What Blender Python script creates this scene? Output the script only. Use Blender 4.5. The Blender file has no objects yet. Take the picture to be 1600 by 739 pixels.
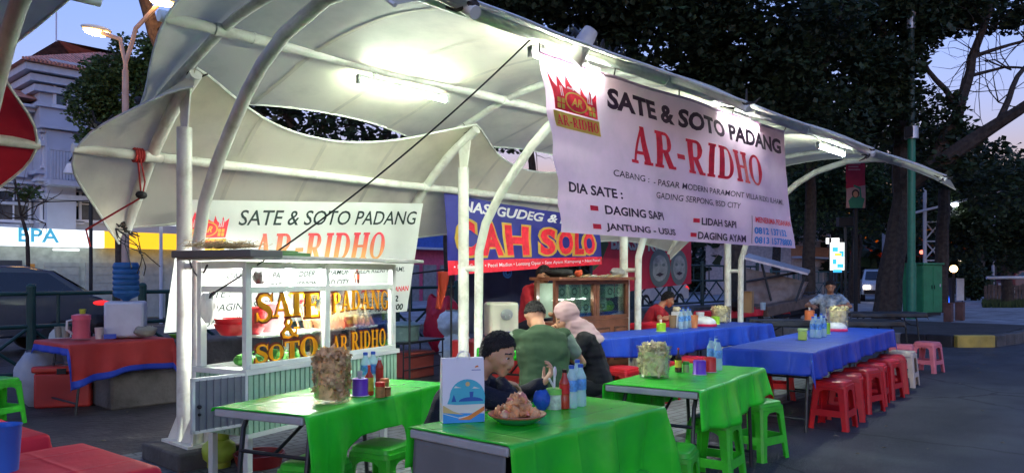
import bpy, bmesh, math, random
from mathutils import Vector, Matrix, Euler, noise
random.seed(11)
SC = bpy.context.scene
COL = SC.collection
rad = math.radians

# ------------------------------------------------------------ camera
CAMZ = 1.45
YAW = rad(42.5)                       # the row of stalls runs along +X, 42.5 degrees right of the view
VX, VY = math.cos(YAW), math.sin(YAW)
RX, RY = math.sin(YAW), -math.cos(YAW)
F, CX, HY = 1200.0, 800.0, 430.0
cam = bpy.data.cameras.new('camera'); cam_o = bpy.data.objects.new('camera', cam); COL.objects.link(cam_o)
cam_o.location = (0, 0, CAMZ); cam_o.rotation_euler = (rad(90), 0, YAW - rad(90))
cam.sensor_width = 36; cam.lens = 27.0; cam.shift_y = (HY - 369.5) / 1600.0
cam.clip_start = 0.05; cam.clip_end = 900
SC.camera = cam_o

# ------------------------------------------------------------ dusk sky, one faint sun
W = bpy.data.worlds.new('World'); SC.world = W; W.use_nodes = True
nt = W.node_tree; bg = nt.nodes['Background']
sky = nt.nodes.new('ShaderNodeTexSky'); sky.sky_type = 'NISHITA'; sky.sun_disc = False
EXPO = 4.1
SUN_EL, SUN_AZ = rad(-1), rad(232)
sky.sun_elevation = SUN_EL; sky.sun_rotation = SUN_AZ
sky.air_density = 1.0; sky.dust_density = 0.3; sky.ozone_density = 2.0
tint = nt.nodes.new('ShaderNodeMix'); tint.data_type = 'RGBA'; tint.blend_type = 'MULTIPLY'
tint.inputs[0].default_value = 1.0; tint.inputs[7].default_value = (0.74, 0.86, 1.24, 1)
nt.links.new(sky.outputs[0], tint.inputs[6]); nt.links.new(tint.outputs[2], bg.inputs[0])
bg.inputs[1].default_value = 0.15
sun = bpy.data.lights.new('sun', 'SUN'); sun.energy = 0.012; sun.angle = rad(12); sun.color = (1, 0.86, 0.78)
so = bpy.data.objects.new('sun', sun); COL.objects.link(so)
sd = Vector((math.sin(SUN_AZ) * math.cos(rad(12)), math.cos(SUN_AZ) * math.cos(rad(12)), math.sin(rad(12))))
so.rotation_euler = (-sd).to_track_quat('-Z', 'Y').to_euler()
SC.view_settings.view_transform = 'Standard'; SC.view_settings.look = 'None'
SC.view_settings.exposure = EXPO; SC.view_settings.gamma = 1.0; SC.view_settings.use_curve_mapping = False
SC.render.engine = 'CYCLES'
SC.cycles.max_bounces = 7; SC.cycles.diffuse_bounces = 4; SC.cycles.transparent_max_bounces = 12
SC.cycles.sample_clamp_indirect = 4.0; SC.cycles.caustics_reflective = False; SC.cycles.caustics_refractive = False
SC.cycles.use_denoising = True

# ------------------------------------------------------------ pixel rays
def ray(px, py=HY):
    a = (px - CX) / F
    return Vector((VX + RX * a, VY + RY * a, (HY - py) / F))
C0 = Vector((0, 0, CAMZ))
def onZ(px, py, z): r = ray(px, py); return C0 + r * ((z - CAMZ) / r.z)
def onY(px, py, y): r = ray(px, py); return C0 + r * (y / r.y)
def onX(px, py, x): r = ray(px, py); return C0 + r * (x / r.x)
def atD(px, py, d): return C0 + ray(px, py) * d
def gnd(px, d, z=0.0): p = C0 + ray(px) * d; return Vector((p.x, p.y, z))

# ------------------------------------------------------------ materials
MATS = {}
def M(name, col=(.5, .5, .5), rough=.6, metal=0.0, var=.12, scale=6.0, bump=0.0, bscale=60.0, spec=.4, rnd=0.0,
      fold=0, emit=None, es=0.0, transl=0.0, trans=0.0, ior=1.45, alpha=1.0, dirt=None, dscale=3.0, damt=.5, coat=0.0):
    if name in MATS: return MATS[name]
    m = bpy.data.materials.new(name); MATS[name] = m; m.use_nodes = True
    t = m.node_tree; N = t.nodes; L = t.links; b = N['Principled BSDF']; out = N['Material Output']
    b.inputs['Roughness'].default_value = rough; b.inputs['Metallic'].default_value = metal
    b.inputs['Specular IOR Level'].default_value = spec; b.inputs['IOR'].default_value = ior
    b.inputs['Transmission Weight'].default_value = trans; b.inputs['Coat Weight'].default_value = coat
    tc = N.new('ShaderNodeTexCoord')
    nz = N.new('ShaderNodeTexNoise'); nz.inputs['Scale'].default_value = scale; nz.inputs['Detail'].default_value = 6
    L.new(tc.outputs['Object'], nz.inputs['Vector'])
    mr = N.new('ShaderNodeMapRange'); mr.inputs[1].default_value = .3; mr.inputs[2].default_value = .7
    mr.inputs[3].default_value = 1 - var; mr.inputs[4].default_value = 1 + var
    L.new(nz.outputs[0], mr.inputs[0])
    mul = N.new('ShaderNodeVectorMath'); mul.operation = 'SCALE'; mul.inputs[0].default_value = col
    L.new(mr.outputs[0], mul.inputs['Scale'])
    last = mul.outputs[0]
    if rnd:
        oi = N.new('ShaderNodeObjectInfo'); m2 = N.new('ShaderNodeMapRange'); m2.inputs[3].default_value = 1 - rnd; m2.inputs[4].default_value = 1 + rnd
        L.new(oi.outputs['Random'], m2.inputs[0]); v2 = N.new('ShaderNodeVectorMath'); v2.operation = 'SCALE'
        L.new(last, v2.inputs[0]); L.new(m2.outputs[0], v2.inputs['Scale']); last = v2.outputs[0]
    if dirt:
        n2 = N.new('ShaderNodeTexNoise'); n2.inputs['Scale'].default_value = dscale; n2.inputs['Detail'].default_value = 8; n2.inputs['Roughness'].default_value = .65
        L.new(tc.outputs['Object'], n2.inputs['Vector'])
        r2 = N.new('ShaderNodeMapRange'); r2.inputs[1].default_value = .48; r2.inputs[2].default_value = .72; r2.inputs[4].default_value = damt
        L.new(n2.outputs[0], r2.inputs[0])
        mx = N.new('ShaderNodeMix'); mx.data_type = 'RGBA'; L.new(r2.outputs[0], mx.inputs[0]); L.new(last, mx.inputs[6]); mx.inputs[7].default_value = (*dirt, 1); last = mx.outputs[2]
    L.new(last, b.inputs['Base Color'])
    if bump:
        n3 = N.new('ShaderNodeTexNoise'); n3.inputs['Scale'].default_value = bscale; n3.inputs['Detail'].default_value = 5
        L.new(tc.outputs['Object'], n3.inputs['Vector']); bp = N.new('ShaderNodeBump'); bp.inputs['Strength'].default_value = bump; bp.inputs['Distance'].default_value = .02; hs = n3.outputs[0]
        if fold:                                # crossing creases left from folding
            sp = N.new('ShaderNodeSeparateXYZ'); L.new(tc.outputs['Object'], sp.inputs[0])
            for ax in (0, 1):
                prev = sp.outputs[ax]
                for op, val in (('MULTIPLY', math.pi/fold), ('SINE', 0), ('ABSOLUTE', 0), ('POWER', 160), ('MULTIPLY', .5)):
                    mm = N.new('ShaderNodeMath'); mm.operation = op; L.new(prev, mm.inputs[0]); mm.inputs[1].default_value = val; prev = mm.outputs[0]
                ad = N.new('ShaderNodeMath'); L.new(prev, ad.inputs[0]); L.new(hs, ad.inputs[1]); hs = ad.outputs[0]
        L.new(hs, bp.inputs['Height']); L.new(bp.outputs[0], b.inputs['Normal'])
    if emit: b.inputs['Emission Color'].default_value = (*emit, 1); b.inputs['Emission Strength'].default_value = es
    sh = b.outputs[0]
    if transl:
        tl = N.new('ShaderNodeBsdfTranslucent'); L.new(last, tl.inputs[0]); ms = N.new('ShaderNodeMixShader'); ms.inputs[0].default_value = transl
        L.new(sh, ms.inputs[1]); L.new(tl.outputs[0], ms.inputs[2]); sh = ms.outputs[0]
    if alpha < 1:
        tp = N.new('ShaderNodeBsdfTransparent'); ms = N.new('ShaderNodeMixShader'); ms.inputs[0].default_value = alpha
        L.new(tp.outputs[0], ms.inputs[1]); L.new(sh, ms.inputs[2]); sh = ms.outputs[0]
    if sh is not b.outputs[0]: L.new(sh, out.inputs[0])
    return m

def lamp_mat(name, col, s): return M(name, col, emit=col, es=s/2**EXPO, var=0)

# stripes along an object axis (for ribbed panels, pavers and so on use geometry; this is for roof tiles far away)
# ------------------------------------------------------------ mesh builder
class MB:
    def __init__(s, T=None): s.v = []; s.f = []; s.fm = []; s.mats = []; s.cur = 0; s.T = T
    def use(s, m):
        if m not in s.mats: s.mats.append(m)
        s.cur = s.mats.index(m); return s
    def add(s, vs, fs, T=None):
        o = len(s.v)
        for p in vs:
            p = Vector(p)
            if T is not None: p = T @ p
            if s.T is not None: p = s.T @ p
            s.v.append(p)
        for f in fs: s.f.append(tuple(i + o for i in f)); s.fm.append(s.cur)
        return s
    def box(s, c, d, rz=0.0, T=None):
        x, y, z = d[0] / 2, d[1] / 2, d[2] / 2
        R = Matrix.Translation(c) @ Matrix.Rotation(rz, 4, 'Z')
        if T is not None: R = T @ R
        vs = [(-x,-y,-z),(x,-y,-z),(x,y,-z),(-x,y,-z),(-x,-y,z),(x,-y,z),(x,y,z),(-x,y,z)]
        return s.add(vs, [(0,3,2,1),(4,5,6,7),(0,1,5,4),(1,2,6,5),(2,3,7,6),(3,0,4,7)], R)
    def beam(s, a, b, w, h):                 # a box beam from a to b, h measured upwards
        a = Vector(a); b = Vector(b); d = b - a; L = d.length; d.normalize()
        up = Vector((0,0,1)) if abs(d.z) < .95 else Vector((1,0,0))
        sx = d.cross(up).normalized(); uz = sx.cross(d)
        vs = []
        for p in (a, b):
            for i, j in ((-1,-1),(1,-1),(1,1),(-1,1)): vs.append(p + sx * (i * w / 2) + uz * (j * h / 2))
        return s.add(vs, [(3,2,1,0),(4,5,6,7),(0,1,5,4),(1,2,6,5),(2,3,7,6),(3,0,4,7)])
    def tube(s, pts, r, n=8, cap=True, closed=False):
        pts = [Vector(p) for p in pts]; k = len(pts); rs = r if isinstance(r, (list, tuple)) else [r] * k
        d0 = (pts[1] - pts[0]).normalized(); up = Vector((0,0,1)) if abs(d0.z) < .9 else Vector((1,0,0))
        nx = d0.cross(up).normalized(); vs = []; fs = []
        for i, p in enumerate(pts):
            if closed: d = (pts[(i+1) % k] - pts[i-1]).normalized()
            else: d = (pts[min(i+1, k-1)] - pts[max(i-1, 0)]).normalized()
            nx = (nx - d * nx.dot(d)).normalized(); ny = d.cross(nx)
            for j in range(n):
                a = 2 * math.pi * j / n; vs.append(p + (nx * math.cos(a) + ny * math.sin(a)) * rs[i])
        for i in range(k if closed else k - 1):
            for j in range(n): fs.append((i*n+j, i*n+(j+1) % n, ((i+1) % k)*n+(j+1) % n, ((i+1) % k)*n+j))
        if cap and not closed: fs.append(tuple(reversed(range(n)))); fs.append(tuple((k-1)*n+j for j in range(n)))
        return s.add(vs, fs)
    def lathe(s, prof, c=(0,0,0), n=20, cap=True, sx=1.0, sy=1.0, T=None):
        c = Vector(c); vs = []; fs = []; k = len(prof)
        for r, z in prof:
            for j in range(n):
                a = 2*math.pi*j/n; vs.append(c + Vector((r*math.cos(a)*sx, r*math.sin(a)*sy, z)))
        for i in range(k-1):
            for j in range(n): fs.append((i*n+j, i*n+(j+1) % n, (i+1)*n+(j+1) % n, (i+1)*n+j))
        if cap: fs.append(tuple(reversed(range(n)))); fs.append(tuple((k-1)*n+j for j in range(n)))
        return s.add(vs, fs, T)
    def ell(s, c, r, n=12, m=8, T=None):
        prof = [(max(1e-4, math.sin(math.pi*i/m)), -math.cos(math.pi*i/m)) for i in range(m+1)]
        R = Matrix.Translation(c) @ (T if T is not None else Matrix()) @ Matrix.Diagonal((r[0], r[1], r[2], 1))
        return s.lathe(prof, (0,0,0), n, True, 1, 1, R)
    def grid(s, fn, nu, nv, flip=False):
        vs = [fn(i/nu, j/nv) for j in range(nv+1) for i in range(nu+1)]; fs = []
        for j in range(nv):
            for i in range(nu):
                a = j*(nu+1)+i; q = (a, a+1, a+nu+2, a+nu+1); fs.append(tuple(reversed(q)) if flip else q)
        return s.add(vs, fs)
    def prism(s, pts, T, depth):             # 2D outline, extruded along local +z by depth
        n = len(pts); vs = [(p[0], p[1], 0) for p in pts] + [(p[0], p[1], depth) for p in pts]
        fs = [tuple(reversed(range(n))), tuple(range(n, 2*n))] + [(i, (i+1) % n, n+(i+1) % n, n+i) for i in range(n)]
        return s.add(vs, fs, T)
    def loft(s, rings):
        n = len(rings[0]); vs = [p for r in rings for p in r]; fs = []
        for i in range(len(rings)-1):
            for j in range(n): fs.append((i*n+j, i*n+(j+1) % n, (i+1)*n+(j+1) % n, (i+1)*n+j))
        fs.append(tuple(reversed(range(n)))); fs.append(tuple((len(rings)-1)*n+j for j in range(n)))
        return s.add(vs, fs)
    def mesh(s, name, smooth=35):
        me = bpy.data.meshes.new(name); me.from_pydata([tuple(p) for p in s.v], [], s.f)
        for m in s.mats: me.materials.append(m)
        if s.fm: me.polygons.foreach_set('material_index', s.fm)
        if smooth is not None:
            me.polygons.foreach_set('use_smooth', [True]*len(me.polygons)); me.set_sharp_from_angle(angle=rad(smooth))
        me.update(); return me
    def build(s, name, parent=None, bev=0.0, smooth=35, solid=0.0, loc=None, rz=None):
        o = bpy.data.objects.new(name, s.mesh(name, smooth)); COL.objects.link(o)
        if parent is not None: o.parent = parent
        if loc is not None: o.location = loc
        if rz is not None: o.rotation_euler.z = rz
        if solid:
            md = o.modifiers.new('solid', 'SOLIDIFY'); md.thickness = solid; md.offset = 0
        if bev:
            md = o.modifiers.new('bev', 'BEVEL'); md.width = bev; md.segments = 2; md.limit_method = 'ANGLE'; md.angle_limit = rad(40)
        return o
def tag(o, label=None, cat=None, group=None, kind=None):
    if label: o['label'] = label
    if cat: o['category'] = cat
    if group: o['group'] = group
    if kind: o['kind'] = kind
    return o
def thing(name, label, cat, loc=(0,0,0), rz=0.0, group=None):
    o = bpy.data.objects.new(name, None); o.empty_display_size = .1; COL.objects.link(o)
    o.location = loc; o.rotation_euler.z = rz; return tag(o, label, cat, group)
def copy_thing(root, loc, rz=0.0, label=None, group=None, scale=None):
    def cp(o, par):
        c = o.copy(); COL.objects.link(c); c.parent = par
        for ch in list(o.children): cp(ch, c)
        return c
    c = cp(root, None); c.location = loc; c.rotation_euler.z = rz
    if scale: c.scale = (scale,)*3
    return tag(c, label, None, group)
def arc(fn, a, b, n): return [fn(a+(b-a)*i/n) for i in range(n+1)]

# ------------------------------------------------------------ lettering
def text_mesh(body, bold=0.0, shear=0.0, spacing=1.0):
    cu = bpy.data.curves.new('lettering', 'FONT'); cu.body = body; cu.offset = bold; cu.shear = shear; cu.space_character = spacing; cu.resolution_u = 3
    o = bpy.data.objects.new('lettering', cu); COL.objects.link(o)
    bpy.context.view_layer.update()
    me = bpy.data.meshes.new_from_object(o.evaluated_get(bpy.context.evaluated_depsgraph_get()))
    vs = [v.co.copy() for v in me.vertices]; fs = [tuple(p.vertices) for p in me.polygons]
    bpy.data.objects.remove(o); bpy.data.curves.remove(cu); bpy.data.meshes.remove(me)
    return vs, fs
def fit(vs, fs, rect, cut=None):
    """scale flat lettering into rect (u0,v0,u1,v1); cut = cell size for following a curved sheet"""
    if not vs: return vs, fs
    x0 = min(v.x for v in vs); x1 = max(v.x for v in vs); y0 = min(v.y for v in vs); y1 = max(v.y for v in vs)
    u0, v0, u1, v1 = rect
    vs = [Vector((u0+(v.x-x0)/(x1-x0)*(u1-u0), v0+(v.y-y0)/(y1-y0)*(v1-v0), v.z)) for v in vs]
    return cut_cells(vs, fs, cut) if cut else (vs, fs)
def cut_cells(vs, fs, cut):
    bm = bmesh.new(); bv = [bm.verts.new(v) for v in vs]
    for f in fs:
        try: bm.faces.new([bv[i] for i in f])
        except ValueError: pass
    for ax in (0, 1):
        lo = min(v.co[ax] for v in bm.verts); hi = max(v.co[ax] for v in bm.verts)
        k = math.ceil(lo/cut); n = Vector((1,0,0)) if ax == 0 else Vector((0,1,0))
        while k*cut < hi:
            bmesh.ops.bisect_plane(bm, geom=bm.verts[:]+bm.edges[:]+bm.faces[:], plane_co=n*(k*cut), plane_no=n); k += 1
    bm.verts.index_update()
    r = [v.co.copy() for v in bm.verts], [tuple(v.index for v in f.verts) for f in bm.faces]
    bm.free(); return r
# slab-serif capitals drawn with strokes, one unit high
def _bar(a, b, wa, wb=None, horiz=False):
    wb = wa if wb is None else wb
    a = Vector((*a, 0)); b = Vector((*b, 0))
    if horiz: o = Vector((0, .5, 0)); 
    else: o = Vector((.5, 0, 0))
    return [a-o*wa, a+o*wa, b+o*wb, b-o*wb]
def _arcs(cx, cy, rx, ry, a0, a1, thick, thin, n=14):
    qs = []; prev = None
    for i in range(n+1):
        a = rad(a0+(a1-a0)*i/n); w = thin+(thick-thin)*abs(math.cos(a)); w2 = thin
        po = Vector((cx+rx*math.cos(a), cy+ry*math.sin(a), 0)); pi = Vector((cx+(rx-w)*math.cos(a), cy+(ry-w2)*math.sin(a), 0))
        if prev: qs.append([prev[0], po, pi, prev[1]])
        prev = (po, pi)
    return qs
def _path(pts, ws):
    P = [Vector((*p, 0)) for p in pts]; qs = []; prev = None
    for i, p in enumerate(P):
        d = (P[min(i+1, len(P)-1)]-P[max(i-1, 0)]).normalized(); n = Vector((-d.y, d.x, 0))*ws[i]/2
        if prev: qs.append([prev[0], p-n, p+n, prev[1]])
        prev = (p-n, p+n)
    return qs
def serif_glyph(ch):
    T, t, sh = .24, .09, .085       # thick stem, thin stem, slab height
    slab = lambda x, y, w=.36: [Vector((x-w/2, y, 0)), Vector((x+w/2, y, 0)), Vector((x+w/2, y+sh, 0)), Vector((x-w/2, y+sh, 0))]
    if ch == 'I': return .42, [_bar((.21,0),(.21,1),T), slab(.21,0), slab(.21,1-sh)]
    if ch == 'H': return .92, [_bar((.2,0),(.2,1),T), _bar((.72,0),(.72,1),T), _bar((.2,.5),(.72,.5),t,horiz=True)]+[slab(x,y) for x in (.2,.72) for y in (0,1-sh)]
    if ch == 'A': return .9, [_bar((.16,0),(.44,1),t), _bar((.72,0),(.44,1),T,T*.7), _bar((.26,.3),(.62,.3),t,horiz=True), slab(.16,0,.3), slab(.72,0,.36)]
    if ch == 'T': return .76, [_bar((.38,0),(.38,1),T), slab(.38,0,.4), [Vector(p) for p in ((.02,1-sh,0),(.74,1-sh,0),(.74,1,0),(.02,1,0))], _bar((.05,.72),(.05,1),.07), _bar((.71,.72),(.71,1),.07)]
    if ch == 'E': return .74, [_bar((.2,0),(.2,1),T)]+[_bar((.03,y),(x,y),sh*1.1,horiz=True) for y, x in ((.045,.7),(.51,.52),(.955,.68))]+[_bar((.67,0),(.67,.27),.07), _bar((.65,.74),(.65,1),.07), _bar((.52,.38),(.52,.64),.06)]
    if ch in 'PRB':
        q = [_bar((.2,0),(.2,1),T), slab(.2,0), slab(.17,1-sh,.3), _bar((.2,.955),(.42,.955),.09,horiz=True), _bar((.2,.46),(.42,.46),.09,horiz=True)]+_arcs(.42,.7075,.29,.2925,-90,90,.2,.09)
        if ch == 'R': return .86, q+[_bar((.7,0),(.42,.46),T), slab(.72,0,.3)]
        return .76, q
    if ch == 'D': return .86, [_bar((.2,0),(.2,1),T), slab(.17,0,.3), slab(.17,1-sh,.3), _bar((.2,.045),(.4,.045),.09,horiz=True), _bar((.2,.955),(.4,.955),.09,horiz=True)]+_arcs(.4,.5,.42,.5,-90,90,.22,.09,18)
    if ch == 'O': return .88, _arcs(.43,.5,.41,.51,0,360,.22,.085,28)
    if ch == 'N': return .94, [_bar((.16,0),(.16,1),t), _bar((.76,0),(.76,1),t), _bar((.19,1),(.74,0),T), slab(.16,0,.3), slab(.13,1-sh,.26), slab(.76,1-sh,.3)]
    if ch == 'G': return .88, _arcs(.44,.5,.41,.51,50,330,.22,.085,22)+[_bar((.7,.08),(.7,.45),.19), slab(.66,.4,.36), _bar((.72,.68),(.72,.95),.07)]
    if ch == 'S': return .7, _path([(.62,.74),(.58,.86),(.46,.94),(.33,.95),(.2,.9),(.13,.78),(.17,.64),(.33,.54),(.48,.45),(.57,.33),(.54,.16),(.42,.06),(.27,.04),(.13,.1),(.06,.26)],
                                      [.06,.09,.09,.1,.13,.17,.2,.22,.22,.2,.17,.13,.1,.09,.06])+[_bar((.64,.66),(.64,.98),.06), _bar((.05,.02),(.05,.34),.06)]
    if ch == '&': return .95, _path([(.86,.06),(.62,.2),(.4,.5),(.25,.75),(.3,.92),(.44,.94),(.52,.82),(.45,.66),(.25,.5),(.1,.3),(.15,.1),(.36,.03),(.58,.12),(.72,.3),(.8,.5)],
                                      [.1,.18,.2,.15,.1,.1,.13,.12,.15,.19,.17,.1,.1,.09,.08])+[slab(.78,.46,.3)]
    if ch == '-': return .5, [_bar((.06,.42),(.44,.42),.14,horiz=True)]
    return .4, []
def serif(s, space=.06):
    vs, fs = [], []; x = 0.0; k = 0
    for ch in s:
        w, qs = serif_glyph(ch)
        for q in qs:
            n = len(vs); vs += [Vector((p.x+x, p.y, .00006*(k % 40))) for p in q]; fs.append((n, n+1, n+2, n+3)); k += 1
        x += w+space
    return vs, fs
class Sheet:
    """a cloth sheet: S(u, v, off) gives the point off metres in front of it"""
    def __init__(s, TL, TR, BL, BR, bulge=lambda u, v: 0.0, flip=False):
        s.c = [Vector(p) for p in (TL, TR, BL, BR)]; s.b = bulge
        s.n = (s.c[1]-s.c[0]).cross(s.c[2]-s.c[0]).normalized()*(1 if flip else -1)
        if s.n.dot(C0-s.c[0]) < 0: s.n = -s.n
    def __call__(s, u, v, off=0.0):
        TL, TR, BL, BR = s.c; p = (TL*(1-u)+TR*u)*v+(BL*(1-u)+BR*u)*(1-v)
        return p+s.n*(s.b(u, v)+off)
    def put(s, mb, vf, off=.004, mat=None):
        vs, fs = vf
        if mat: mb.use(mat)
        mb.add([s(v.x, v.y, off+v.z) for v in vs], fs)
    def text(s, mb, body, rect, mat, bold=.0, shear=0.0, off=.004, cut=.04, ser=False, spacing=1.0):
        s.put(mb, fit(*(serif(body) if ser else text_mesh(body, bold, shear, spacing)), rect, cut), off, mat)
    def poly(s, mb, pts, mat, off=.003, cut=.04):
        s.put(mb, cut_cells([Vector((*p, 0)) for p in pts], [tuple(range(len(pts)))], cut), off, mat)
    def ring(s, mb, c, r0, r1, mat, off, n=28):
        vs = []; fs = []
        for i in range(n):
            a = 2*math.pi*i/n; vs += [Vector((c[0]+r[0]*math.cos(a), c[1]+r[1]*math.sin(a), 0)) for r in (r0, r1)]
            j = (i+1) % n; fs.append((2*i, 2*j, 2*j+1, 2*i+1))
        s.put(mb, (vs, fs), off, mat)

# ============================================================ SETTING
m_asph = M('asphalt', (.050,.052,.058), .72, var=.35, scale=1.3, bump=.9, bscale=70, dirt=(.072,.074,.08), dscale=.8, damt=.7, spec=.45)
def asphalt_detail(m):
    t = m.node_tree; N = t.nodes; L = t.links; b = N['Principled BSDF']; src = b.inputs['Base Color'].links[0].from_socket
    tc = N.new('ShaderNodeTexCoord')
    def mixin(src, fac, col):
        mx = N.new('ShaderNodeMix'); mx.data_type = 'RGBA'; L.new(fac, mx.inputs[0]); L.new(src, mx.inputs[6]); mx.inputs[7].default_value = (*col,1); return mx.outputs[2]
    def ramp(sock, a, c, hi=1.0):
        r = N.new('ShaderNodeMapRange'); r.inputs[1].default_value = a; r.inputs[2].default_value = c; r.inputs[4].default_value = hi; L.new(sock, r.inputs[0]); return r.outputs[0]
    v = N.new('ShaderNodeTexVoronoi'); v.inputs['Scale'].default_value = 95; L.new(tc.outputs['Object'], v.inputs['Vector'])       # stones
    src = mixin(src, ramp(v.outputs['Color'], .82, .9, .55), (.11,.11,.115))
    n = N.new('ShaderNodeTexNoise'); n.inputs['Scale'].default_value = .55; n.inputs['Detail'].default_value = 3; L.new(tc.outputs['Object'], n.inputs['Vector'])
    src = mixin(src, ramp(n.outputs[0], .58, .66, .7), (.022,.023,.027))                                                           # oil and damp patches
    n2 = N.new('ShaderNodeTexNoise'); n2.inputs['Scale'].default_value = 3; L.new(tc.outputs['Object'], n2.inputs['Vector'])
    add = N.new('ShaderNodeVectorMath'); add.operation = 'ADD'; sc = N.new('ShaderNodeVectorMath'); sc.operation = 'SCALE'; sc.inputs['Scale'].default_value = .25; L.new(n2.outputs['Color'], sc.inputs[0]); L.new(tc.outputs['Object'], add.inputs[0]); L.new(sc.outputs[0], add.inputs[1])
    c = N.new('ShaderNodeTexVoronoi'); c.feature = 'DISTANCE_TO_EDGE'; c.inputs['Scale'].default_value = .42; L.new(add.outputs[0], c.inputs['Vector'])
    src = mixin(src, ramp(c.outputs['Distance'], .012, .004, .85), (.012,.012,.013))                                               # cracks
    L.new(src, b.inputs['Base Color'])
    L.new(ramp(n.outputs[0], .5, .68, 1), (rr := N.new('ShaderNodeMapRange')).inputs[0]); rr.inputs[3].default_value = .75; rr.inputs[4].default_value = .38; L.new(rr.outputs[0], b.inputs['Roughness'])
asphalt_detail(m_asph)
m_soil = M('packed_soil', (.045,.038,.034), .7, var=.4, scale=2.2, bump=.8, bscale=14, dirt=(.09,.08,.075), dscale=2.5, damt=.6)
m_conc = M('concrete', (.20,.19,.18), .85, var=.25, scale=3, bump=.5, bscale=30, dirt=(.06,.055,.05), dscale=2.0, damt=.8)
m_concd = M('old_concrete', (.10,.095,.09), .85, var=.3, scale=3, bump=.6, bscale=22, dirt=(.03,.028,.026), dscale=2.5, damt=.8)
def brick_mat(name, c1, c2, cm, scale, w, h, rough=.7, bump=.4):
    m = bpy.data.materials.new(name); m.use_nodes = True; t = m.node_tree; N = t.nodes; L = t.links; b = N['Principled BSDF']
    tc = N.new('ShaderNodeTexCoord'); br = N.new('ShaderNodeTexBrick'); L.new(tc.outputs['Object'], br.inputs['Vector'])
    br.inputs['Scale'].default_value = scale; br.inputs['Brick Width'].default_value = w; br.inputs['Row Height'].default_value = h; br.inputs['Mortar Size'].default_value = .008
    br.inputs['Color1'].default_value = (*c1,1); br.inputs['Color2'].default_value = (*c2,1); br.inputs['Mortar'].default_value = (*cm,1)
    nz = N.new('ShaderNodeTexNoise'); nz.inputs['Scale'].default_value = 1.3; nz.inputs['Detail'].default_value = 8; L.new(tc.outputs['Object'], nz.inputs['Vector'])
    mr = N.new('ShaderNodeMapRange'); mr.inputs[1].default_value = .3; mr.inputs[2].default_value = .7; mr.inputs[3].default_value = .55; mr.inputs[4].default_value = 1.3; L.new(nz.outputs[0], mr.inputs[0])
    v = N.new('ShaderNodeVectorMath'); v.operation = 'SCALE'; L.new(br.outputs[0], v.inputs[0]); L.new(mr.outputs[0], v.inputs['Scale']); L.new(v.outputs[0], b.inputs['Base Color'])
    b.inputs['Roughness'].default_value = rough; bp = N.new('ShaderNodeBump'); bp.inputs['Strength'].default_value = bump; bp.inputs['Distance'].default_value = .01
    iv = N.new('ShaderNodeMath'); iv.operation = 'SUBTRACT'; iv.inputs[0].default_value = 1; L.new(br.outputs['Fac'], iv.inputs[1]); L.new(iv.outputs[0], bp.inputs['Height']); L.new(bp.outputs[0], b.inputs['Normal'])
    return m
m_paver = brick_mat('paving_blocks', (.17,.18,.19), (.13,.14,.155), (.05,.05,.05), 1, .21, .105)
m_plaza = brick_mat('plaza_paving', (.33,.33,.35), (.28,.28,.30), (.15,.15,.15), 1, .4, .4)

mb = MB().use(m_asph)
g = lambda u, v: Vector((-300+700*u, -300+700*v, 0))
mb.grid(g, 4, 4); tag(mb.build('road'), kind='structure')
def sheet(name, pts, z, mat, kind='structure', th=None):
    b = MB().use(mat)
    if th: b.prism(pts, Matrix.Translation((0,0,z-th)), th)
    else: b.add([(p[0], p[1], z) for p in pts], [tuple(range(len(pts)))])
    return tag(b.build(name), kind=kind)
sheet('stall_pavement', [(2.3,4.5),(3.0,2.9),(6.1,2.9),(6.1,3.6),(13,3.6),(13,6.5),(2.3,6.5)], .004, m_paver)
sheet('soil_ground', [(-6,6.5),(30,6.5),(30,11.4),(-6,11.4)], .006, m_soil)
# scattered dry leaves and litter on the asphalt: each a crumpled flake
m_dry = M('dry_leaf', (.20,.16,.11), .8, var=.4)
mb = MB().use(m_dry)
for i in range(240):
    x, y = random.uniform(2.5,17), random.uniform(-1.5,9); a = random.uniform(0,6.3); s = random.uniform(.012,.035)
    c = Vector((x,y,.014)); e = Vector((math.cos(a),math.sin(a),0)); n = Vector((-e.y,e.x,0))
    mb.add([c-e*s, c-n*s*.5+Vector((0,0,.008)), c+e*s, c+n*s*.5+Vector((0,0,.01))], [(0,1,2),(0,2,3)])
tag(mb.build('fallen_leaves', smooth=None), 'small dry leaves and paper bits strewn over the dark asphalt', 'litter', kind='stuff')

# raised plaza and planter island on the right, kerb painted yellow and black
kerb_y = M('yellow_kerb_paint', (.45,.33,.07), .7, var=.3, dirt=(.08,.07,.05), damt=.7)
kerb_k = M('black_kerb_paint', (.02,.02,.022), .7, var=.3)
isl = [(17.6,4.9),(17.5,3.9),(18.1,3.35),(19.5,3.15),(23,3.1),(23,11),(17.7,11)]
sheet('planter_soil', [(x+.25 if x < 18 else x, y+.25 if y < 4 else y) for x, y in isl], .20, m_soil, th=.3)
mb = MB()
for i in range(4):
    a, b_ = Vector((*isl[i],.1)), Vector((*isl[i+1],.1)); n = max(1, round((b_-a).length/.55))
    for k in range(n):
        mb.use(kerb_k if i == 0 else (kerb_y if (i, k) in ((1,0),(0,1)) else m_concd))
        mb.beam(a.lerp(b_, k/n), a.lerp(b_, (k+1)/n-.01/n), .22, .26+.02*((k+i) % 2))
mb.use(m_conc).beam((17.62,4.9,.1),(17.7,11,.1),.2,.25)
tag(mb.build('island_kerb', bev=.02), kind='structure')
sheet('plaza', [(23.02,3.1),(80,3.1),(80,30),(13.6,30),(13.6,12.0),(23.02,12.0)], .14, m_plaza, th=.3)
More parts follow.
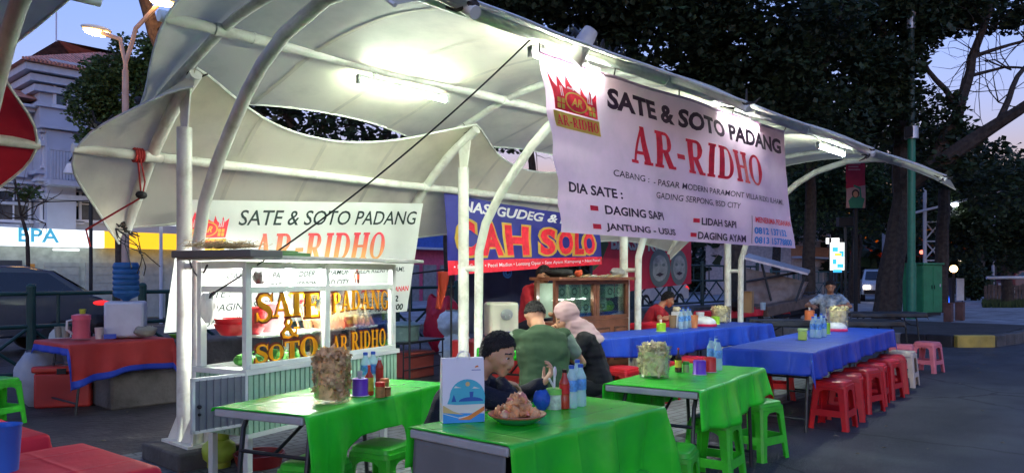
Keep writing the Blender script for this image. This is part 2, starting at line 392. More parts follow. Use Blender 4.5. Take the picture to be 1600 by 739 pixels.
mb = MB().use(m_conc); mb.beam((23.05,3.0,.08),(80,3.0,.08),.18,.17); tag(mb.build('plaza_kerb', bev=.02), kind='structure')
m_grass = M('verge_grass', (.05,.075,.025), .9, var=.4)
mb = MB().use(m_grass)
for i in range(5000):
    p = gnd(random.uniform(1535,1680), random.uniform(31,37), .14); h = random.uniform(.08,.28); a = random.uniform(0,6.3); e = Vector((math.cos(a),math.sin(a),0))*.03
    mb.add([p-e, p+e, p+Vector((random.uniform(-.06,.06),random.uniform(-.06,.06),h))], [(0,1,2)])
tag(mb.build('verge_grass', smooth=None), 'strip of short grass beside the low wooden palings', 'grass', kind='stuff')

# ------------------------------------------------------------ trees
m_bark = M('bark', (.045,.036,.03), .95, var=.4, scale=9, bump=1.0, bscale=25)
m_barkl = M('bark_lamplight_tint', (.09,.06,.045), .95, var=.4, scale=9, bump=1.0, bscale=25)  # lit copy of the bark: warm street lamp light put into its colour
leafA = M('leaf_dark', (.026,.043,.020), .55, var=.35, scale=.7, rnd=.0, transl=.25)
leafB = M('leaf_mid', (.036,.064,.026), .55, var=.35, scale=.7, transl=.3)
leafL = M('leaf_lamplight_tint', (.10,.17,.05), .5, var=.35, scale=.9, transl=.35)  # street lamp light put into the colour as a brighter green
leafC = M('leaf_bright', (.075,.12,.038), .55, var=.3, scale=.7, transl=.3)
def leaf_cloud(mb, lobes, n, size, mats, seed, hollow=.35, aspect=.45):
    rn = random.Random(seed); wts = [l[1][0]*l[1][1]*l[1][2] for l in lobes]
    for i in range(n):
        c, r = rn.choices(lobes, wts)[0]
        while True:
            d = Vector((rn.uniform(-1,1), rn.uniform(-1,1), rn.uniform(-1,1)))
            if hollow < d.length < 1: break
        q = noise.noise(Vector((c.x+d.x*r[0], c.y+d.y*r[1], c.z+d.z*r[2]))*.9+Vector((seed,0,0)))
        if q < -.12 and rn.random() < .8: continue
        p = c+Vector((d.x*r[0], d.y*r[1], d.z*r[2]))*(1+.28*q)
        s = size*rn.uniform(.6,1.3); e = Vector((rn.gauss(0,1), rn.gauss(0,1), rn.gauss(-.3,.6))).normalized()
        f = e.cross(Vector((rn.gauss(0,.5), rn.gauss(0,.5), 1))).normalized()*s*aspect
        up = f.cross(e).normalized()*s*.12
        mb.use(mats[0 if rn.random() < .5-q else (1 if len(mats) < 3 or rn.random() < .7 else 2)])
        mb.add([p, p+e*s*.5+f-up, p+e*s, p+e*s*.5-f-up, ], [(0,1,2),(0,2,3)])
def limb_mesh(mb, pts, r0, r1, n=7, wob=.04):
    P = [Vector(p) for p in pts]; Q = []
    for i in range(len(P)-1):
        for k in range(4): Q.append(P[i].lerp(P[i+1], k/4))
    Q.append(P[-1]); Q = [q+Vector((noise.noise(q*1.3),noise.noise(q*1.3+Vector((9,0,0))),0))*wob*2 for q in Q]
    k = len(Q)-1; mb.tube(Q, [r0+(r1-r0)*i/k for i in range(k+1)], n)
def twigs(mb, a, spread, n, L, seed, depth=2, r=.02):
    rn = random.Random(seed)
    for i in range(n):
        d = Vector((rn.gauss(0,1), rn.gauss(0,1), rn.gauss(.4,.8))).normalized(); p = Vector(a); pts = [p]
        for k in range(4):
            d = (d+Vector((rn.gauss(0,.3), rn.gauss(0,.3), rn.gauss(0,.3)))).normalized(); p = p+d*L/4; pts.append(p)
        mb.tube(pts, [r, r*.8, r*.6, r*.45, r*.25], 5)
        if depth > 1: twigs(mb, pts[2+i % 2], spread, 2, L*.6, seed*7+i, depth-1, r*.55)
def tree(label, trunk, limbs, lobes, n, size, mats, seed, r0=.2, group=None, bark=None, twig=None, cat='tree'):
    t = thing('tree', label, cat, Vector(trunk[0]), 0, group); o = Vector(trunk[0])
    mb = MB(Matrix.Translation(-o)).use(bark or m_bark); limb_mesh(mb, trunk, r0, r0*.55, 10)
    for l in limbs: limb_mesh(mb, l[:-1], l[-1], l[-1]*.35)
    if twig:
        for k, (p, cnt, L) in enumerate(twig): twigs(mb, p, 1, cnt, L, seed*13+k)
    mb.build('trunk', t)
    if lobes:
        mb = MB(Matrix.Translation(-o)); leaf_cloud(mb, lobes, n, size, mats, seed); mb.build('crown', t, smooth=None)
    return t
def lobe(px, py, D, rx, ry, rd=None):
    c = atD(px, py, D); return (c, ((rd or rx*D/F), (rd or rx*D/F), ry*D/F)) if False else (c, (max(rx*D/F, .3), max(rx*D/F, .3), ry*D/F))
P = atD
# the big leaning tree by the green cabinet: dark, with a long limb to the right
D = 23.0
tree('big dark tree leaning beside the green cabinet with one long limb reaching right', [gnd(1383,D,.1), P(1398,380,D), P(1412,290,D)],
     [[P(1412,290,D), P(1470,255,D-.5), P(1540,205,D-1), P(1640,140,D-2), .34], [P(1410,300,D), P(1405,180,D), P(1380,60,D), P(1350,-60,D), .26],
      [P(1455,262,D-.4), P(1495,180,D), P(1520,90,D), P(1560,-20,D), .22], [P(1560,190,D-1.2), P(1590,120,D-1), P(1640,60,D), .1], [P(1500,170,D), P(1450,110,D), P(1415,40,D), .1],
      [P(1520,90,D), P(1580,70,D), P(1660,50,D), .07], [P(1510,120,D), P(1570,105,D), P(1650,110,D), .06]],
     [lobe(1300,110,D,120,110), lobe(1390,40,D,100,80), lobe(1380,180,D,60,70), lobe(1460,190,D,45,70), lobe(1480,265,D,70,30), lobe(1540,20,D,90,22),
      lobe(1570,290,D,60,45), lobe(1440,0,D,90,60), lobe(1600,0,D,60,36), lobe(1500,215,D,32,30), lobe(1575,235,D,40,16), lobe(1590,30,D,40,26)], 34000, .19, (leafA, leafA, leafB), 3, r0=.42,
     twig=[(P(1530,85,D),5,2.6), (P(1580,110,D),5,2.4), (P(1500,140,D),4,2.0), (P(1560,160,D),4,1.8), (P(1600,60,D),5,2.2)])
D = 19.0
tree('broad dark tree whose crown hangs over the far end of the white canopy', [gnd(1262,24,.1), P(1268,300,24), P(1262,200,23)],
     [[P(1262,200,23), P(1180,120,21), P(1080,40,20), .16], [P(1262,200,23), P(1290,90,21), P(1330,-20,20), .16], [P(1180,120,21), P(1120,130,20), P(1040,110,19), .09]],
     [lobe(900,15,D,130,80), lobe(1040,50,D,130,90), lobe(1170,110,D,110,90), lobe(1200,20,D,150,70), lobe(1260,190,D+1,90,70), lobe(1130,150,D,70,40), lobe(1000,-10,D,160,60), lobe(780,-40,D,120,60)], 46000, .17, (leafA, leafA, leafB), 5, r0=.22)
D = 33.0
tree('lighter green tree behind the tall red advertising banner', [gnd(1335,36,.14), P(1338,380,36), P(1334,330,35)],
     [[P(1334,330,35), P(1300,270,34), P(1270,220,33), .12], [P(1334,330,35), P(1390,270,34), P(1420,200,33), .12]],
     [lobe(1300,270,D,80,55), lobe(1390,190,D,50,70), lobe(1400,300,D,45,50), lobe(1270,330,D,40,40), lobe(1370,330,D,50,40)], 20000, .18, (leafB, leafC, leafA), 7, r0=.3)
D = 30.0
tree('dense dark tree at the right edge behind the barrier', [gnd(1575,34,.14), P(1572,400,34), P(1570,350,33)], [[P(1570,350,33), P(1600,300,31), P(1640,250,30), .12]],
     [lobe(1560,330,D,80,55), lobe(1600,380,D,60,45), lobe(1510,370,D,50,40), lobe(1480,330,D,40,50), lobe(1640,300,D,70,60), lobe(1520,290,D,60,40)], 24000, .17, (leafA, leafA, leafB), 8, r0=.25)
D = 46.0
for i, px in enumerate((1210, 1300, 1420, 1530, 1630)):
    tree(('slim far trunk with a dark crown left of the lit signboard', 'far dark tree right of the lit signboard', 'far dark tree behind the green cabinet', 'far dark tree behind the small truss gantry', 'far dark tree beyond the barrier at the right edge')[i],
         [gnd(px,D+i,.1), P(px+4,380,D+i), P(px,320,D+i)], [], [lobe(px,290+15*(i % 2),D+i,80,60), lobe(px+40,350,D+i,45,32)]+([lobe(1570,275,D+4,90,36)] if i == 4 else []), 10000, .22, (leafA, leafA, leafB), 20+i, r0=.3, group='far trees along the boulevard')
tree('dark bare trunk rising just right of the green cabinet', [gnd(1470,27,.15), P(1472,380,27), P(1478,280,27), P(1470,200,27)], [], [lobe(1470,240,26,60,50)], 6000, .16, (leafA, leafA, leafB), 31, r0=.26)
tree('dark trunk standing behind the covered cart and white frame post', [gnd(1148,21,.1), P(1150,380,21), P(1160,250,21), P(1150,120,21)], [], [lobe(1140,180,22,120,70)], 11000, .17, (leafA, leafA, leafB), 32, r0=.30)
D = 40
tree('low round bush beside the barrier', [gnd(1522,D,.14), P(1522,440,D)], [], [lobe(1524,432,D,22,30), lobe(1515,455,D,18,14)], 2500, .2, (leafA, leafB), 33, r0=.08, cat='bush')
# trees behind the stalls, seen through the gap of the roof
for i, (px, D, lb) in enumerate(((372, 19, 'purple lit tree seen through the left of the roof gap'), (480, 18, 'bare branched tree seen through the middle of the roof gap'), (590, 20, 'tree with thin twigs seen at the right tip of the roof gap'),
                    (700, 22, 'dark tree behind the second frame post'), (830, 22, 'dark tree behind the blue stall banner'), (960, 24, 'dark tree behind the red stall banner'))):
    tree(lb, [gnd(px,D), P(px+5,330,D), P(px-3,230,D)], [[P(px-3,240,D), P(px-30,190,D), P(px-60,130,D), .08], [P(px-3,240,D), P(px+30,190,D), P(px+50,140,D), .08]],
         [lobe(px,150,D,95,45), lobe(px+40,210,D,55,26), lobe(px-40,215,D,50,26), lobe(px+20,320,D,40,30)], 2300, .17, (leafA, leafB, leafA), 40+i, r0=.17, group='trees along the boulevard behind the stalls', twig=[(P(px,200,D),5,1.6), (P(px-20,190,D),4,1.4)])
# leafy tree left by the street lamp, and the slanting trunk above it
D = 21.0
tree('round green leafy tree in front of the lavender building', [gnd(190,D), P(186,300,D), P(190,200,D)], [[P(190,220,D), P(150,180,D), P(130,130,D), .08], [P(190,220,D), P(220,150,D), P(225,90,D), .08]],
     [lobe(190,140,D,55,50), lobe(215,85,D,38,36), lobe(140,160,D,38,36), lobe(205,200,D,48,40), lobe(150,215,D,30,22), lobe(235,150,D,40,50), lobe(118,180,D,22,14), lobe(160,110,D,30,24), lobe(245,95,D,30,40)], 22000, .11, (leafL, leafC, leafB), 60, r0=.16)
tree('dark slanting trunk rising behind the left end of the white roof', [gnd(300,17), P(290,250,17), P(255,80,16.5), P(210,-40,16)], [[P(243,50,16.4), P(290,0,16), P(330,-50,16), .1]], None, 0, .2, None, 61, r0=.2, bark=m_barkl)
mb = MB()
t = thing('sapling', 'spindly young tree with a few leaves at the lower left facade', 'tree', gnd(30,19)); o = t.location
mb = MB(Matrix.Translation(-o)).use(m_bark); limb_mesh(mb, [gnd(45,19), P(42,370,19), P(30,330,19), P(25,280,19)], .06, .02); twigs(mb, P(32,340,19), 1, 6, 1.2, 5, r=.018); twigs(mb, P(26,300,19), 1, 5, .9, 9, r=.014); mb.build('trunk', t)
mb = MB(Matrix.Translation(-o)); leaf_cloud(mb, [lobe(12,252,19,14,9), lobe(40,300,19,10,8)], 220, .14, (leafB, leafC), 62); mb.build('crown', t, smooth=None)

# ------------------------------------------------------------ buildings
m_lav = M('lavender_render', (.42,.46,.55), .85, var=.1, scale=1.2, dirt=(.38,.40,.46), dscale=.7, damt=.5)
m_lavl = M('pale_trim_render', (.44,.48,.57), .8, var=.08)
m_tile = M('terracotta_tiles', (.58,.27,.20), .8, var=.35, scale=4, bump=.6, bscale=12)
m_glassd = M('dark_window_glass', (.05,.06,.08), .12, var=.2, spec=.7)
m_frame = M('white_window_frame', (.6,.62,.68), .6, var=.05)
def window(par, T, w, h, panes=1, shade=True):
    f = MB(T).use(m_frame)
    for c, d in (((0,0,h/2),(w+.16,.12,.09)), ((0,0,-h/2),(w+.22,.2,.09)), ((-w/2,0,0),(.08,.12,h-.09)), ((w/2,0,0),(.08,.12,h-.09))): f.box(c, d)
    for k in range(1, panes): f.box((-w/2+w*k/panes,-.0,0),(.04,.08,h-.1))
    f.box((0,0,.05),(w-.1,.07,.04))
    o = f.build('window', par)
    p = MB(T).use(m_glassd); p.box((0,.035,0),(w-.09,.02,h-.1)); p.build('pane', o)
    if shade:
        s = MB(T).use(m_lavl); s.box((0,-.22,h/2+.24),(w+.5,.55,.08)); s.box((0,-.1,h/2+.14),(w+.3,.3,.1)); s.build('window_hood', o)
YB = 28.0
b = thing('building', 'three storey lavender building with a terracotta tiled hip roof on the left', 'building', (7,YB,0))
def bx(px, py=HY): p = onY(px, py, YB); return p.x-7, p.z
xl, _ = bx(-60); x0, _ = bx(62); x1, _ = bx(118); x2, _ = bx(330)
ztop = bx(100,100)[1]
w_ = MB().use(m_lav); H_ = ztop-.5
w_.box(((x0+x2)/2, 4.0, H_/2),(x2-x0, 8, H_)); w_.box(((xl+x0)/2-.01, 5.2, H_/2-.5),(x0-xl, 9, H_-1.0)); w_.box(((x1+x0)/2, -.12, H_/2-.9),(x1-x0-.2,.5,H_-1.8))
w_.build('wall', b)
c_ = MB().use(m_lavl)
for z, e, h in ((H_,.55,.22),(H_-.28,.35,.22),(H_-.55,.2,.2),(H_-2.3,.2,.18),(H_-3.2,.16,.12),(3.9,.5,.16),(6.9,.12,.12)):
    c_.box(((x0+x2)/2, 4.0-e/2, z+h/2),(x2-x0+e*2, 8+e, h)); c_.box(((xl+x0)/2-e, 5.2-e/2, z-1.0+h/2+.013),(x0-xl-.02, 9+e, h))
c_.build('cornice', b)
r_ = MB().use(m_tile); zt = H_+.24; e = .7
A_ = [(x0-e,-e,zt),(x2+e,-e,zt),(x2+e,8+e,zt),(x0-e,8+e,zt),(x0+4,4,zt+2.1),(x2-4,4,zt+2.1)]
r_.add(A_, [(0,1,5,4),(1,2,5),(2,3,4,5),(3,0,4),(3,2,1,0)])
zt -= 1.0; r_.add([(xl-e,.2,zt),(x0-.02,.2,zt),(x0-.02,9,zt),(xl-e,9,zt),(xl+3,4.5,zt+1.6),(x0-.02,4.5,zt+1.6)], [(0,1,5,4),(2,3,4,5),(3,0,4),(3,2,1,0)])
for k in range(60):                       # tile rolls on the front slope
    f_ = (k+.5)/60; xx = x0-e+(x2-x0+2*e)*f_; top = min(1, min(f_, 1-f_)*(x2-x0+2*e)/(4+e)); r_.tube([(xx,-e,H_+.28),(xx+0,-e+(4+e)*top,H_+.28+2.1*top)], .045, 5)
r_.build('roof', b)
for px, py, w, h in ((104,143,.75,1.15),(95,240,1.0,1.0),(94,322,1.15,1.05),(140,322,1.1,1.05),(200,240,1.0,1.0),(200,143,.8,1.1),(30,200,.8,1.1),(30,320,.9,1.0)):
    x, z = bx(px, py); window(b, Matrix.Translation((x, .63 if px < 60 else -.05, z)), w, h, 2)
bal = MB().use(m_lavl); xa, zb = bx(62,283); xb, _ = bx(240)
bal.box(((xa+xb)/2,-.5,zb-.1),(xb-xa,1.0,.16)); bal.box(((xa+xb)/2,-.95,zb+.95),(xb-xa,.1,.09))
for k in range(40): bal.box((xa+(xb-xa)*(k+.5)/40,-.95,zb+.45),(.05,.05,.9))
bal.build('balcony', b)
an = MB().use(m_frame); an.tube([(bx(135)[0],3,H_+2),(bx(135)[0],3,H_+4)], .03, 5); an.build('antenna', b)
# bright shop front sign below
lit_w = lamp_mat('lit_white_panel', (.93,1.0,1.0), 1.5); lit_y = lamp_mat('lit_yellow_panel', (1.0,.52,.02), 1.25); lit_c = lamp_mat('lit_cyan_letters', (.1,.55,.75), .5)
YS = 26.4; fz0 = onY(100,386,YS).z; fz1 = onY(100,359,YS).z
s = thing('shop_sign', 'long lit shop sign, white at left and yellow orange at right', 'sign', (7,YS,0))
def sx(px): return onY(px,HY,YS).x-7
p = MB().use(lit_w); p.box(((sx(-40)+sx(160))/2,0,(fz0+fz1)/2),(sx(160)-sx(-40),.3,fz1-fz0)); pw = p.build('sign_panel', s)
p = MB().use(lit_y); p.box(((sx(160.5)+sx(292))/2,0,(fz0+fz1)/2),(sx(292)-sx(160.5),.3,fz1-fz0)); p.use(lamp_mat('lit_red_panel',(.9,.08,.03),1.0)); p.box(((sx(276)+sx(284))/2,-.152,(fz0+fz1)/2),(sx(284)-sx(276),.02,fz1-fz0)); p.build('sign_panel', s)
l_ = MB().use(lit_c); vf = fit(*text_mesh('EPA', .02), (0,0,1.1,.42)); l_.add([(sx(26)+v.x, -.16, fz0+.12+v.y) for v in vf[0]], vf[1]); l_.build('sign_lettering', s)
st = thing('shop_building', 'pale shop building front with shutters and doors below the lit sign', 'building', (7,YS,0))
wl = MB().use(M('shop_wall',(.42,.47,.42),.8,var=.2)); wl.box(((sx(-40)+sx(292))/2,1.0,fz0/2),(sx(292)-sx(-40),1.2,fz0)); wl.build('wall', st)
for a_, b_ in ((75,130),(140,185),(230,262)):
    sh_ = MB().use(M('roller_shutter',(.36,.40,.38),.5,var=.15))
    for k in range(14): sh_.box(((sx(a_)+sx(b_))/2,.38,.1+k*.13),(sx(b_)-sx(a_),.05+.02*(k % 2),.132))
    sh_.build('shutter', st)
dr = MB().use(M('orange_shop_door',(.55,.25,.05),.6)); dr.box(((sx(48)+sx(60))/2,.37,.9),(sx(60)-sx(48),.06,1.8)); dr.use(m_glassd); dr.box(((sx(5)+sx(40))/2,.37,.95),(sx(40)-sx(5),.06,1.9)); dr.build('door', st)
lt = MB().use(lit_w); lt.box(((sx(85)+sx(125))/2,.1,fz0-.08),(sx(125)-sx(85),.1,.06)); lt.build('light_strip', st)
# small white lit box sign at its right end
s2 = thing('box_sign', 'small lit white box sign with a red stroke beside the canopy post', 'sign', gnd(252,23)); pz = atD(252,343,23).z
q = MB().use(lit_w); q.box((0,0,pz),(.78,.25,.36)); q.use(lamp_mat('lit_red_stroke',(.85,.05,.03),.9)); q.box((.15,-.14,pz),(.06,.03,.3)); q.build('sign_panel', s2, rz=-.6); q = MB().use(m_frame); q.tube([(0,.02,0),(0,.02,pz-.18)],.05,8); q.build('pole', s2)
# pink and blue shop houses far behind the middle
m_pink = M('magenta_render',(.55,.10,.20),.8,var=.15); m_blue = M('blue_render',(.05,.12,.45),.7,var=.15)
def shophouse(label, px0, px1, Y, h, mat, band, cols=6):
    a, b_ = onY(px0,HY,Y), onY(px1,HY,Y); w = b_.x-a.x
    t = thing('shop_house', label, 'building', (a.x,Y,0))
    q = MB().use(mat); q.box((w/2,3,h/2),(w,6,h)); q.build('wall', t)
    q = MB().use(band); q.box((w/2,-.3,h*.46),(w,.6,h*.1)); q.build('fascia', t)
    q = MB().use(m_lavl); q.box((w/2,-.1,h),(w+.3,.5,.25)); q.build('cornice', t); q = MB().use(m_lavl); q.box((w/2,-.4,h*.46-h*.05-.06),(w,.7,.12)); q.build('ledge', t)
    for k in range(cols):
        for z in (h*.64, h*.85): window(t, Matrix.Translation((w*(k+.5)/cols,-.05,z)), w/cols*.4, h*.11, 2, False)
    for k in range(cols):
        q = MB().use(M('grey_shutter',(.25,.26,.28),.5,var=.2))
        for j in range(10): q.box((w*(k+.5)/cols,-.04,.12+j*.2),(w/cols*.75,.06+.03*(j % 2),.202))
        q.build('shutter', t)
    return t
shophouse('magenta shop house with white windows and a blue fascia behind the stalls', 600, 780, 32, 7.2, m_pink, m_blue, 7)
shophouse('plain grey pink shop house beyond the dark trees', 1120, 1270, 40, 8, M('pinkish_render',(.42,.28,.27),.85,var=.2), M('brick_band',(.35,.15,.1),.8), 6)
shophouse('pale house front behind the tall red advertising banner', 1236, 1300, 20, 6.5, M('cream_render',(.5,.42,.4),.85,var=.2), M('orange_band',(.45,.2,.1),.8), 4)

# ============================================================ THE WHITE TENSILE CANOPY
m_white = M('white_steel_paint', (.70,.72,.66), .38, var=.08, scale=5, dirt=(.30,.27,.22), dscale=7, damt=.5)
m_fab = M('canopy_fabric', (.67,.63,.50), .6, var=.07, scale=.8, dirt=(.40,.37,.29), dscale=1.3, damt=.65, transl=.26, spec=.25)
m_seam = M('fabric_seam', (.52,.49,.40), .65, var=.1, transl=.1)
m_redfab = M('red_canopy_fabric', (.55,.02,.03), .6, var=.12, transl=.3)
m_black = M('black_rubber', (.015,.015,.016), .6)
m_rope = M('red_rope', (.35,.03,.03), .8)
m_grime = M('dark_webbing', (.05,.045,.04), .9)
YP = 6.04; XF = [2.74, 5.81, 8.88, 11.95]
UP = [(6.62,2.93),(6.25,3.06),(5.89,3.17),(5.4,3.32),(4.94,3.39),(4.4,3.40),(3.9,3.33),(3.5,3.21),(3.1,3.03),(2.76,2.83)]
LO = [(5.84,3.06),(6.3,2.80),(6.73,2.44),(7.0,2.13),(7.18,1.88)]
def curve(prof, s):
    n = len(prof)-1; x = max(0, min(.9999, s))*n; i = int(x); f = x-i
    p0, p1, p2, p3 = (Vector((*prof[max(0,min(n,k))],0)) for k in (i-1, i, i+1, i+2))
    q = .5*((2*p1)+(p2-p0)*f+(2*p0-5*p1+4*p2-p3)*f*f+(3*p1-p0-3*p2+p3)*f**3)
    return q.x, q.y
def panel(prof, xs, s_in, sag, ends, pl):
    """fabric between frames xs, scalloped along both long edges and at the free ends"""
    def fn(X, s, m):                # m: 0 at a frame, 1 midway
        s2 = s_in[0]*m+(1-s_in[0]*m-s_in[1]*m)*s
        y, z = curve(prof, s2); return Vector((X, y, z-sag*m*(.4+.6*math.sin(math.pi*s))+.004*noise.noise(Vector((X*3, y*3, z*3)))))
    mb = MB(); edges = []; mb.use(m_fab); mb.use(m_seam); mb.cur = 0
    for i in range(len(xs)-1):
        f = lambda u, v, i=i: fn(xs[i]+(xs[i+1]-xs[i])*u, v, 4*u*(1-u))
        mb.grid(f, 24, 20); edges += [[f(k/24, 0) for k in range(25)], [f(k/24, 1) for k in range(25)]]
    mb.cur = 1
    for i in range(len(xs)-1):
        for u0 in (.25,.5,.75):
            mb.grid(lambda u, v: fn(xs[i]+(xs[i+1]-xs[i])*(u0+(u-.5)*.014), v, 4*u0*(1-u0))-Vector((0,.004,.004)), 1, 24)
    mb.cur = 0
    for e, xr in ((0, xs[0]), (1, xs[-1])):
        sg = -1 if e == 0 else 1
        def f(u, v, sg=sg, xr=xr):
            L = pl(v); y, z = curve(prof, v); return Vector((xr+sg*L*u, y, z-.10*u*u-.05*u*(2*v-1)**2))
        mb.grid(f, 6, 20); edges.append([f(1, k/20) for k in range(21)])
    return mb, edges
def pwl(pts):
    def f(u):
        for (a, va), (b, vb) in zip(pts, pts[1:]):
            if u <= b: return va+(vb-va)*(u-a)/(b-a)
        return pts[-1][1]
    return lambda u: (f(u-.05)+f(max(0,u))+f(min(1,u+.05)))/3 if u > .05 else f(max(0,u))
def canopy(label, xs, rear_mat, posts=True, tips=True):
    t = thing('tensile_canopy', label, 'canopy', (xs[0],YP,0)); T = Matrix.Translation((-xs[0],-YP,0))
    mb, ed = panel(UP, xs, (.10,.14), .10, None, pwl([(0,.12),(.15,.24),(.35,.46),(.6,.52),(.85,.50),(1,.52)])); mb.T = None; mb.v = [T @ p for p in mb.v]; mb.mats = [m_fab, m_seam]; mb.build('roof_fabric', t, smooth=60)
    mb, ed2 = panel(LO, xs, (.27,.16), .05, None, pwl([(0,.02),(.38,.60),(.52,.60),(.75,.32),(1,.05)])); mb.v = [T @ p for p in mb.v]; mb.mats = [rear_mat, m_seam if rear_mat is m_fab else rear_mat]; mb.build('rear_fabric', t, smooth=60)
    q = MB(T).use(m_white)
    for e in ed+ed2: q.tube(e, .011, 5)
    q.build('edge_rope', t)
    def pipe(y, z, a, b, r=.042):
        q = MB(T).use(m_white); q.tube([(a,y,z),(b,y,z)], r, 12)
        for x in xs: q.tube([(x-.07,y,z),(x+.07,y,z)], r*1.18, 12)
        for k in range(int((b-a)/1.5)): q.tube([(a+1.5*k+.7,y,z),(a+1.5*k+.72,y,z)], r*1.1, 12)
        q.build('purlin', t, smooth=50)
    a, b = xs[0]-.52, xs[-1]+.62
    pipe(3.5, 3.13, a, b, .048); pipe(5.4, 3.25, a+.05, b, .042); pipe(6.64, 2.45, a-.1, b, .042)
    for x in xs:
        p = MB(T).use(m_white); p.tube([(x,YP,.15),(x,YP,2.62)], .058, 16); p.build('post', t, smooth=50)
        f = MB(T).use(m_white)
        f.prism([(-.05,2.55),(.05,2.55),(.06,2.75),(.13,3.0),(.02,3.10),(-.12,2.95)], Matrix.Translation((x-.006,YP,0)) @ Matrix(((0,0,1,0),(1,0,0,0),(0,1,0,0),(0,0,0,1))), .012)
        f.build('gusset', t)
        at = MB(T).use(m_white); at.tube([(x,5.81,.15),(x,5.81,1.0),(x,5.80,1.7),(x,5.70,2.0),(x,5.5,2.28),(x,5.28,2.52),(x,5.06,2.74),(x,4.85,2.90),(x,4.56,3.05),(x,4.08,3.17),(x,3.7,3.16),(x,3.5,3.13)], .047, 14)
        at.tube([(x,YP,1.52),(x,5.81,1.52)], .03, 8); at.build('arch_tube', t, smooth=50)
        r1 = MB(T).use(m_white); r1.tube([Vector((x, y, z-.055)) for y, z in (curve(UP, k/24) for k in range(25))], .036, 10); r1.build('roof_rib', t, smooth=50)
        r2 = MB(T).use(m_white); r2.tube([Vector((x, y, z-.05)) for y, z in (curve(LO, -.0+k/16*1.0) for k in range(17))], [.05]*12+[.046,.042,.038,.034,.03], 10); r2.build('rear_rib', t, smooth=50)
        bp = MB(T).use(m_white); bp.box((x,5.93,.148),(.26,.46,.02))
        for y in (YP, 5.81):
            for a_ in range(4):
                c, s_ = math.cos(a_*math.pi/2+.78), math.sin(a_*math.pi/2+.78)
                bp.prism([(.05,0),(.13,0),(.05,.2)], Matrix.Translation((x,y,.158)) @ Matrix.Rotation(a_*math.pi/2+.78,4,'Z') @ Matrix(((1,0,0,0),(0,0,1,-.005),(0,1,0,0),(0,0,0,1))), .01)
        bp.build('base_plate', t)
        pl = MB(T).use(m_concd); pl.box((x,5.92,.068),(.50,.66,.14)); pl.build('plinth', t, bev=.02)
    rn = random.Random(4)                   # dark ties at the fabric tips
    for x, y, z in [(xs[0]-.14,6.58,2.90),(xs[0]-.05,7.15,1.9),(xs[0]-.5,6.45,2.62)]+[(x,5.93,3.02) for x in xs]+[(x,2.78,2.82) for x in xs]:
        q = MB(T).use(m_grime); q.ell((x,y,z), (.035,.035,.03), 8, 6)
        for k in range(5):
            a_ = Vector((x,y,z)); d = Vector((rn.gauss(0,.08), rn.gauss(0,.1), rn.gauss(0,.06))); q.tube([a_, a_+d*.6+Vector((0,0,-.02)), a_+d], [.012,.01,.006], 5)
        q.build('tie', t)
    return t
cn = canopy('large white arched canopy over the food carts and green tables', XF, m_fab)
canopy('neighbouring canopy at the upper left with red rear fabric', [-4.9,-1.8,1.27], m_redfab)
# rope knotted round the rear pipe, with loose ends
q = MB().use(m_rope); c = Vector((2.62,6.64,2.45))
for k in range(4): q.tube([c+Vector((.02*k-.03, math.cos(a)*.055, math.sin(a)*.055)) for a in [i*math.pi/5 for i in range(11)]], .01, 5)
q.tube([c+Vector((0,0,-.05)), c+Vector((.02,-.02,-.35)), c+Vector((-.3,.3,-.62)), c+Vector((-.2,.5,-.75))], .009, 5); q.tube([c+Vector((.0,-.05,-.03)), c+Vector((.04,-.04,-.22)), c+Vector((.02,-.03,-.36))], .007, 5)
q.use(m_black).ell(c+Vector((.02,-.02,-.33)), (.05,.04,.035), 8, 6)
tag(q.build('rope'), 'red rope knotted round the rear pipe beside the first post', 'rope')
q = MB().use(m_black)
for i in range(5):
    a = Vector((2.62,7.12,1.86)); rn = random.Random(i); pts = [a]
    for k in range(5): pts.append(pts[-1]+Vector((rn.gauss(.03,.06), rn.gauss(0,.04), rn.gauss(-.05,.05))))
    q.tube(pts, .0045, 5)
tag(q.build('loose_cable'), 'tangle of loose black cables hanging from the rear left canopy tip', 'cable')

# ------------------------------------------------------------ fluorescent tubes
m_tube = lamp_mat('lit_tube', (.86,1.0,.80), 235); m_batten = M('lamp_batten', (.6,.62,.6), .5)
m_tube2 = lamp_mat('lit_tube_front', (.88,1.0,.86), 460)
def tube_lamp(label, x0, x1, y, z):
    t = thing('fluorescent_lamp', label, 'lamp', ((x0+x1)/2,y,z), 0, 'fluorescent tubes under the canopy'); L = (x1-x0)/2
    q = MB().use(m_batten); q.box((0,0,.02),(2*L+.06,.045,.03))
    for s in (-1,1): q.box((s*(L+.015),0,-.012),(.03,.04,.06)); q.tube([(s*L*.7,0,.03),(s*L*.7,0,.08)],.012,6)
    q.build('batten', t); q = MB().use(m_tube if y > 5 else m_tube2); q.tube([(-L,0,-.022),(L,0,-.022)], .016, 10); q.build('tube', t)
tube_lamp('fluorescent tube lit under the middle pipe above the first cart', 3.97, 4.95, 5.4, 3.13)
tube_lamp('fluorescent tube lit just left of the grey horn speaker', 4.08, 4.42, 3.54, 3.02) if False else None
tube_lamp('fluorescent tube lit behind the grey horn speaker at the banner corner', 4.10, 4.86, 3.56, 3.03)
tube_lamp('fluorescent tube lit above the right half of the front banner', 6.78, 7.66, 3.56, 3.03)
tube_lamp('fluorescent tube farthest along the front pipe, right of the banner', 9.4, 10.25, 3.56, 3.03)
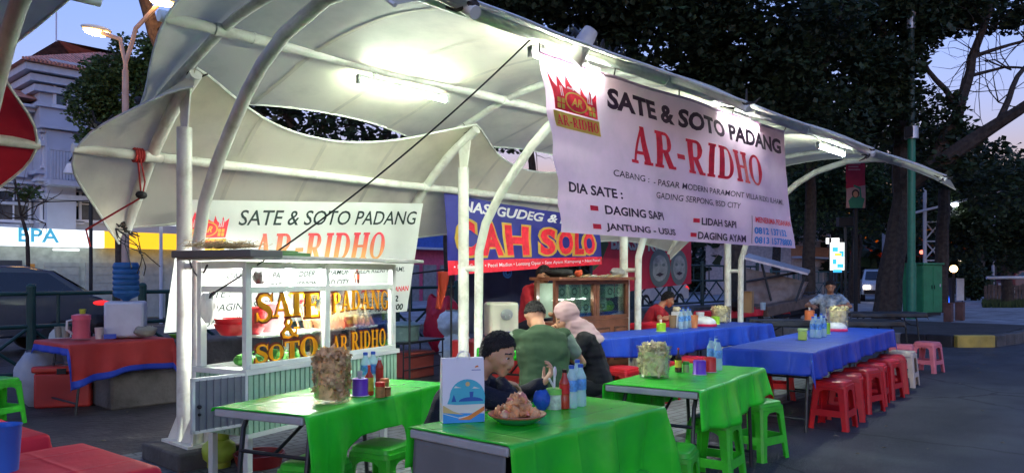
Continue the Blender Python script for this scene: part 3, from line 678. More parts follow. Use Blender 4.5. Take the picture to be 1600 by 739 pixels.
# grey horn speaker
hs = thing('horn_speaker', 'grey horn loudspeaker clamped to the front pipe at the banner corner', 'speaker', tuple(onY(905,78,3.44)))
q = MB(Matrix.Rotation(rad(25),4,'Y') @ Matrix.Rotation(rad(20),4,'X')).use(M('grey_plastic',(.42,.42,.44),.5,var=.1)); q.lathe([(.001,.17),(.055,.17),(.065,.10),(.07,.0),(.085,-.1),(.088,-.12),(.07,-.11),(.001,-.05)],(0,0,0),18,False); q.build('horn', hs)
q = MB().use(m_black); q.beam((0,.0,.1),(0,.06,.17),.04,.03); q.build('bracket', hs)
q = MB().use(m_black)
for k in range(9): q.tube([Vector((4.3+.09*k,3.45,3.17)), Vector((4.33+.09*k,3.44,3.2+.02*(k%3))), Vector((4.38+.09*k,3.46,3.16))], .009, 5)
tag(q.build('cable_bundle'), 'black cable wound along the front pipe beside the horn speaker', 'cable')
# long black cable from the front pipe down to the first cart
a = onY(829,62,3.55); b = Vector((2.55,5.15,1.33)); q = MB().use(m_black)
q.tube([a.lerp(b, k/16)-Vector((0,0,.10*4*(k/16)*(1-k/16))) for k in range(17)], .0065, 6)
q.tube([b, b+Vector((-.03,-.0,-.02)), b+Vector((-.05,0,-.05))], .013, 6)
tag(q.build('cable'), 'long thin black cable slanting from the front pipe down to the first cart', 'cable')
q = MB().use(m_black); b0 = Vector((2.74,5.98,1.62)); b1 = Vector((2.52,5.2,1.52)); q.tube([b0.lerp(b1,k/8)-Vector((0,0,.12*4*(k/8)*(1-k/8))) for k in range(9)], .008, 5)
tag(q.build('cable'), 'short black cable sagging between the first post and the cart roof', 'cable')

# ------------------------------------------------------------ banners
t_blk = M('print_black', (.025,.018,.03), .6); t_red = M('print_red', (.80,.022,.05), .6, var=.2, scale=20); t_yel = M('print_yellow', (.62,.42,.06), .6)
t_blue = M('print_blue', (.04,.24,.60), .6); t_wht = M('print_white', (.75,.75,.78), .6); t_dgr = M('print_dark_green', (.012,.03,.03), .6)
m_ban = M('banner_vinyl_mauve', (.74,.54,.70), .55, var=.06, bump=.5, bscale=4, scale=3, dirt=(.50,.41,.50), dscale=2.2, damt=.5, transl=.22)
m_banw = M('banner_vinyl_white', (.72,.76,.74), .5, var=.05, scale=3, transl=.25)
m_banb = M('banner_vinyl_blue', (.03,.035,.30), .45, var=.15, scale=3, transl=.15)
m_banr = M('banner_vinyl_red', (.50,.02,.05), .5, var=.15, scale=3, transl=.15)
grad = bpy.data.materials.new('print_red_to_yellow'); grad.use_nodes = True; _n = grad.node_tree.nodes; _l = grad.node_tree.links
_g = _n.new('ShaderNodeTexCoord'); _s = _n.new('ShaderNodeSeparateXYZ'); _m = _n.new('ShaderNodeMapRange'); _r = _n.new('ShaderNodeMix'); _r.data_type = 'RGBA'
_l.new(_g.outputs['Object'], _s.inputs[0]); _l.new(_s.outputs[2], _m.inputs[0]); _l.new(_m.outputs[0], _r.inputs[0]); _r.inputs[6].default_value = (.75,.42,.12,1); _r.inputs[7].default_value = (.65,.03,.06,1); _l.new(_r.outputs[2], _n['Principled BSDF'].inputs['Base Color'])
def logo(S, q, u0, v0, u1, v1, red, yel):
    X = lambda a, b: (u0+(u1-u0)*a, v0+(v1-v0)*b)
    # peaked red roof with horns, striped flanks, oval badge, name plate
    S.poly(q, [X(.08,.33),X(.02,.98),X(.10,.80),X(.16,.72),X(.2,.95),X(.28,.8),X(.34,.74),X(.38,1.0),X(.46,.84),X(.56,.74),X(.64,.7),X(.66,.86),X(.72,.72),X(.8,.66),X(.84,.84),X(.89,.7),X(.98,.8),X(.94,.33)], red, .003)
    for a in (.2,.235,.76,.80,.845): S.poly(q, [X(a,.58),X(a+.018,.58),X(a+.03,.76),X(a+.012,.76)], t_wht, .0045)
    for a in (.12,.2,.76,.84):
        for b in (.36,.46): S.poly(q, [X(a,b),X(a+.06,b),X(a+.06,b+.08),X(a,b+.08)], yel, .0045)
    c = X(.51,.53); ru, rv = (u1-u0)*.24, (v1-v0)*.18
    S.ring(q, c, (ru*.87,rv*.87), (ru,rv), yel, .005, 30)
    S.text(q, 'AR', (c[0]-ru*.5, c[1]-rv*.42, c[0]+ru*.5, c[1]+rv*.42), yel, .03, .35, .006)
    S.text(q, 'zulphy', (*X(.36,.76-.02), *X(.66,.80)), t_wht, .02, .3, .006)
    S.poly(q, [X(.04,.02),X(.96,.02),X(.96,.30),X(.04,.30)], yel, .0055)
    S.text(q, 'AR-RIDHO', (*X(.08,.07), *X(.92,.25)), red, off=.0075, ser=True)
def menu_banner(S, q, ink, red, blu, yel, name_mat, bold=.042, it=.0, cut=.04):
    w = dict(cut=cut)
    logo(S, q, .012, .60, .165, .925, red, yel)
    S.text(q, 'SATE & SOTO PADANG', (.196,.80,.974,.925), ink, bold, it, **w)
    S.text(q, 'AR-RIDHO', (.262,.49,.835,.735), name_mat, ser=True, **w)
    S.text(q, 'CABANG :', (.183,.378,.322,.42), ink, .008, .15, **w)
    S.text(q, '- PASAR MODERN PARAMONT VILLA RIZKI ILHAMI,', (.338,.362,.955,.412), ink, .006, .12, **w)
    S.text(q, 'GADING SERPONG, BSD CITY', (.346,.275,.695,.325), ink, .006, .12, **w)
    S.text(q, 'DIA SATE :', (.03,.238,.204,.298), ink, bold*.7, it, **w)
    S.text(q, 'DAGING SAPI', (.142,.132,.359,.188), ink, bold*.7, it, **w)
    S.text(q, 'JANTUNG - USUS', (.137,.022,.401,.078), ink, bold*.7, it, **w)
    S.text(q, 'LIDAH SAPI', (.516,.128,.676,.182), ink, bold*.7, it, **w)
    S.text(q, 'DAGING AYAM', (.504,.022,.718,.078), ink, bold*.7, it, **w)
    for u, v in ((.098,.147),(.098,.036),(.485,.142),(.475,.036)): S.poly(q, [(u,v),(u+.024,v),(u+.024,v+.03),(u,v+.03)], red)
    S.poly(q, [(.744,.015),(.7465,.015),(.7465,.24),(.744,.24)], ink)
    S.text(q, 'MENERIMA PESANAN', (.762,.188,.988,.235), red, .02, **w)
    S.text(q, '0812 137152', (.755,.095,.945,.152), blu, .035, **w)
    S.text(q, '0813 15778800', (.757,.018,.975,.075), blu, .035, **w)
def banner_sheet(q, S, mat, nu=48, nv=20): q.use(mat).grid(lambda u, v: S(u, v), nu, nv)
# front banner on the front pipe
Yb = 3.5
S = Sheet(onY(841,82,Yb), onY(1226,206,Yb+.02), onY(868,352,Yb+.05), onY(1241,388,Yb+.05),
          lambda u, v: .035*math.sin(u*9+v*3)*(1-v*.6)+.02*math.sin(u*23+v*9)*(1-abs(2*u-1))+.012*math.sin(v*26+u*5)*math.exp(-u*9)+.05*math.exp(-((u)/.05)**2)*(1-v)+.008*noise.noise(Vector((u*14,v*6,0))))
S.c[2] += Vector((0,0,-.05))
q = MB(); banner_sheet(q, S, m_ban); menu_banner(S, q, M('print_aubergine',(.045,.02,.05),.6), t_red, t_blue, t_yel, t_red)
q.use(m_ban); q.tube([S(k/30,1,.0) for k in range(31)], .012, 6)
q.use(m_rope)
fb = tag(q.build('banner', smooth=60), 'large mauve white banner reading SATE & SOTO PADANG hung from the front pipe', 'banner')
for u in (0,.22,.45,.7,1):
    q = MB().use(m_black); p = S(u,1); q.tube([p, Vector((p.x+.02,3.5,3.12)), Vector((p.x+.03,3.5,3.19))], .006, 5); q.build('tie', fb)
# white banner behind the first cart
Yw = 6.70
S = Sheet(onY(287,312,Yw), onY(661,318,Yw), onY(256,520,Yw), onY(634,486,Yw), lambda u, v: .03*math.sin(u*7)*(1-v)+.014*math.sin(u*40)*max(0,v-.75)+.01*noise.noise(Vector((u*8,v*4,3))))
q = MB(); banner_sheet(q, S, m_banw); menu_banner(S, q, t_dgr, t_red, t_dgr, t_yel, grad, .008, .12)
o = q.build('banner', smooth=60); zs = [S(.5,.49).z, S(.5,.735).z]; _m.inputs[1].default_value = zs[0]; _m.inputs[2].default_value = zs[1]
tag(o, 'white banner reading SATE & SOTO PADANG hung behind the lit cart', 'banner')
# blue banner
S = Sheet(onY(691,301,6.70), onY(937,344,6.70), onY(700,430,6.70), onY(938,413,6.70), lambda u, v: .03*math.sin(u*8+v*2)+.015*math.sin(u*31)*v*v+.012*noise.noise(Vector((u*10,v*5,1))))
q = MB(); banner_sheet(q, S, m_banb)
S.poly(q, [(0,.0),(1,.0),(1,.175),(0,.175)], t_red, .003)
S.text(q, 'NASI GUDEG & LO', (.09,.80,.80,.95), t_wht, .03, .28)
def outlined(word, x0, x1, v0, v1):
    S.text(q, word, (x0-.008,v0-.02,x1+.008,v1+.02), t_yel, .075, 0, .004); S.text(q, word, (x0+.008,v0+.012,x1-.008,v1-.012), t_red, .05, 0, .007)
for ch, a, b_ in (('C',.045,.165),('A',.175,.325),('H',.335,.50),('S',.56,.67),('O',.675,.79),('L',.785,.865),('O',.845,.955)): outlined(ch, a, b_, .22, .70)
S.text(q, '\u2022 Nasi Gudeg \u2022 Pecel Madiun \u2022 Lontong Opor \u2022 Sate Ayam Kampung \u2022 Nasi Pecel', (.03,.055,.985,.125), t_wht, .012)
tag(q.build('banner', smooth=60), 'blue banner reading CAH SOLO in fat red letters behind the middle stall', 'banner')
# red banner with two grey faces
S = Sheet(onY(926,352,7.9), onY(1078,372,7.9), onY(926,462,7.9), onY(1078,443,7.9), lambda u, v: .03*math.sin(u*8))
q = MB(); banner_sheet(q, S, m_banr)
m_sil = M('print_silver', (.42,.40,.36), .5); m_fc = M('print_grey_green', (.12,.15,.14), .6); m_fc2 = M('print_grey_light', (.26,.27,.25), .6, var=.3, scale=9)
S.text(q, 'BAKSO KUMIS', (.15,.66,.86,.92), t_blk, .06, off=.004); S.text(q, 'BAKSO KUMIS', (.15,.67,.855,.915), m_sil, .035, off=.007)
for cx_, s_ in ((.66,.11),(.86,.09)):
    S.ring(q, (cx_,.36), (.0005,.0005), (s_,.36), m_fc, .009, 26); S.ring(q, (cx_,.36), (.0005,.0005), (s_*.72,.25), m_fc2, .011, 26)
    for e in (-.35,.35): S.ring(q, (cx_+e*s_,.42), (.0005,.0005), (s_*.16,.03), m_fc, .013, 10)
    S.poly(q, [(cx_-s_*.4,.24),(cx_,.28),(cx_+s_*.4,.24),(cx_,.2)], t_blk, .013)
S.poly(q, [(.0,.35),(.06,.45),(.13,.75),(.06,.95),(0,.98)], M('print_leaf_green',(.05,.10,.04),.6), .005)
tag(q.build('banner', smooth=60), 'red banner reading BAKSO KUMIS with two grey faces', 'banner')
# ------------------------------------------------------------ green railings along the boulevard
m_rail = M('green_railing', (.012,.05,.042), .5, var=.2); m_railt = M('dark_green_railing', (.02,.045,.045), .5, var=.2)
def railing(label, xs, y, z0, h, mat, cross=True):
    t = thing('railing', label, 'railing', (xs[0],y,z0))
    for x in xs:
        q = MB().use(mat); q.tube([(x-xs[0],0,-.1),(x-xs[0],0,h+.06)], .055, 10); q.ell((x-xs[0],0,h+.06),(.06,.06,.05),10,6); q.build('post', t)
    for z in (h-.02, h*.62, .12):
        q = MB().use(mat); q.tube([(0,0,z),(xs[-1]-xs[0],0,z)], .028, 8); q.build('rail', t)
    for a, b in zip(xs, xs[1:]):
        q = MB().use(mat); a -= xs[0]; b -= xs[0]
        if cross:
            w = .25*(b-a)
            for c in (a+(b-a)*.25, a+(b-a)*.75):
                q.tube([(c-w,0,.14),(c+w*.9,0,h*.60)], .022, 6); q.tube([(c-w,.03,h*.60),(c+w*.9,.03,.14)], .022, 6)
                q.tube([(c-w*.1,0,h*.62),(c-w*.1,0,h)], .02, 6)
        q.build('lattice', t)
    return t
railing('dark green railing with crossed bars in front of the parked car', [-1.2,.2,1.6,3.04,4.4,5.9,7.4,8.9,10.4], 11.0, .1, 1.14, m_rail)
railing('dark green railing with crossed bars on the planter behind the red banner', [13,14.7,16.4,18.2,20.0,21.8,23.6], 10.9, .55, 1.2, m_railt)
mb = MB().use(m_concd); mb.box((18.4,10.9,.29),(11,.8,.58)); tag(mb.build('planter_wall', bev=.03), 'low grey planter wall carrying the railing behind the far red tables', 'planter')
railing('teal railing in front of the white car on the far plaza', [33,35.5,38,40.5,43], 14.6, .14, 1.5, M('teal_railing',(.03,.10,.11),.5))

# ============================================================ TABLES, CLOTHS, STOOLS
TZ = .74
def plast(name, col, **k): return M(name, col, k.pop('rough', .35), var=k.pop('var', .08), spec=.5, **k)
m_top = plast('table_board_grey', (.40,.41,.40), dirt=(.25,.24,.22), dscale=5); m_leg = M('dark_steel_leg', (.05,.055,.06), .45, metal=.6, var=.2)
c_green = plast('green_vinyl_cloth', (.030,.62,.025), rough=.27, rnd=.03, fold=.31, bump=.3, bscale=7, dirt=(.02,.46,.05), dscale=4); c_lime = plast('bright_green_vinyl_cloth', (.035,.78,.03), rough=.3, fold=.31, bump=.3, bscale=7, dirt=(.05,.62,.05), dscale=5)
c_blue = plast('blue_vinyl_cloth', (.007,.055,.44), rough=.45, fold=.36, bump=.35, bscale=6, dirt=(.02,.05,.28), dscale=4); c_red = plast('red_vinyl_cloth', (.70,.012,.03), rough=.6, fold=.31, bump=.3, bscale=7); c_black = plast('black_tarp', (.015,.017,.02), rough=.42, bump=.5, bscale=12)
c_grey = plast('grey_cloth_lining', (.16,.165,.155), rough=.7)
def fold_table(label, loc, rz, L, W, group='folding tables', top=None, legs=True):
    t = thing('folding_table', label, 'table', (loc[0], loc[1], 0), rz, group)
    q = MB().use(top or m_top); q.box((L/2,W/2,TZ-.022),(L,W,.042)); q.build('tabletop', t, bev=.008)
    for x, s in ((.16,1),(L-.16,-1)):
        for y in (.07, W-.07):
            q = MB().use(m_leg); q.tube([(x+.02*s,y,TZ-.05),(x-.02*s,y,.62),(x-.06*s,y,.3),(x-.09*s,y,.0)], .014, 8); q.build('leg', t)
        for dx, z in ((.04,.5),(.08,.12)): q = MB().use(m_leg); q.tube([(x-dx*s,.07,z),(x-dx*s,W-.07,z)], .011, 6); q.build('crossbar', t)
        q = MB().use(m_leg); q.tube([(x-.03*s,W/2,.5),(x+.32*s,W/2,TZ-.05)], .010, 6); q.build('brace', t)
    return t
def cloth(label, loc, rz, L, W, front=0, back=0, left=0, right=0, mat=None, hem=None, seed=0, lining=None, top=0.006, name='tablecloth', z=TZ, group=None, trim=None):
    """vinyl sheet lying on a table, hanging over the edges; hem(u) scales the front drop along the table"""
    rn = seed*7.3
    R = .014
    def pt(x, y):
        u = min(1, max(0, x/L))
        ex = -x if x < 0 else (x-L if x > L else 0); ey = -y if y < 0 else (y-W if y > W else 0)
        if y < 0 and hem: ey *= hem(u)
        bx = min(max(x,0),L); by = min(max(y,0),W); r = math.hypot(ex, ey)
        wav = .004*noise.noise(Vector((x*3+rn,y*3,0)))
        if r < 1e-6:
            return Vector((bx, by, z+top+wav+.003*noise.noise(Vector((x*9+rn,y*9,3)))))
        dx = (-1 if x < 0 else 1)*(ex/r); dy = (-1 if y < 0 else 1)*(ey/r)
        th = min(r/R, math.pi/2); out = R*math.sin(th); dn = R*(1-math.cos(th))+max(0, r-R*math.pi/2)
        s = bx if ex < ey else by
        f = min(1, r/.25); corner = 2*min(ex,ey)/max(r,1e-6)
        out += f*(.022*math.sin(s*9+rn)+.016*math.sin(s*23+rn*2)+.03*noise.noise(Vector((s*2.2+rn,r*2,1)))+.018)+corner*r*.10
        return Vector((bx+dx*out, by+dy*out, z+top-dn*(1-.0*corner)))
    def axis(a, b, lo, hi, n):
        pts = [lo-a*(1-k/max(1,int(a/.022)))**1.0 for k in range(int(a/.022))] if a > 0 else []
        pts = [p for p in pts if p < lo-.001]; pts += [lo-.016, lo-.008] if a > .02 else []
        pts += [lo+(hi-lo)*k/n for k in range(n+1)]
        pts += [hi+.008, hi+.016] if b > .02 else []
        if b > 0: pts += [hi+b*(k+1)/max(1,int(b/.022)) for k in range(int(b/.022)) if b*(k+1)/int(b/.022) > .018]
        return pts
    xs = axis(left, right, 0, L, int(L/.035)); ys = axis(front, back, 0, W, int(W/.035))
    q = MB().use(mat); n = len(xs)
    vs = [pt(x, y) for y in ys for x in xs]
    fs = [(j*n+i, j*n+i+1, (j+1)*n+i+1, (j+1)*n+i) for j in range(len(ys)-1) for i in range(n-1)]
    q.add(vs, fs)
    if trim:
        k = len(q.mats); q.mats.append(trim)
        for fi, f in enumerate(q.f):
            j, i = divmod(fi, n-1)
            if j < 3 or i < 3 and left or i > n-5 and right: q.fm[fi] = k
    o = q.build(name, None, smooth=70, solid=.003, loc=(loc[0],loc[1],0), rz=rz)
    tag(o, label, 'tablecloth', group)
    if lining:
        q = MB().use(c_grey); q.grid(lambda u, v: Vector((.012-.03*math.sin(u*7)*v*.4-.01*v, .02+(W-.04)*u, TZ-.045-v*(lining*(.8+.2*math.cos(u*3))))), 24, 10); q.build('lining', o, solid=.003)
    return o
def place(px, py, z=TZ): p = onZ(px, py, z); return (p.x, p.y)
def tbl(label_t, label_c, FL, FR, L, W, mat, **k):
    a = Vector((*place(*FL),0)); b = Vector((*place(*FR),0)); rz = math.atan2(b.y-a.y, b.x-a.x)
    fold_table(label_t, a, rz, L, W); c = cloth(label_c, a, rz, L, W, mat=mat, **k)
    return Matrix.Translation(a) @ Matrix.Rotation(rz,4,'Z')
def pw(pts):
    def f(u):
        for (a, va), (b, vb) in zip(pts, pts[1:]):
            if u <= b: t = (u-a)/(b-a); t = t*t*(3-2*t); return va+(vb-va)*t
        return pts[-1][1]
    return f
T1 = tbl('folding table with a grey board edge in front of the lit cart', 'green vinyl cloth hanging to a long point, in front of the lit cart', (472,652), (692,598), 1.34, .60, c_green,
         front=.46, back=.03, right=.10, hem=pw([(0,1.0),(.16,.95),(.28,.52),(.36,.40),(.6,.40),(.72,.72),(.86,.6),(1,.25)]), seed=1)
T2 = tbl('nearest folding table carrying the white paper bag', 'green vinyl cloth on the nearest table, under the paper bag and cracker plate', (793,699), (1012,642), 1.27, .60, c_green,
         front=.40, back=.2, right=.24, hem=pw([(0,1.0),(.5,.9),(1,.95)]), seed=2, lining=.42)
T3 = tbl('folding table with a pale board edge nearest the road', 'brightest lime green cloth, on the table nearest the road', (1089,613), (1195,575), 1.42, .62, c_lime,
         front=.27, back=.30, right=.12, hem=pw([(0,.92),(.4,1.1),(.75,.9),(1,.75)]), seed=3)
fold_table('folding table hidden behind the man in the green shirt', (5.36,4.70), rad(10), 1.25, .58); cloth('green cloth mostly hidden behind the man in the green shirt', (5.36,4.70), rad(10), 1.25, .58, front=.2, left=.1, mat=c_green, seed=4)
a = place(937,531); b = place(1205,506); rz1 = math.atan2(b[1]-a[1], b[0]-a[0]); LB1 = math.hypot(b[0]-a[0], b[1]-a[1])
B1 = Matrix.Translation((*a,0)) @ Matrix.Rotation(rz1,4,'Z')
for k in (0,1):
    p = B1 @ Vector((k*LB1/2,0,0)); fold_table(('left folding table under the rear blue cloth','right folding table under the rear blue cloth')[k], p, rz1, LB1/2-.01, .60)
cloth('long blue vinyl cloth on the rear table beside the woman in the headscarf', a, rz1, LB1, .60, front=.28, left=.14, right=.2, back=.15, mat=c_blue, seed=5, hem=pw([(0,.75),(.3,1.05),(.6,.9),(1,1)]))
a = place(1268,552); b = place(1395,515); rz2 = math.atan2(b[1]-a[1], b[0]-a[0]); LB2 = math.hypot(b[0]-a[0], b[1]-a[1])
B2 = Matrix.Translation((*a,0)) @ Matrix.Rotation(rz2,4,'Z')
for k in (0,1):
    p = B2 @ Vector((k*LB2/2,0,0)); fold_table(('left folding table under the roadside blue cloth','right folding table under the roadside blue cloth')[k], p, rz2, LB2/2-.01, .82)
cloth('blue vinyl cloth on the roadside table above the row of red stools', a, rz2, LB2, .82, front=.25, left=.22, right=.2, back=.15, mat=c_blue, seed=6, hem=pw([(0,1),(.15,.95),(.5,.85),(1,.9)]))
# red tables at the lower left
for (FR, lt, lc, Y, sd) in (((242,731),'red topped folding table at the bottom left corner','plain red vinyl cloth on the table cut by the bottom edge',.62,8), ((70,680),'second red topped table behind the bottom left one','plain red vinyl cloth on the second table from the bottom left',.62,9)):
    p = place(*FR); L = 1.3; rz = rad(4); o = Vector((p[0]-L*math.cos(rz), p[1]-L*math.sin(rz), 0))
    fold_table(lt, o, rz, L, Y); cloth(lc, o, rz, L, Y, front=.12, right=.13, back=.1, mat=c_red, seed=sd)
# black tarped tables behind the blue one
for (FL, FR, lt, lc, W) in (((1192,502),(1412,502),'long low folding table under the nearer black tarp','black tarp on the nearer dark table behind the roadside blue one',.62), ((1330,489),(1447,489),'folding table under the farther black tarp','black tarp on the farther dark table in front of the seated man',.6)):
    a = place(*FL); b = place(*FR); rz = math.atan2(b[1]-a[1], b[0]-a[0]); L = math.hypot(b[0]-a[0], b[1]-a[1])
    fold_table(lt, a, rz, L, W); cloth(lc, a, rz, L, W, front=.1, back=.08, left=.08, right=.1, mat=c_black, seed=12+W)
# red tables behind the rear blue one
for (FL, FR, lt, lc, W) in (((1042,508),(1078,510),'small red table where the man in the red shirt eats','red cloth on the small table of the man in the red shirt',.6), ((1130,488),(1222,478),'red topped table with the cardboard box on it','red cloth under the cardboard box and black bag',.6)):
    a = place(*FL); rz = 0; L = 1.2 if FL[0] < 1100 else 3.0
    fold_table(lt, a, rz, L, W); cloth(lc, a, rz, L, W, front=.14, back=.08, left=.1, right=.1, mat=c_red, seed=15+W)

# ------------------------------------------------------------ plastic stools
def stool(label, mat, loc, rz, group):
    t = thing('plastic_stool', label, 'stool', loc, rz, group)
    def rsq(a, r, z, n=5):
        return [Vector((sx*(a-r)+r*math.cos(b), sy*(a-r)+r*math.sin(b), z)) for sx, sy, b0 in ((1,1,0),(-1,1,90),(-1,-1,180),(1,-1,270)) for b in [rad(b0+90*k/n) for k in range(n+1)]]
    q = MB().use(mat)
    q.loft([rsq(.150,.045,.388), rsq(.158,.05,.392), rsq(.156,.05,.418), rsq(.146,.045,.420), rsq(.142,.045,.445), rsq(.132,.045,.453), rsq(.05,.02,.449)])
    for k in range(4):                    # apron with an arch on each side
        Tm = Matrix.Rotation(k*math.pi/2,4,'Z'); n = 10
        xs = [-.105+.21*i/n for i in range(n+1)]
        vs = [];
        for x in xs:
            za = .372-.055*(abs(x)/.105)**3.2
            for zz in (.395, za):
                y = .150+(.39-zz)*.075
                vs += [(x,y,zz),(x,y-.010,zz)]
        fs = []
        for i in range(n): 
            a = 4*i; b = a+4; fs += [(a,a+2,b+2,b),(a+1,b+1,b+3,a+3),(a+2,a+3,b+3,b+2)]
        q.add(vs, fs, Tm)
    q.build('seat', t, smooth=40)
    for sx, sy in ((1,1),(-1,1),(-1,-1),(1,-1)):
        q = MB().use(mat); T = Matrix.Diagonal((sx,sy,1,1)); rings = []
        for z in (.395,.30,.18,.03,.0):
            o = .151+(.39-z)*.085; w = .074-.022*(1-z/.39) if z > .02 else .058; i = .011; c = .016
            rings.append([Vector(T @ Vector(p)) for p in ((o-w,o,z),(o-c,o,z),(o,o-c,z),(o,o-w,z),(o-i,o-w,z),(o-i,o-c-.003,z),(o-c-.003,o-i,z),(o-w,o-i,z))])
        q.loft(rings); q.build('leg', t, smooth=30)
    q = MB().use(mat)
    for k in range(4):
        Tm = Matrix.Rotation(k*math.pi/2,4,'Z'); o = .151+(.39-.16)*.085
        q.add([Tm @ Vector(p) for p in ((-.13,o-.001,.185),(.13,o-.001,.185),(.125,o+.004,.125),(-.125,o+.004,.125),(-.13,o-.012,.185),(.13,o-.012,.185),(.125,o-.007,.125),(-.125,o-.007,.125))],
              [(0,3,2,1),(4,5,6,7),(0,1,5,4),(3,7,6,2)])
    q.build('stretcher', t)
    return t
s_green = plast('green_stool_plastic', (.05,.62,.03), dirt=(.06,.38,.05), dscale=9, damt=.6, rough=.4, rnd=.12, transl=.12); s_red = plast('red_stool_plastic', (.60,.012,.02), dirt=(.38,.03,.03), dscale=9, damt=.6, rough=.4, rnd=.12, transl=.1)
s_pink = plast('faded_pink_stool_plastic', (.62,.16,.2), rough=.45, rnd=.08); s_beige = plast('beige_stool_plastic', (.5,.42,.34), rough=.5)
def stools(spec, mat, group):
    first = None
    for lb, x, y, r in spec:
        if first is None: first = stool(lb, mat, (x,y,0), rad(r), group)
        else: copy_thing(first, (x,y,0), rad(r), lb, group)
stools([('green stool cut by the left edge near the red cooler', 2.12,8.72,20), ('green stool tucked under the front of the table by the lit cart', 2.86,3.66,14),
        ('green stool under the nearest cloth, only its seat showing', 3.22,2.24,8), ('green stool between the nearest table and the lime green one', 3.93,2.36,20),
        ('green stool on the far side of the lime green table', 4.98,3.22,12), ('green stool pushed under the lime green table with its feet on the asphalt', 4.98,2.62,9), ('green stool standing clear at the right end of the lime green table', 5.88,2.72,-10),
        ('green stool under the man in the green shirt', 4.86,4.05,30), ('green stool under the woman in the headscarf', 5.64,4.12,10), ('green stool under the man in the dark blue top', 2.98,3.22,5), ('green stool half hidden left of the long cloth point', 2.35,3.6,25)], s_green, 'green plastic stools')
sp = []
L6 = ['red stool nearest the road corner of the blue table', 'red stool second along the road side of the blue table', 'red stool third along the road side of the blue table', 'red stool fourth along the road side of the blue table', 'red stool fifth along the road side of the blue table', 'red stool at the far end of the row along the road']
for k in range(6): sp.append((L6[k], 7.5+.56*k, 2.70+.055*k+.02*(k % 2), (4,17,-9,12,-4,22)[k]))
for k, lb in enumerate(('red stool under the near left corner of the roadside blue table', 'red stool in the shade behind the roadside blue cloth', 'red stool midway along the back of the roadside blue table')): sp.append((lb, 7.35+.75*k, 3.72+.05*k, 12*k))
for k, lb in enumerate(('red stool right beside the woman in the headscarf', 'red stool second from the headscarf along the rear blue table', 'red stool before the middle of the rear blue table', 'red stool before the right part of the rear blue table')): sp.append((lb, 7.0+.72*k, 4.78-.03*k, 8*k))
stools(sp, s_red, 'red plastic stools')
stools([('faded pink stool left of the pair by the far black table', 12.0,3.35,10), ('faded pink stool right of the pair by the far black table', 12.75,3.2,-8)], s_pink, 'faded pink stools')
stools([('beige stool at the far corner of the roadside blue table', 10.95,3.05,5)], s_beige, None)

# ============================================================ CARTS
m_alu = M('white_cart_frame', (.62,.66,.62), .4, var=.06); m_rib = M('pale_green_panel', (.30,.50,.34), .5, var=.1, dirt=(.3,.36,.3), dscale=4, damt=.3); m_gdoor = M('grey_cart_door', (.17,.185,.20), .5, var=.1)  # panel green is its paint plus the tablecloth's green reflection, mixed into the colour
def glass_mat(name, tint, a):
    m = bpy.data.materials.new(name); m.use_nodes = True; t = m.node_tree; N = t.nodes; L = t.links; N.remove(N['Principled BSDF'])
    tr = N.new('ShaderNodeBsdfTransparent'); tr.inputs[0].default_value = (*tint,1); gl = N.new('ShaderNodeBsdfGlossy'); gl.inputs['Roughness'].default_value = .03; gl.inputs[0].default_value = (.9,.9,.9,1)
    lw = N.new('ShaderNodeLayerWeight'); lw.inputs[0].default_value = .25; mx = N.new('ShaderNodeMixShader'); ma = N.new('ShaderNodeMath'); ma.operation = 'MULTIPLY'; ma.inputs[1].default_value = a
    L.new(lw.outputs['Fresnel'], ma.inputs[0]); L.new(ma.outputs[0], mx.inputs[0]); L.new(tr.outputs[0], mx.inputs[1]); L.new(gl.outputs[0], mx.inputs[2]); L.new(mx.outputs[0], N['Material Output'].inputs[0]); return m
g_clear = glass_mat('clear_glass', (.95,.97,.96), .8); g_green = glass_mat('greenish_glass', (.86,.95,.90), .8)
def pet(name, tint, a=1.0):
    m = glass_mat(name, tint, a); N = m.node_tree.nodes; return m
lamp_bulb = lamp_mat('lit_bulb', (1.0,1.0,.93), 650)
CZ = .80; CL = 1.74; CD = .48
a = place(385,578,CZ); CR = rad(15.5)
ct = thing('food_cart', 'white glass food cart lettered SATE PADANG with a bright bulb inside', 'cart', (*a,0), CR)
CT = Matrix.Translation((*a,0)) @ Matrix.Rotation(CR,4,'Z')
q = MB().use(m_rib); q.box((CL/2,CD/2,.565),(CL-.02,CD-.02,.45))
n = 34
for k in range(n):
    q.box((CL*(k+.5)/n,-.004,.56),(CL/n*.74,.022,.41))
for k in range(10): q.box((-.004,CD*(k+.5)/10,.56),(.022,CD/10*.74,.41))
q.use(m_alu); q.box((CL/2,CD/2,CZ-.018),(CL+.05,CD+.05,.036)); q.box((CL/2,-.012,.345),(CL+.02,.03,.03))
q.build('base', ct)
for x, y in ((.08,.07),(CL-.08,.07),(.08,CD-.07),(CL-.08,CD-.07)):
    q = MB().use(m_alu); q.box((x,y,.17),(.045,.045,.34)); q.build('leg', ct)
q = MB().use(m_alu)
for x, y in ((.025,.02),(CL/2-.03,.02),(CL-.025,.02),(.025,CD-.02),(CL-.025,CD-.02),(CL/2,CD-.02)): q.box((x,y,(CZ+1.545)/2),(.055,.04,1.545-CZ))
for y in (.02, CD-.02): q.box((CL/2,y,1.35),(CL-.06,.03,.045)); q.box((CL/2,y,1.52),(CL-.06,.034,.05))
for x in (.025, CL-.025): q.box((x,CD/2,1.352),(.03,CD-.06,.045)); q.box((x,CD/2,1.522),(.034,CD-.06,.05))
q.box((CL/2,.0,CZ+.018),(CL-.05,.024,.036))
q.build('frame', ct, bev=.004)
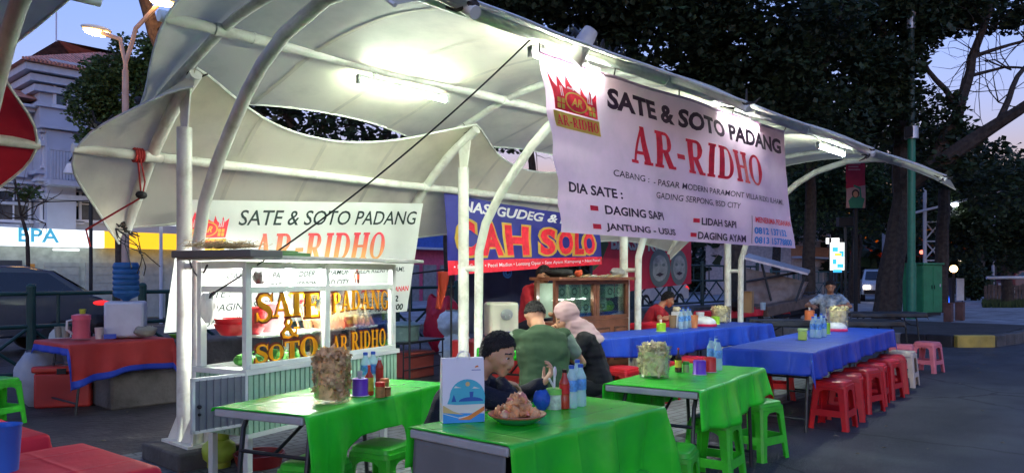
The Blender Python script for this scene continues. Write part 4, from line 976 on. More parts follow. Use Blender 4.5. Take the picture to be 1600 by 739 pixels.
for x0, x1 in ((.055,CL/2-.06),(CL/2,CL-.055)):
    q = MB().use(g_clear); q.box(((x0+x1)/2,.02,(CZ+1.33)/2+.01),(x1-x0,.005,1.31-CZ)); q.build('glass_pane', ct)
q = MB().use(m_alu); q.box((CL/2+.14,CD*.62,1.0),(CL-.36,CD*.55,.018)); q.build('shelf', ct)
q = MB().use(M('cart_roof_board',(.36,.37,.36),.6,var=.15,dirt=(.2,.19,.18)))
q.box((CL/2+.06,CD/2-.03,1.572),(CL+.30,CD+.26,.03)); q.use(M('dark_roof_edge',(.12,.12,.13),.6)); q.box((.02,CD/2-.03,1.597),(.30,CD+.28,.05)); q.build('roof', ct, bev=.006)
q = MB(Matrix.Translation((-.005,-.01,0)) @ Matrix.Rotation(rad(168),4,'Z')).use(m_gdoor); q.box((.20,0,.605),(.38,.022,.35)); q.use(m_alu)
for z in (.435,.775): q.box((.20,0,z),(.40,.028,.02))
for x in (.01,.39): q.box((x,0,.605),(.02,.028,.36))
for k in range(7): q.use(m_gdoor).box((.05+.05*k,.004,.605),(.003,.026,.33))
d = q.build('door', ct); q = MB(Matrix.Translation((-.005,-.01,0)) @ Matrix.Rotation(rad(168),4,'Z')).use(m_black); q.ell((.36,.03,.60),(.013,.02,.013),8,6); q.build('knob', d); q = MB(Matrix.Translation((-.005,-.01,0)) @ Matrix.Rotation(rad(168),4,'Z')).use(m_black); q.ell((.36,.03,.55),(.01,.015,.01),8,6); q.build('lock', d)
# orange slab serif lettering on the panes
t_or = M('orange_letters', (.95,.45,.015), .5, var=.08, scale=12, transl=.55); t_od = M('letter_outline', (.16,.02,.005), .5)
class CartGlass:
    def put(s, q, body, r, mat, off, grow=0.0, arch=0.0):
        x0, z0, x1, z1 = r; vs, fs = fit(*serif(body), (x0-grow, z0-grow, x1+grow, z1+grow)); q.use(mat); m = (x0+x1)/2
        q.add([(v.x, .014-off-v.z, v.y-arch*((v.x-m)/(x1-x0)*2)**2) for v in vs], [tuple(reversed(f)) for f in fs])
G = CartGlass()
for body, r, ar in (('S',(.10,1.12,.25,1.32),0),('A',(.25,1.15,.45,1.32),0),('T',(.42,1.15,.58,1.325),0),('E',(.585,1.13,.75,1.315),0),('&',(.34,.985,.53,1.13),0),('S',(.09,.83,.21,.965),0),('O',(.215,.835,.365,.955),0),('T',(.375,.83,.53,.965),0),('O',(.535,.825,.73,.985),0),
                ('PADANG',(.90,1.17,1.64,1.33),.02),('AR',(.90,.835,1.09,.965),0),('RIDHO',(1.14,.835,1.60,.985),0)):
    q = MB(); gg = .012 if len(body) > 1 else .014
    G.put(q, body, r, t_od, .001, gg, ar)
    G.put(q, body, r, t_or, .006, 0, ar); q.build('lettering', ct, smooth=None)
# bulbs
def bulb(label, loc, r=.06, mat=None):
    t = thing('light_bulb', label, 'bulb', loc, 0, 'lit bulbs in the carts'); q = MB().use(mat or lamp_bulb); q.ell((0,0,0),(r,r,r*1.2),12,8); q.build('globe', t); q = MB().use(m_alu); q.tube([(0,0,r*.9),(0,0,r*2.2)], r*.5, 8); q.build('cap', t)
for lb, x, y in (('bright bulb under the cart roof just left of the middle post', .60,.17), ('bright bulb under the cart roof just right of the middle post', .98,.17)): bulb(lb, CT @ Vector((x,y,1.44)))
# things in the cart
m_redbowl = plast('red_plastic_bowl', (.45,.012,.02)); m_pinkb = plast('pink_bucket', (.70,.36,.38), transl=.2); m_stick = M('bamboo', (.50,.38,.19), .7, var=.25, scale=30)
def bowl_at(label, p, r, h, mat, name='bowl', group=None):
    q = MB().use(mat); q.lathe([(r*.55,0),(r*.62,.005),(r*.9,h*.6),(r,h),(r*1.03,h),(r*.97,h-.004),(r*.85,h*.6),(r*.5,.008),(.001,.008)], (0,0,0), 22, False); return tag(q.build(name, loc=p), label, 'bowl', group)
for k in range(6): bowl_at('red bowl in the tall stack behind the cart glass', CT @ Vector((.36,.30,1.012+.028*k)), .085, .06, m_redbowl, group='stacked red bowls in the cart')
for k in range(2): bowl_at('wide red bowl of the low stack at the left cart post', CT @ Vector((.20,.36,1.012+.04*k)), .12, .085, m_redbowl, group='low stacked red bowls in the cart')
q = MB().use(m_pinkb); q.lathe([(.09,0),(.12,.22),(.125,.225),(.115,.22),(.086,.01),(.001,.01)], (0,0,0), 22, False); tag(q.build('bucket', loc=CT @ Vector((.62,.34,1.012))), 'pale pink bucket on the cart shelf behind the letters', 'bucket')
q = MB(CT); rn = random.Random(5)
for k in range(110):
    x = .92+.70*rn.random(); y = .10+.35*rn.random(); d = Vector((.10+rn.gauss(0,.025), .12, .17+rn.gauss(0,.015))); p = Vector((x,y,1.012+.02*rn.random())); q.use(m_stick).tube([p, p+d], .0028, 4)
    q.use(M('grilled_meat',(.20,.07,.02),.6,var=.3)).tube([p-d*.05, p+d*.3], [.008,.009][0], 5)
tag(q.build('satay_skewers'), 'fan of bamboo satay skewers leaning on the cart shelf', 'skewers', kind='stuff')
q = MB().use(M('red_tag',(.7,.05,.02),.5)); q.box((0,0,.05),(.11,.006,.085)); q.use(t_or); q.box((0,-.005,.05),(.06,.004,.03)); tag(q.build('price_card', loc=CT @ Vector((1.22,.10,1.012)), rz=CR), 'small red card standing among the satay skewers', 'card')
m_leafpk = M('banana_leaf', (.05,.22,.03), .5, var=.3, scale=12)
for k, (x, y) in enumerate(((.18,.2),(.30,.16),(.52,.2),(.66,.16),(.95,.2))):
    q = MB().use(m_leafpk); q.ell((0,0,.04),(.09,.06,.045),10,6); q.beam((-.06,-.02,.07),(.07,.03,.09),.05,.012); tag(q.build('leaf_parcel', loc=CT @ Vector((x,y,CZ+.002)), rz=k*1.1), 'green banana leaf parcel on the cart counter behind SOTO', 'food parcel', 'leaf parcels in the cart')
def bag_blob(label, loc, s, mat, seed, name='plastic_bag', cat='bag', neck=True):
    q = MB().use(mat)
    def f(u, v):
        th = 2*math.pi*u; z = v; r = math.sin(math.pi*min(1,.12+v*.80))**.6 if not neck else (math.sin(math.pi*min(.98,.10+v*.78))**.7+.10*v)
        p = Vector((math.cos(th)*r, math.sin(th)*r, z)); n_ = noise.noise(p*2.6+Vector((seed,0,0)))*.22+noise.noise(p*7+Vector((seed,0,0)))*.07
        return Vector((p.x*s[0]*(1+n_), p.y*s[1]*(1+n_), z*s[2]*(1+n_*.4)))
    q.grid(f, 28, 18); return tag(q.build(name, loc=loc, smooth=50), label, cat)
bag_blob('small black plastic bag hanging on the upper cart rail', CT @ Vector((.42,.30,1.385)), (.05,.05,.09), m_black, 3)
bag_blob('white plastic bag hanging at the left cart post', CT @ Vector((-.06,.30,1.12)), (.05,.05,.2), M('white_polythene',(.6,.6,.58),.35,transl=.3), 4)
def bottle(label, p, h, r, body, cap, lab=None, group=None, name='bottle', neckr=.35, shoulder=.72, labz=(.3,.6)):
    t = thing(name, label, 'bottle', p, 0, group); q = MB().use(body)
    q.lathe([(r*.8,0),(r,.02*h),(r,.28*h),(r*.95,.3*h),(r*.95,.58*h),(r,.6*h),(r,shoulder*h),(r*neckr*1.2,(shoulder+.16)*h),(r*neckr,.93*h)], (0,0,0), 14); q.build('body', t, smooth=40)
    q = MB().use(cap); q.lathe([(r*neckr*1.15,.925*h),(r*neckr*1.15,h),(r*neckr*.9,h*1.005)], (0,0,0), 12); q.build('cap', t)
    if lab: q = MB().use(lab); q.lathe([(r*1.012,labz[0]*h),(r*1.012,labz[1]*h)], (0,0,0), 14, False); q.build('wrapper', t)
    return t
p_blue = M('pale_blue_plastic', (.50,.72,.80), rough=.12, transl=.5, alpha=.7, var=.05); p_cap = plast('blue_cap', (.02,.10,.5)); p_lab = plast('blue_white_wrapper', (.10,.30,.62), var=.5, scale=40); p_dark = plast('dark_sauce', (.03,.012,.008), rough=.15); p_redcap = plast('red_cap', (.55,.02,.02)); p_chili = plast('red_sauce', (.40,.03,.012), rough=.2); p_yel = plast('yellow_green_wrapper', (.50,.42,.04), var=.3, scale=40); p_gcap = plast('green_cap', (.04,.35,.04)); p_wht = plast('white_plastic', (.62,.63,.62)); p_cream = plast('cream_plastic', (.52,.52,.42))
bottle('dark sauce bottle on the upper rail at the right end of the cart', CT @ Vector((1.60,.32,1.376)), .13, .022, p_dark, p_redcap, p_chili)
# on the cart roof
q = MB(); rn = random.Random(8)
for k in range(420):
    p = CT @ Vector((-.08+rn.gauss(0,.10)+.10, .22+rn.gauss(0,.10), 1.627+abs(rn.gauss(0,.018)))); a = rn.uniform(0,6.3); d = Vector((math.cos(a), math.sin(a), rn.gauss(.12,.2)))*rn.uniform(.05,.12); q.use(m_stick).tube([p-d*.5+Vector((0,0,.02)), p+Vector((0,0,.015)), p+d*.5+Vector((0,0,.02))], .002, 3)
tag(q.build('straw_bundle', smooth=None), 'dry straw bundle lying on the left end of the cart roof', 'straw', kind='stuff')
q = MB().use(plast('green_tray',(.05,.16,.05))); q.box((0,0,.02),(.5,.3,.036)); q.box((0,0,.046),(.3,.22,.015)); tag(q.build('tray', bev=.006, loc=CT @ Vector((.62,.35,1.588)), rz=CR), 'flat green tray lying on the cart roof', 'tray')

# ------------------------------------------------------------ wooden glass cabinet cart
m_wood = M('red_brown_wood', (.20,.075,.04), .45, var=.3, scale=5, coat=.2); m_woodd = M('dark_wood', (.11,.045,.028), .5, var=.3, scale=6)
KX, KY, KL, KD = 7.24, 5.92, 1.58, .34
kt = thing('food_cabinet', 'wooden stall cabinet with glass front and green paper notes', 'cabinet', (KX,KY,0)); KT = Matrix.Translation((KX,KY,0))
q = MB().use(m_wood); q.box((KL/2,KD/2,.5),(KL,KD,.74))
for k in range(4): q.use(m_woodd).box((KL*(k+.5)/4,-.004,.55),(KL/4-.10,.02,.44)); q.use(m_wood).box((KL*(k+.5)/4,-.009,.55),(KL/4-.16,.02,.38))
q.build('base', kt, bev=.005)
for x in (.05,KL-.05):
    for y in (.05,KD-.05): q = MB().use(m_woodd); q.box((x,y,.065),(.07,.07,.13)); q.build('leg', kt)
q = MB().use(m_wood)
for x in (.03,.81,.88,KL-.03): q.box((x,.02,1.13),(.06,.04,.50))
for x in (.03,KL-.03): q.box((x,KD-.02,1.13),(.06,.04,.5))
q.box((KL/2,.021,.90),(KL-.01,.045,.05)); q.box((KL/2,.021,1.36),(KL-.01,.045,.05)); q.use(c_blue).box((KL/2,.045,.945),(KL-.1,.03,.05)); q.use(p_wht).box((KL+.012,.02,.85),(.022,.05,1.1)); q.build('frame', kt)
for x0, x1 in ((.06,.78),(.91,KL-.06)): q = MB().use(g_green); q.box(((x0+x1)/2,.02,1.13),(x1-x0,.005,.41)); q.build('glass_pane', kt)
q = MB().use(m_wood); q.box((KL/2,KD/2-.03,1.405),(KL+.1,KD+.14,.04)); q.build('top', kt, bev=.006)
q = MB().use(M('cabinet_back',(.25,.32,.26),.7)); q.box((KL/2,KD-.01,1.13),(KL-.1,.012,.44)); q.build('back', kt)
m_note = M('green_note', (.34,.52,.36), .6, var=.15, scale=20); m_noted = M('dark_green_note', (.10,.25,.14), .6); m_ink = M('note_ink', (.05,.11,.06), .6)
def note(p, w, h, dark=False):
    q = MB().use(m_noted if dark else m_note); q.box(p, (w,.004,h)); q.use(m_ink)
    for i in range(12):
        a, b = 2*math.pi*i/12, 2*math.pi*(i+1)/12; f = lambda a, r: Vector((p[0]+w*r*math.cos(a), p[1]-.004, p[2]-.01+h*r*.9*math.sin(a))); q.add([f(a,.17),f(a,.30),f(b,.30),f(b,.17)], [(3,2,1,0)])
    for k in range(2): q.box((p[0],p[1]-.003,p[2]+h*(.36+.07*k)),(w*.6,.002,h*.025))
    return q
for i, (x, z, w, h, dk) in enumerate(((.17,1.25,.20,.19,0),(.42,1.255,.20,.19,0),(.66,1.255,.19,.19,0),(1.00,1.25,.16,.17,1),(1.19,1.245,.19,.19,0),(1.39,1.255,.17,.18,0),(.30,1.05,.20,.17,0),(.66,1.05,.18,.17,0),(1.02,1.06,.19,.13,0))):
    note((x,.032,z),w,h,dk).build('note', kt)
lamp_small = lamp_mat('lit_small_bulb', (.95,1,.95), 100)
for k, lb in enumerate(('small bulb left of three inside the wooden cabinet', 'small bulb between two others inside the wooden cabinet', 'small bulb by the middle post inside the wooden cabinet')): bulb(lb, (KX+.24+.24*k, KY+.10, 1.165), .022, lamp_small)
q = MB().use(p_wht); q.tube([(KX+.1,KY+.14,1.14),(KX+.86,KY+.14,1.145)], .008, 6); tag(q.build('rod'), 'thin pale rod behind the bulbs inside the wooden cabinet', 'rod')
bowl_at('lime green bowl inside the right half of the wooden cabinet', (KX+1.30,KY+.15,.96), .10, .09, plast('lime_bowl',(.22,.5,.02)))
bag_blob('dark greens heaped in the lime bowl in the cabinet', (KX+1.30,KY+.15,1.02), (.09,.08,.09), m_leafpk, 12, 'greens', 'vegetables', False)
q = MB(); rn = random.Random(3)
for k in range(46):
    p = Vector((KX+rn.uniform(.5,1.5), KY+rn.uniform(0,.25), 1.432)); a = rn.gauss(0,.5); d = Vector((math.cos(a), math.sin(a), rn.uniform(.05,.3)))*rn.uniform(.06,.16)
    q.use(m_stick if k % 3 else M('paper_scrap',(.5,.5,.46),.7)).tube([p, p+d*.6, p+d], [.008,.006,.002], 5)
tag(q.build('sticks_and_papers'), 'loose pale sticks and papers strewn on the wooden cabinet top', 'clutter', kind='stuff')
for i, (x, s, m_, lb) in enumerate(((.22,(.2,.14,.10),m_black,'dark folded bag on the left of the wooden cabinet top'), (.62,(.05,.05,.09),plast('orange_red_cup',(.6,.10,.04)),'small orange red wrap on the wooden cabinet top'), (1.5,(.09,.09,.12),M('grey_polythene',(.42,.43,.44),.4,transl=.2),'crumpled grey bag on the right of the wooden cabinet top'))):
    bag_blob(lb, (KX+x,KY+.12,1.427), s, m_, 20+i)

# ============================================================ THINGS ON THE TABLES
TT = TZ+.009
def onT(px, py, z=TT): return onZ(px, py, z)
m_tub = pet('clear_tub', (.99,.99,.97), .4); m_tubl = pet('milky_tub', (.985,.99,.985), .45)
m_crack = M('brown_crackers', (.66,.44,.23), .75, var=.4, scale=25); m_crackw = M('pale_crackers', (.82,.74,.44), .7, var=.25, scale=25, transl=.2); m_crackp = M('pink_orange_crackers', (.74,.36,.15), .6, var=.45, scale=14, bump=.5, bscale=40)
def cracker(q, p, s, rn):
    a, b = rn.uniform(0,6.3), rn.uniform(-1,1); T = Matrix.Translation(p) @ Euler((rn.uniform(0,6.3), b, a)).to_matrix().to_4x4()
    q.grid(lambda u, v: T @ Vector((s*(u-.5), s*(v-.5)*(.75+.2*math.sin(u*9)), s*.28*math.sin(u*5+v*4+a)*math.cos(v*6+b))), 4, 4)
def tub(label, p, r, h, mat, cm, cl, seed, over=.03, n=150):
    t = thing('snack_tub', label, 'tub', p, 0, 'tubs of crackers'); q = MB().use(mat)
    q.lathe([(.001,0),(r*.84,0),(r*.86,.01),(r*.97,h*.93),(r*1.05,h*.94),(r*1.05,h),(r*1.0,h),(r*.96,h*.94),(r*.84,.012),(.001,.008)], (0,0,0), 26, False); q.build('body', t, smooth=40)
    rn = random.Random(seed); q = MB().use(cm)
    for k in range(n):
        z = rn.uniform(.03,h*.95) if k > n*.3 else h*.9+over*rn.random(); rr = r*(.74+.15*z/h)*(1 if z < h*.85 else .85); a = rn.uniform(0,6.3); d = rr*math.sqrt(rn.uniform(.45,1) if z < h*.9 else rn.random())
        cracker(q, Vector((d*math.cos(a), d*math.sin(a), z)), rn.uniform(.04,.065), rn)
    q.lathe([(.001,.01),(r*.74,.02),(r*.84,h*.85),(.001,h*.95)], (0,0,0), 12, False)
    o = q.build('crackers', loc=p, smooth=60); tag(o, cl, 'crackers', kind='stuff')
    return t
p = onT(518,627); tub('clear tub heaped with brown crackers on the table by the cart', p, .112, .26, m_tub, m_crack, 'brown crackers heaped in the tub by the lit cart', 1, .05, 190)
p = onT(1022,589); tub('clear tub of pale crackers on the lime green table', p, .118, .215, m_tubl, m_crackw, 'pale crackers in the tub on the lime green table', 2, .03)
p = onT(1126,504); tub('milky tub of crackers at the right end of the rear blue table', p, .15, .25, m_tubl, m_crackw, 'pale crackers in the tub on the rear blue table', 3, .0, 110)
p = onT(1309,513); tub('milky tub of white crackers standing on the roadside blue table', p, .15, .28, m_tubl, m_crackw, 'white crackers in the tub on the roadside blue table', 4, .02, 110)
def tissue(label, p, r, h, mat, sheet=True):
    t = thing('tissue_holder', label, 'tissue holder', p, 0, 'round tissue holders'); q = MB().use(mat); q.lathe([(.001,0),(r*1.06,0),(r*1.06,.008),(r,.012),(r,h),(r*.8,h+.004),(r*.3,h+.002),(.001,h)], (0,0,0), 22, False); q.build('body', t, smooth=40)
    q = MB().use(p_wht); q.lathe([(r*1.2,.0015),(r*1.22,.004),(r*1.0,.007)], (0,0,0), 20, False)
    q.build('base', t); q = MB().use(p_wht)
    if sheet: q.grid(lambda u, v: Vector((r*.5*(u-.5)*(1+v), .012*math.sin(u*9), h+.05*v*(1-.4*abs(u-.5)))), 6, 4); q.build('tissue', t)
    return t
m_pur = plast('purple_plastic', (.14,.035,.50)); m_limep = plast('lime_plastic', (.30,.62,.03)); m_redp = plast('red_plastic', (.62,.025,.02)); m_orp = plast('orange_plastic', (.75,.20,.07))
tissue('purple tissue holder on the table by the lit cart', onT(563,618), .046, .10, m_pur)
tissue('purple tissue holder on the lime green table', onT(1093,585), .045, .098, m_pur, False)
tissue('red tissue holder behind the purple one on the lime green table', onT(1109,581), .045, .105, m_redp, False)
tissue('lime tissue holder at the left of the rear blue table', onT(1033,518), .058, .105, m_limep)
tissue('lime tissue holder beside the domed cover on the rear blue table', onT(1118,507), .058, .115, m_limep, False)
tissue('orange tissue holder on the black tarp behind the roadside blue table', onT(1265,500), .075, .15, m_orp)
tissue('lime cup behind the bottles on the roadside blue table', onT(1291,522), .045, .13, m_limep, False)
WB = 'water bottles with blue wrappers on the tables'
def water(label, p, h=.225, r=.031): return bottle(label, p, h, r, p_blue, p_cap, p_lab, WB, 'water_bottle', .42, .70, (.40,.66))
w0 = None
def waters(lst, h=.225):
    global w0
    for lb, px, py in lst:
        p = onT(px, py)
        if w0 is None: w0 = water(lb, p); w0.rotation_euler.z = .3
        else: copy_thing(w0, p, random.uniform(0,6), lb, WB)
waters([('water bottle left behind the purple holder on the table by the cart', 571,607), ('water bottle right behind the purple holder on the table by the cart', 583,605),
        ('nearest water bottle beside the cracker plate', 893,637), ('water bottle right of the nearest one beside the cracker plate', 907,634), ('water bottle behind the other two beside the cracker plate', 902,624),
        ('left water bottle on the lime green table', 1111,574), ('right water bottle on the lime green table', 1122,578), ('rear water bottle on the lime green table', 1119,570)])
for k, (px, py) in enumerate(((1064,514),(1071,513),(1078,512),(1067,508),(1075,507))):
    copy_thing(w0, onT(px, py), k, 'water bottle in the tight cluster beside the white box on the rear blue table', 'clustered bottles on the rear blue table', 1.12)
for k, (px, py) in enumerate(((1270,527),(1279,528),(1287,526),(1274,521),(1283,520))):
    copy_thing(w0, onT(px, py), k, 'water bottle in the tight cluster on the roadside blue table', 'clustered bottles on the roadside blue table', 1.05)
bottle('sauce bottle with yellow green wrapper and red tip by the purple holder', onT(577,617), .175, .026, p_chili, p_redcap, p_yel, 'sauce bottles', 'sauce_bottle', .3, .62, (.15,.6))
bottle('red chili sauce bottle behind the small jar by the cart table', onT(593,606), .19, .024, p_chili, p_wht, p_redcap, 'sauce bottles', 'sauce_bottle', .42, .7, (.3,.62))
bottle('dark soy sauce bottle with a red cap on the lime green table', onT(1060,581), .175, .025, p_dark, p_redcap, p_yel, 'sauce bottles', 'sauce_bottle', .28, .6, (.2,.5))
bottle('dark red soft drink bottle beside the water bottles near the cracker plate', onT(882,638), .205, .028, p_chili, p_dark, p_redcap, 'sauce bottles', 'drink_bottle', .42, .66, (.4,.62))
m_jarg = pet('jar_plastic', (.9,.85,.75)); m_spice = M('jar_spice', (.40,.20,.06), .7, var=.3, scale=40)
def jar(label, p, r, h, lid, fill=None, group='condiment jars'):
    t = thing('jar', label, 'jar', p, 0, group); q = MB().use(fill or m_spice); q.lathe([(.001,0),(r,0),(r,h*.72),(.001,h*.72)], (0,0,0), 16, False); q.build('body', t); q = MB().use(lid); q.lathe([(r*1.06,h*.73),(r*1.06,h),(r*.95,h*1.02),(.001,h*1.02)], (0,0,0), 16, False); q.build('lid', t); return t
jar('small jar with a bright red lid by the cart table', onT(594,620), .027, .085, m_redp); jar('small brown box jar right of the red lidded one', onT(604,618), .024, .05, M('brown_cap',(.25,.10,.03),.5))
jar('small jar with an orange lid behind the red lidded one', onT(601,612), .026, .08, m_orp); jar('small green jar on the lime green table', onT(1072,581), .022, .075, p_gcap, plast('pale_jar',(.35,.45,.2)))
jar('round jar with a lime lid and dark print beside the cracker plate', onT(866,638), .042, .105, plast('lime_lid',(.2,.6,.1)), plast('pale_green_jar',(.5,.62,.45),var=.4,scale=30))
q = MB().use(p_wht); q.tube([(0,0,.09),(.015,.01,.15)], .006, 6); q.ell((.022,.014,.17),(.012,.008,.03),8,6); q.tube([(0,0,.09),(-.03,.01,.14)], .006, 6); tag(q.build('spoon', loc=onT(866,638)+Vector((0,0,.02))), 'two white spoon handles sticking up from the lime lidded jar', 'spoon')
t = thing('storage_box', 'lime green lidded food box with a dark label on the roadside blue table', 'box', onT(1254,531), rad(20)); q = MB().use(plast('lime_box',(.42,.62,.10))); q.box((0,0,.05),(.14,.09,.10)); q.build('body', t, bev=.01); q = MB().use(plast('lime_box_lid',(.5,.7,.2))); q.box((0,0,.112),(.15,.10,.024)); q.build('lid', t, bev=.006); q = MB().use(p_wht); q.box((0,-.047,.055),(.12,.004,.07)); q.use(p_dark).ell((0,-.049,.05),(.045,.003,.018),12,6); q.build('sticker', t)
t = thing('cracker_box', 'white plastic box left of the bottle cluster on the rear blue table', 'box', onT(1057,512), .2); q = MB().use(p_wht); q.box((0,0,.11),(.09,.12,.22)); q.build('body', t, bev=.012); bag_blob('crumpled wrap stuffed in the white box on the rear blue table', onT(1057,512)+Vector((0,0,.2)), (.05,.05,.08), M('pale_wrap',(.5,.42,.28),.6), 41)
def dome(label, p, r, mat):
    t = thing('food_cover', label, 'food cover', p, 0, 'domed food covers'); q = MB().use(mat); q.lathe([(.001,0),(r*1.06,0),(r*1.08,.02),(r*1.0,.035),(.001,.03)], (0,0,0), 24, False); q.build('tray', t); q = MB().use(p_wht); q.lathe([(r*math.cos(a), .034+r*.62*math.sin(a)) for a in [k*math.pi/18 for k in range(10)]], (0,0,0), 24); q.build('dome', t)
dome('white domed food cover on a crimson tray on the rear blue table', onT(1100,509), .165, plast('crimson_tray',(.5,.01,.06))); dome('white domed food cover on a hot pink tray on the roadside blue table', onT(1307,517), .125, plast('hot_pink_tray',(.75,.03,.12)))
# paper bag
BR = rad(-33); t = thing('paper_bag', 'white paper carrier bag with a blue printed scene on the nearest table', 'bag', onT(722,657), BR)
bw, bd, bh = .205, .085, .305; m_pap = M('white_paper', (.72,.70,.74), .45, var=.03)
q = MB().use(m_pap); q.loft([[Vector((x*bw/2*s, y*bd/2*e, z)) for x, y in ((-1,-1),(1,-1),(1,0),(1,1),(-1,1),(-1,0))] for z, s, e in ((0,1,1),(.1,1.0,.95),(.2,.995,.8),(bh,.99,.5))])
def fy(z): return -bd/2*(1-.5*max(0,min(1,(z-.05)/bh)))-.002
def flat(pts, m_, off=0.0):
    q.use(m_); n_ = len(pts); q.add([(x, fy(z)-off-.001, z) for x, z in pts], [tuple(range(n_))])
b1, b2, b3 = M('print_turquoise',(.06,.42,.52),.45), M('print_deep_blue',(.02,.10,.36),.45), M('print_sky_blue',(.05,.30,.68),.45); b4 = M('print_sand',(.65,.45,.18),.45); b5 = M('print_orange',(.72,.22,.05),.45); b6 = M('print_cream',(.72,.68,.6),.5)
flat([(-.08,.09)]+[(.018+.086*math.cos(a)-.0, .12+.085*math.sin(a)) for a in [math.pi*(1-k/16) for k in range(17)]]+[(.1,.07),(-.1,.07),(-.1,.13)][:1], b1, .0005)
flat([(-.100,.0),(.100,.0),(.100,.04),(-.100,.05)], b3, .0008); flat([(-.100,.045),(-.02,.02),(.05,.035),(.1,.06),(.1,.085),(-.1,.085)], b6, .001); flat([(-.1,.05),(-.1,.085),(-.05,.055),(-.0,.038)], b4, .0013); flat([(-.03,.015),(.02,.03),(.1,.075),(.1,.055),(.03,.012)], b5, .0016)
flat([(-.03,.10)]+[(.035+.06*math.cos(a), .10+.02*math.sin(a)) for a in [math.pi*(1-k/10) for k in range(11)]], b2, .0018); flat([(.03,.12),(.045,.12),(.048,.145),(.028,.145)], b2, .0021); flat([(-.06,.10),(-.048,.135),(-.036,.10)], b2, .0021)
flat([(.02+.011*math.cos(a), .182+.011*math.sin(a)) for a in [k*math.pi/6 for k in range(12)]], b4, .0021)
for cx_, cz_ in ((-.03,.165),(.06,.16)): flat([(cx_-.018,cz_),(cx_-.008,cz_+.009),(cx_+.004,cz_+.004),(cx_+.02,cz_)], b6, .0021)
flat([(.055,.258),(.075,.262),(.07,.27),(.06,.266)], b5, .001); flat([(.04,.246),(.085,.246),(.085,.249),(.04,.249)], b2, .001)
q.build('body', t, smooth=25); q = MB().use(m_pap); q.tube([(-.03,-bd*.27,bh-.01),(-.025,-bd*.30,bh+.02),(.0,-bd*.4,bh+.035),(.03,-bd*.30,bh+.02),(.035,-bd*.27,bh-.01)], .003, 6); q.tube([(-.03,bd*.27,bh-.01),(0,bd*.34,bh+.03),(.035,bd*.27,bh-.01)], .003, 6); q.build('handle', t)
# plate of crackers
p = onT(808,659); t = thing('plate', 'green and terracotta plate under the heap of orange crackers', 'plate', p)
q = MB().use(plast('green_plate',(.03,.30,.16))); q.lathe([(.001,0),(.085,0),(.112,.018),(.136,.034)], (0,0,0), 30, False); q.build('dish', t, smooth=50); q = MB().use(plast('terracotta_rim',(.48,.16,.08))); q.lathe([(.132,.031),(.141,.040),(.139,.044),(.126,.036),(.08,.012),(.001,.010)], (0,0,0), 30, False); q.build('rim', t, smooth=50)
rn = random.Random(77); q = MB().use(m_crackp)
for k in range(84):
    q.use((m_crackp, m_crackp, M('tan_crackers',(.72,.47,.25),.4,var=.3,scale=20), M('pink_crackers',(.72,.28,.20),.4,var=.3,scale=20))[k % 4])
    a = rn.uniform(0,6.3); zz = rn.random(); rr = .115*(1-zz*.75)*math.sqrt(rn.random()); c = Vector((rr*math.cos(a), rr*math.sin(a), .035+.085*zz*(1-rr/.2))); s = rn.uniform(.019,.032)
    T = Euler((rn.uniform(0,6.3),rn.uniform(0,6.3),0)).to_matrix().to_4x4()
    def f(u, v, c=c, s=s, T=T, k=k):
        th = 2*math.pi*u; ph = math.pi*v; d = Vector((math.sin(ph)*math.cos(th), math.sin(ph)*math.sin(th), math.cos(ph))); n_ = 1+.55*noise.noise(d*2.2+Vector((k*3.1,0,0)))+.25*noise.noise(d*6+Vector((k,0,0))); d = T @ Vector((d.x*1.15, d.y*.9, d.z*.55)); return c+d*s*n_
    q.grid(f, 12, 8)
tag(q.build('crackers', loc=p, smooth=60), 'heap of puffed orange crackers on the green plate', 'crackers', kind='stuff')
bag_blob('crumpled bright blue plastic bag right of the cracker plate', onT(846,640), (.045,.04,.10), M('blue_polythene',(.03,.12,.55),.3,transl=.3), 51)
tag(MB().use(plast('blue_pitcher_plastic',(.03,.14,.5))).lathe([(.001,0),(.05,0),(.06,.16),(.063,.165),(.055,.16),(.046,.01),(.001,.01)],(0,0,0),20,False).build('cup', loc=onT(4,735)), 'blue plastic cup at the bottom left corner of the photo', 'cup')

# ============================================================ LEFT SIDE: CLOTHED WALL WITH DISPENSER
CT2 = .76
mb = MB().use(m_concd); mb.box((4.45,9.0,.35),(2.6,.62,.70)); tag(mb.build('planter_wall', bev=.03), 'stained low concrete wall under the red cloth at the left', 'wall')
fold_table('small table under the red and blue trimmed cloth at the left', (2.74,8.62), rad(3), 1.02, .86)
c_redd = plast('red_cloth_worn', (.48,.035,.03), rough=.6, dirt=(.30,.03,.03)); c_bt = plast('blue_cloth_trim', (.02,.06,.45), rough=.5)
cloth('red cloth with a blue border hanging under the water dispenser', (2.72,8.58), rad(3), 1.06, .92, front=.36, left=.12, right=.26, back=.1, mat=c_redd, hem=pw([(0,1.3),(.25,1.1),(.6,.9),(1,.95)]), seed=21, trim=c_bt)
bowl_at('lime green bowl on the low concrete wall beside the red cloth', Vector((4.06,9.05,.705)), .13, .05, plast('lime_bowl',(.22,.5,.02)))
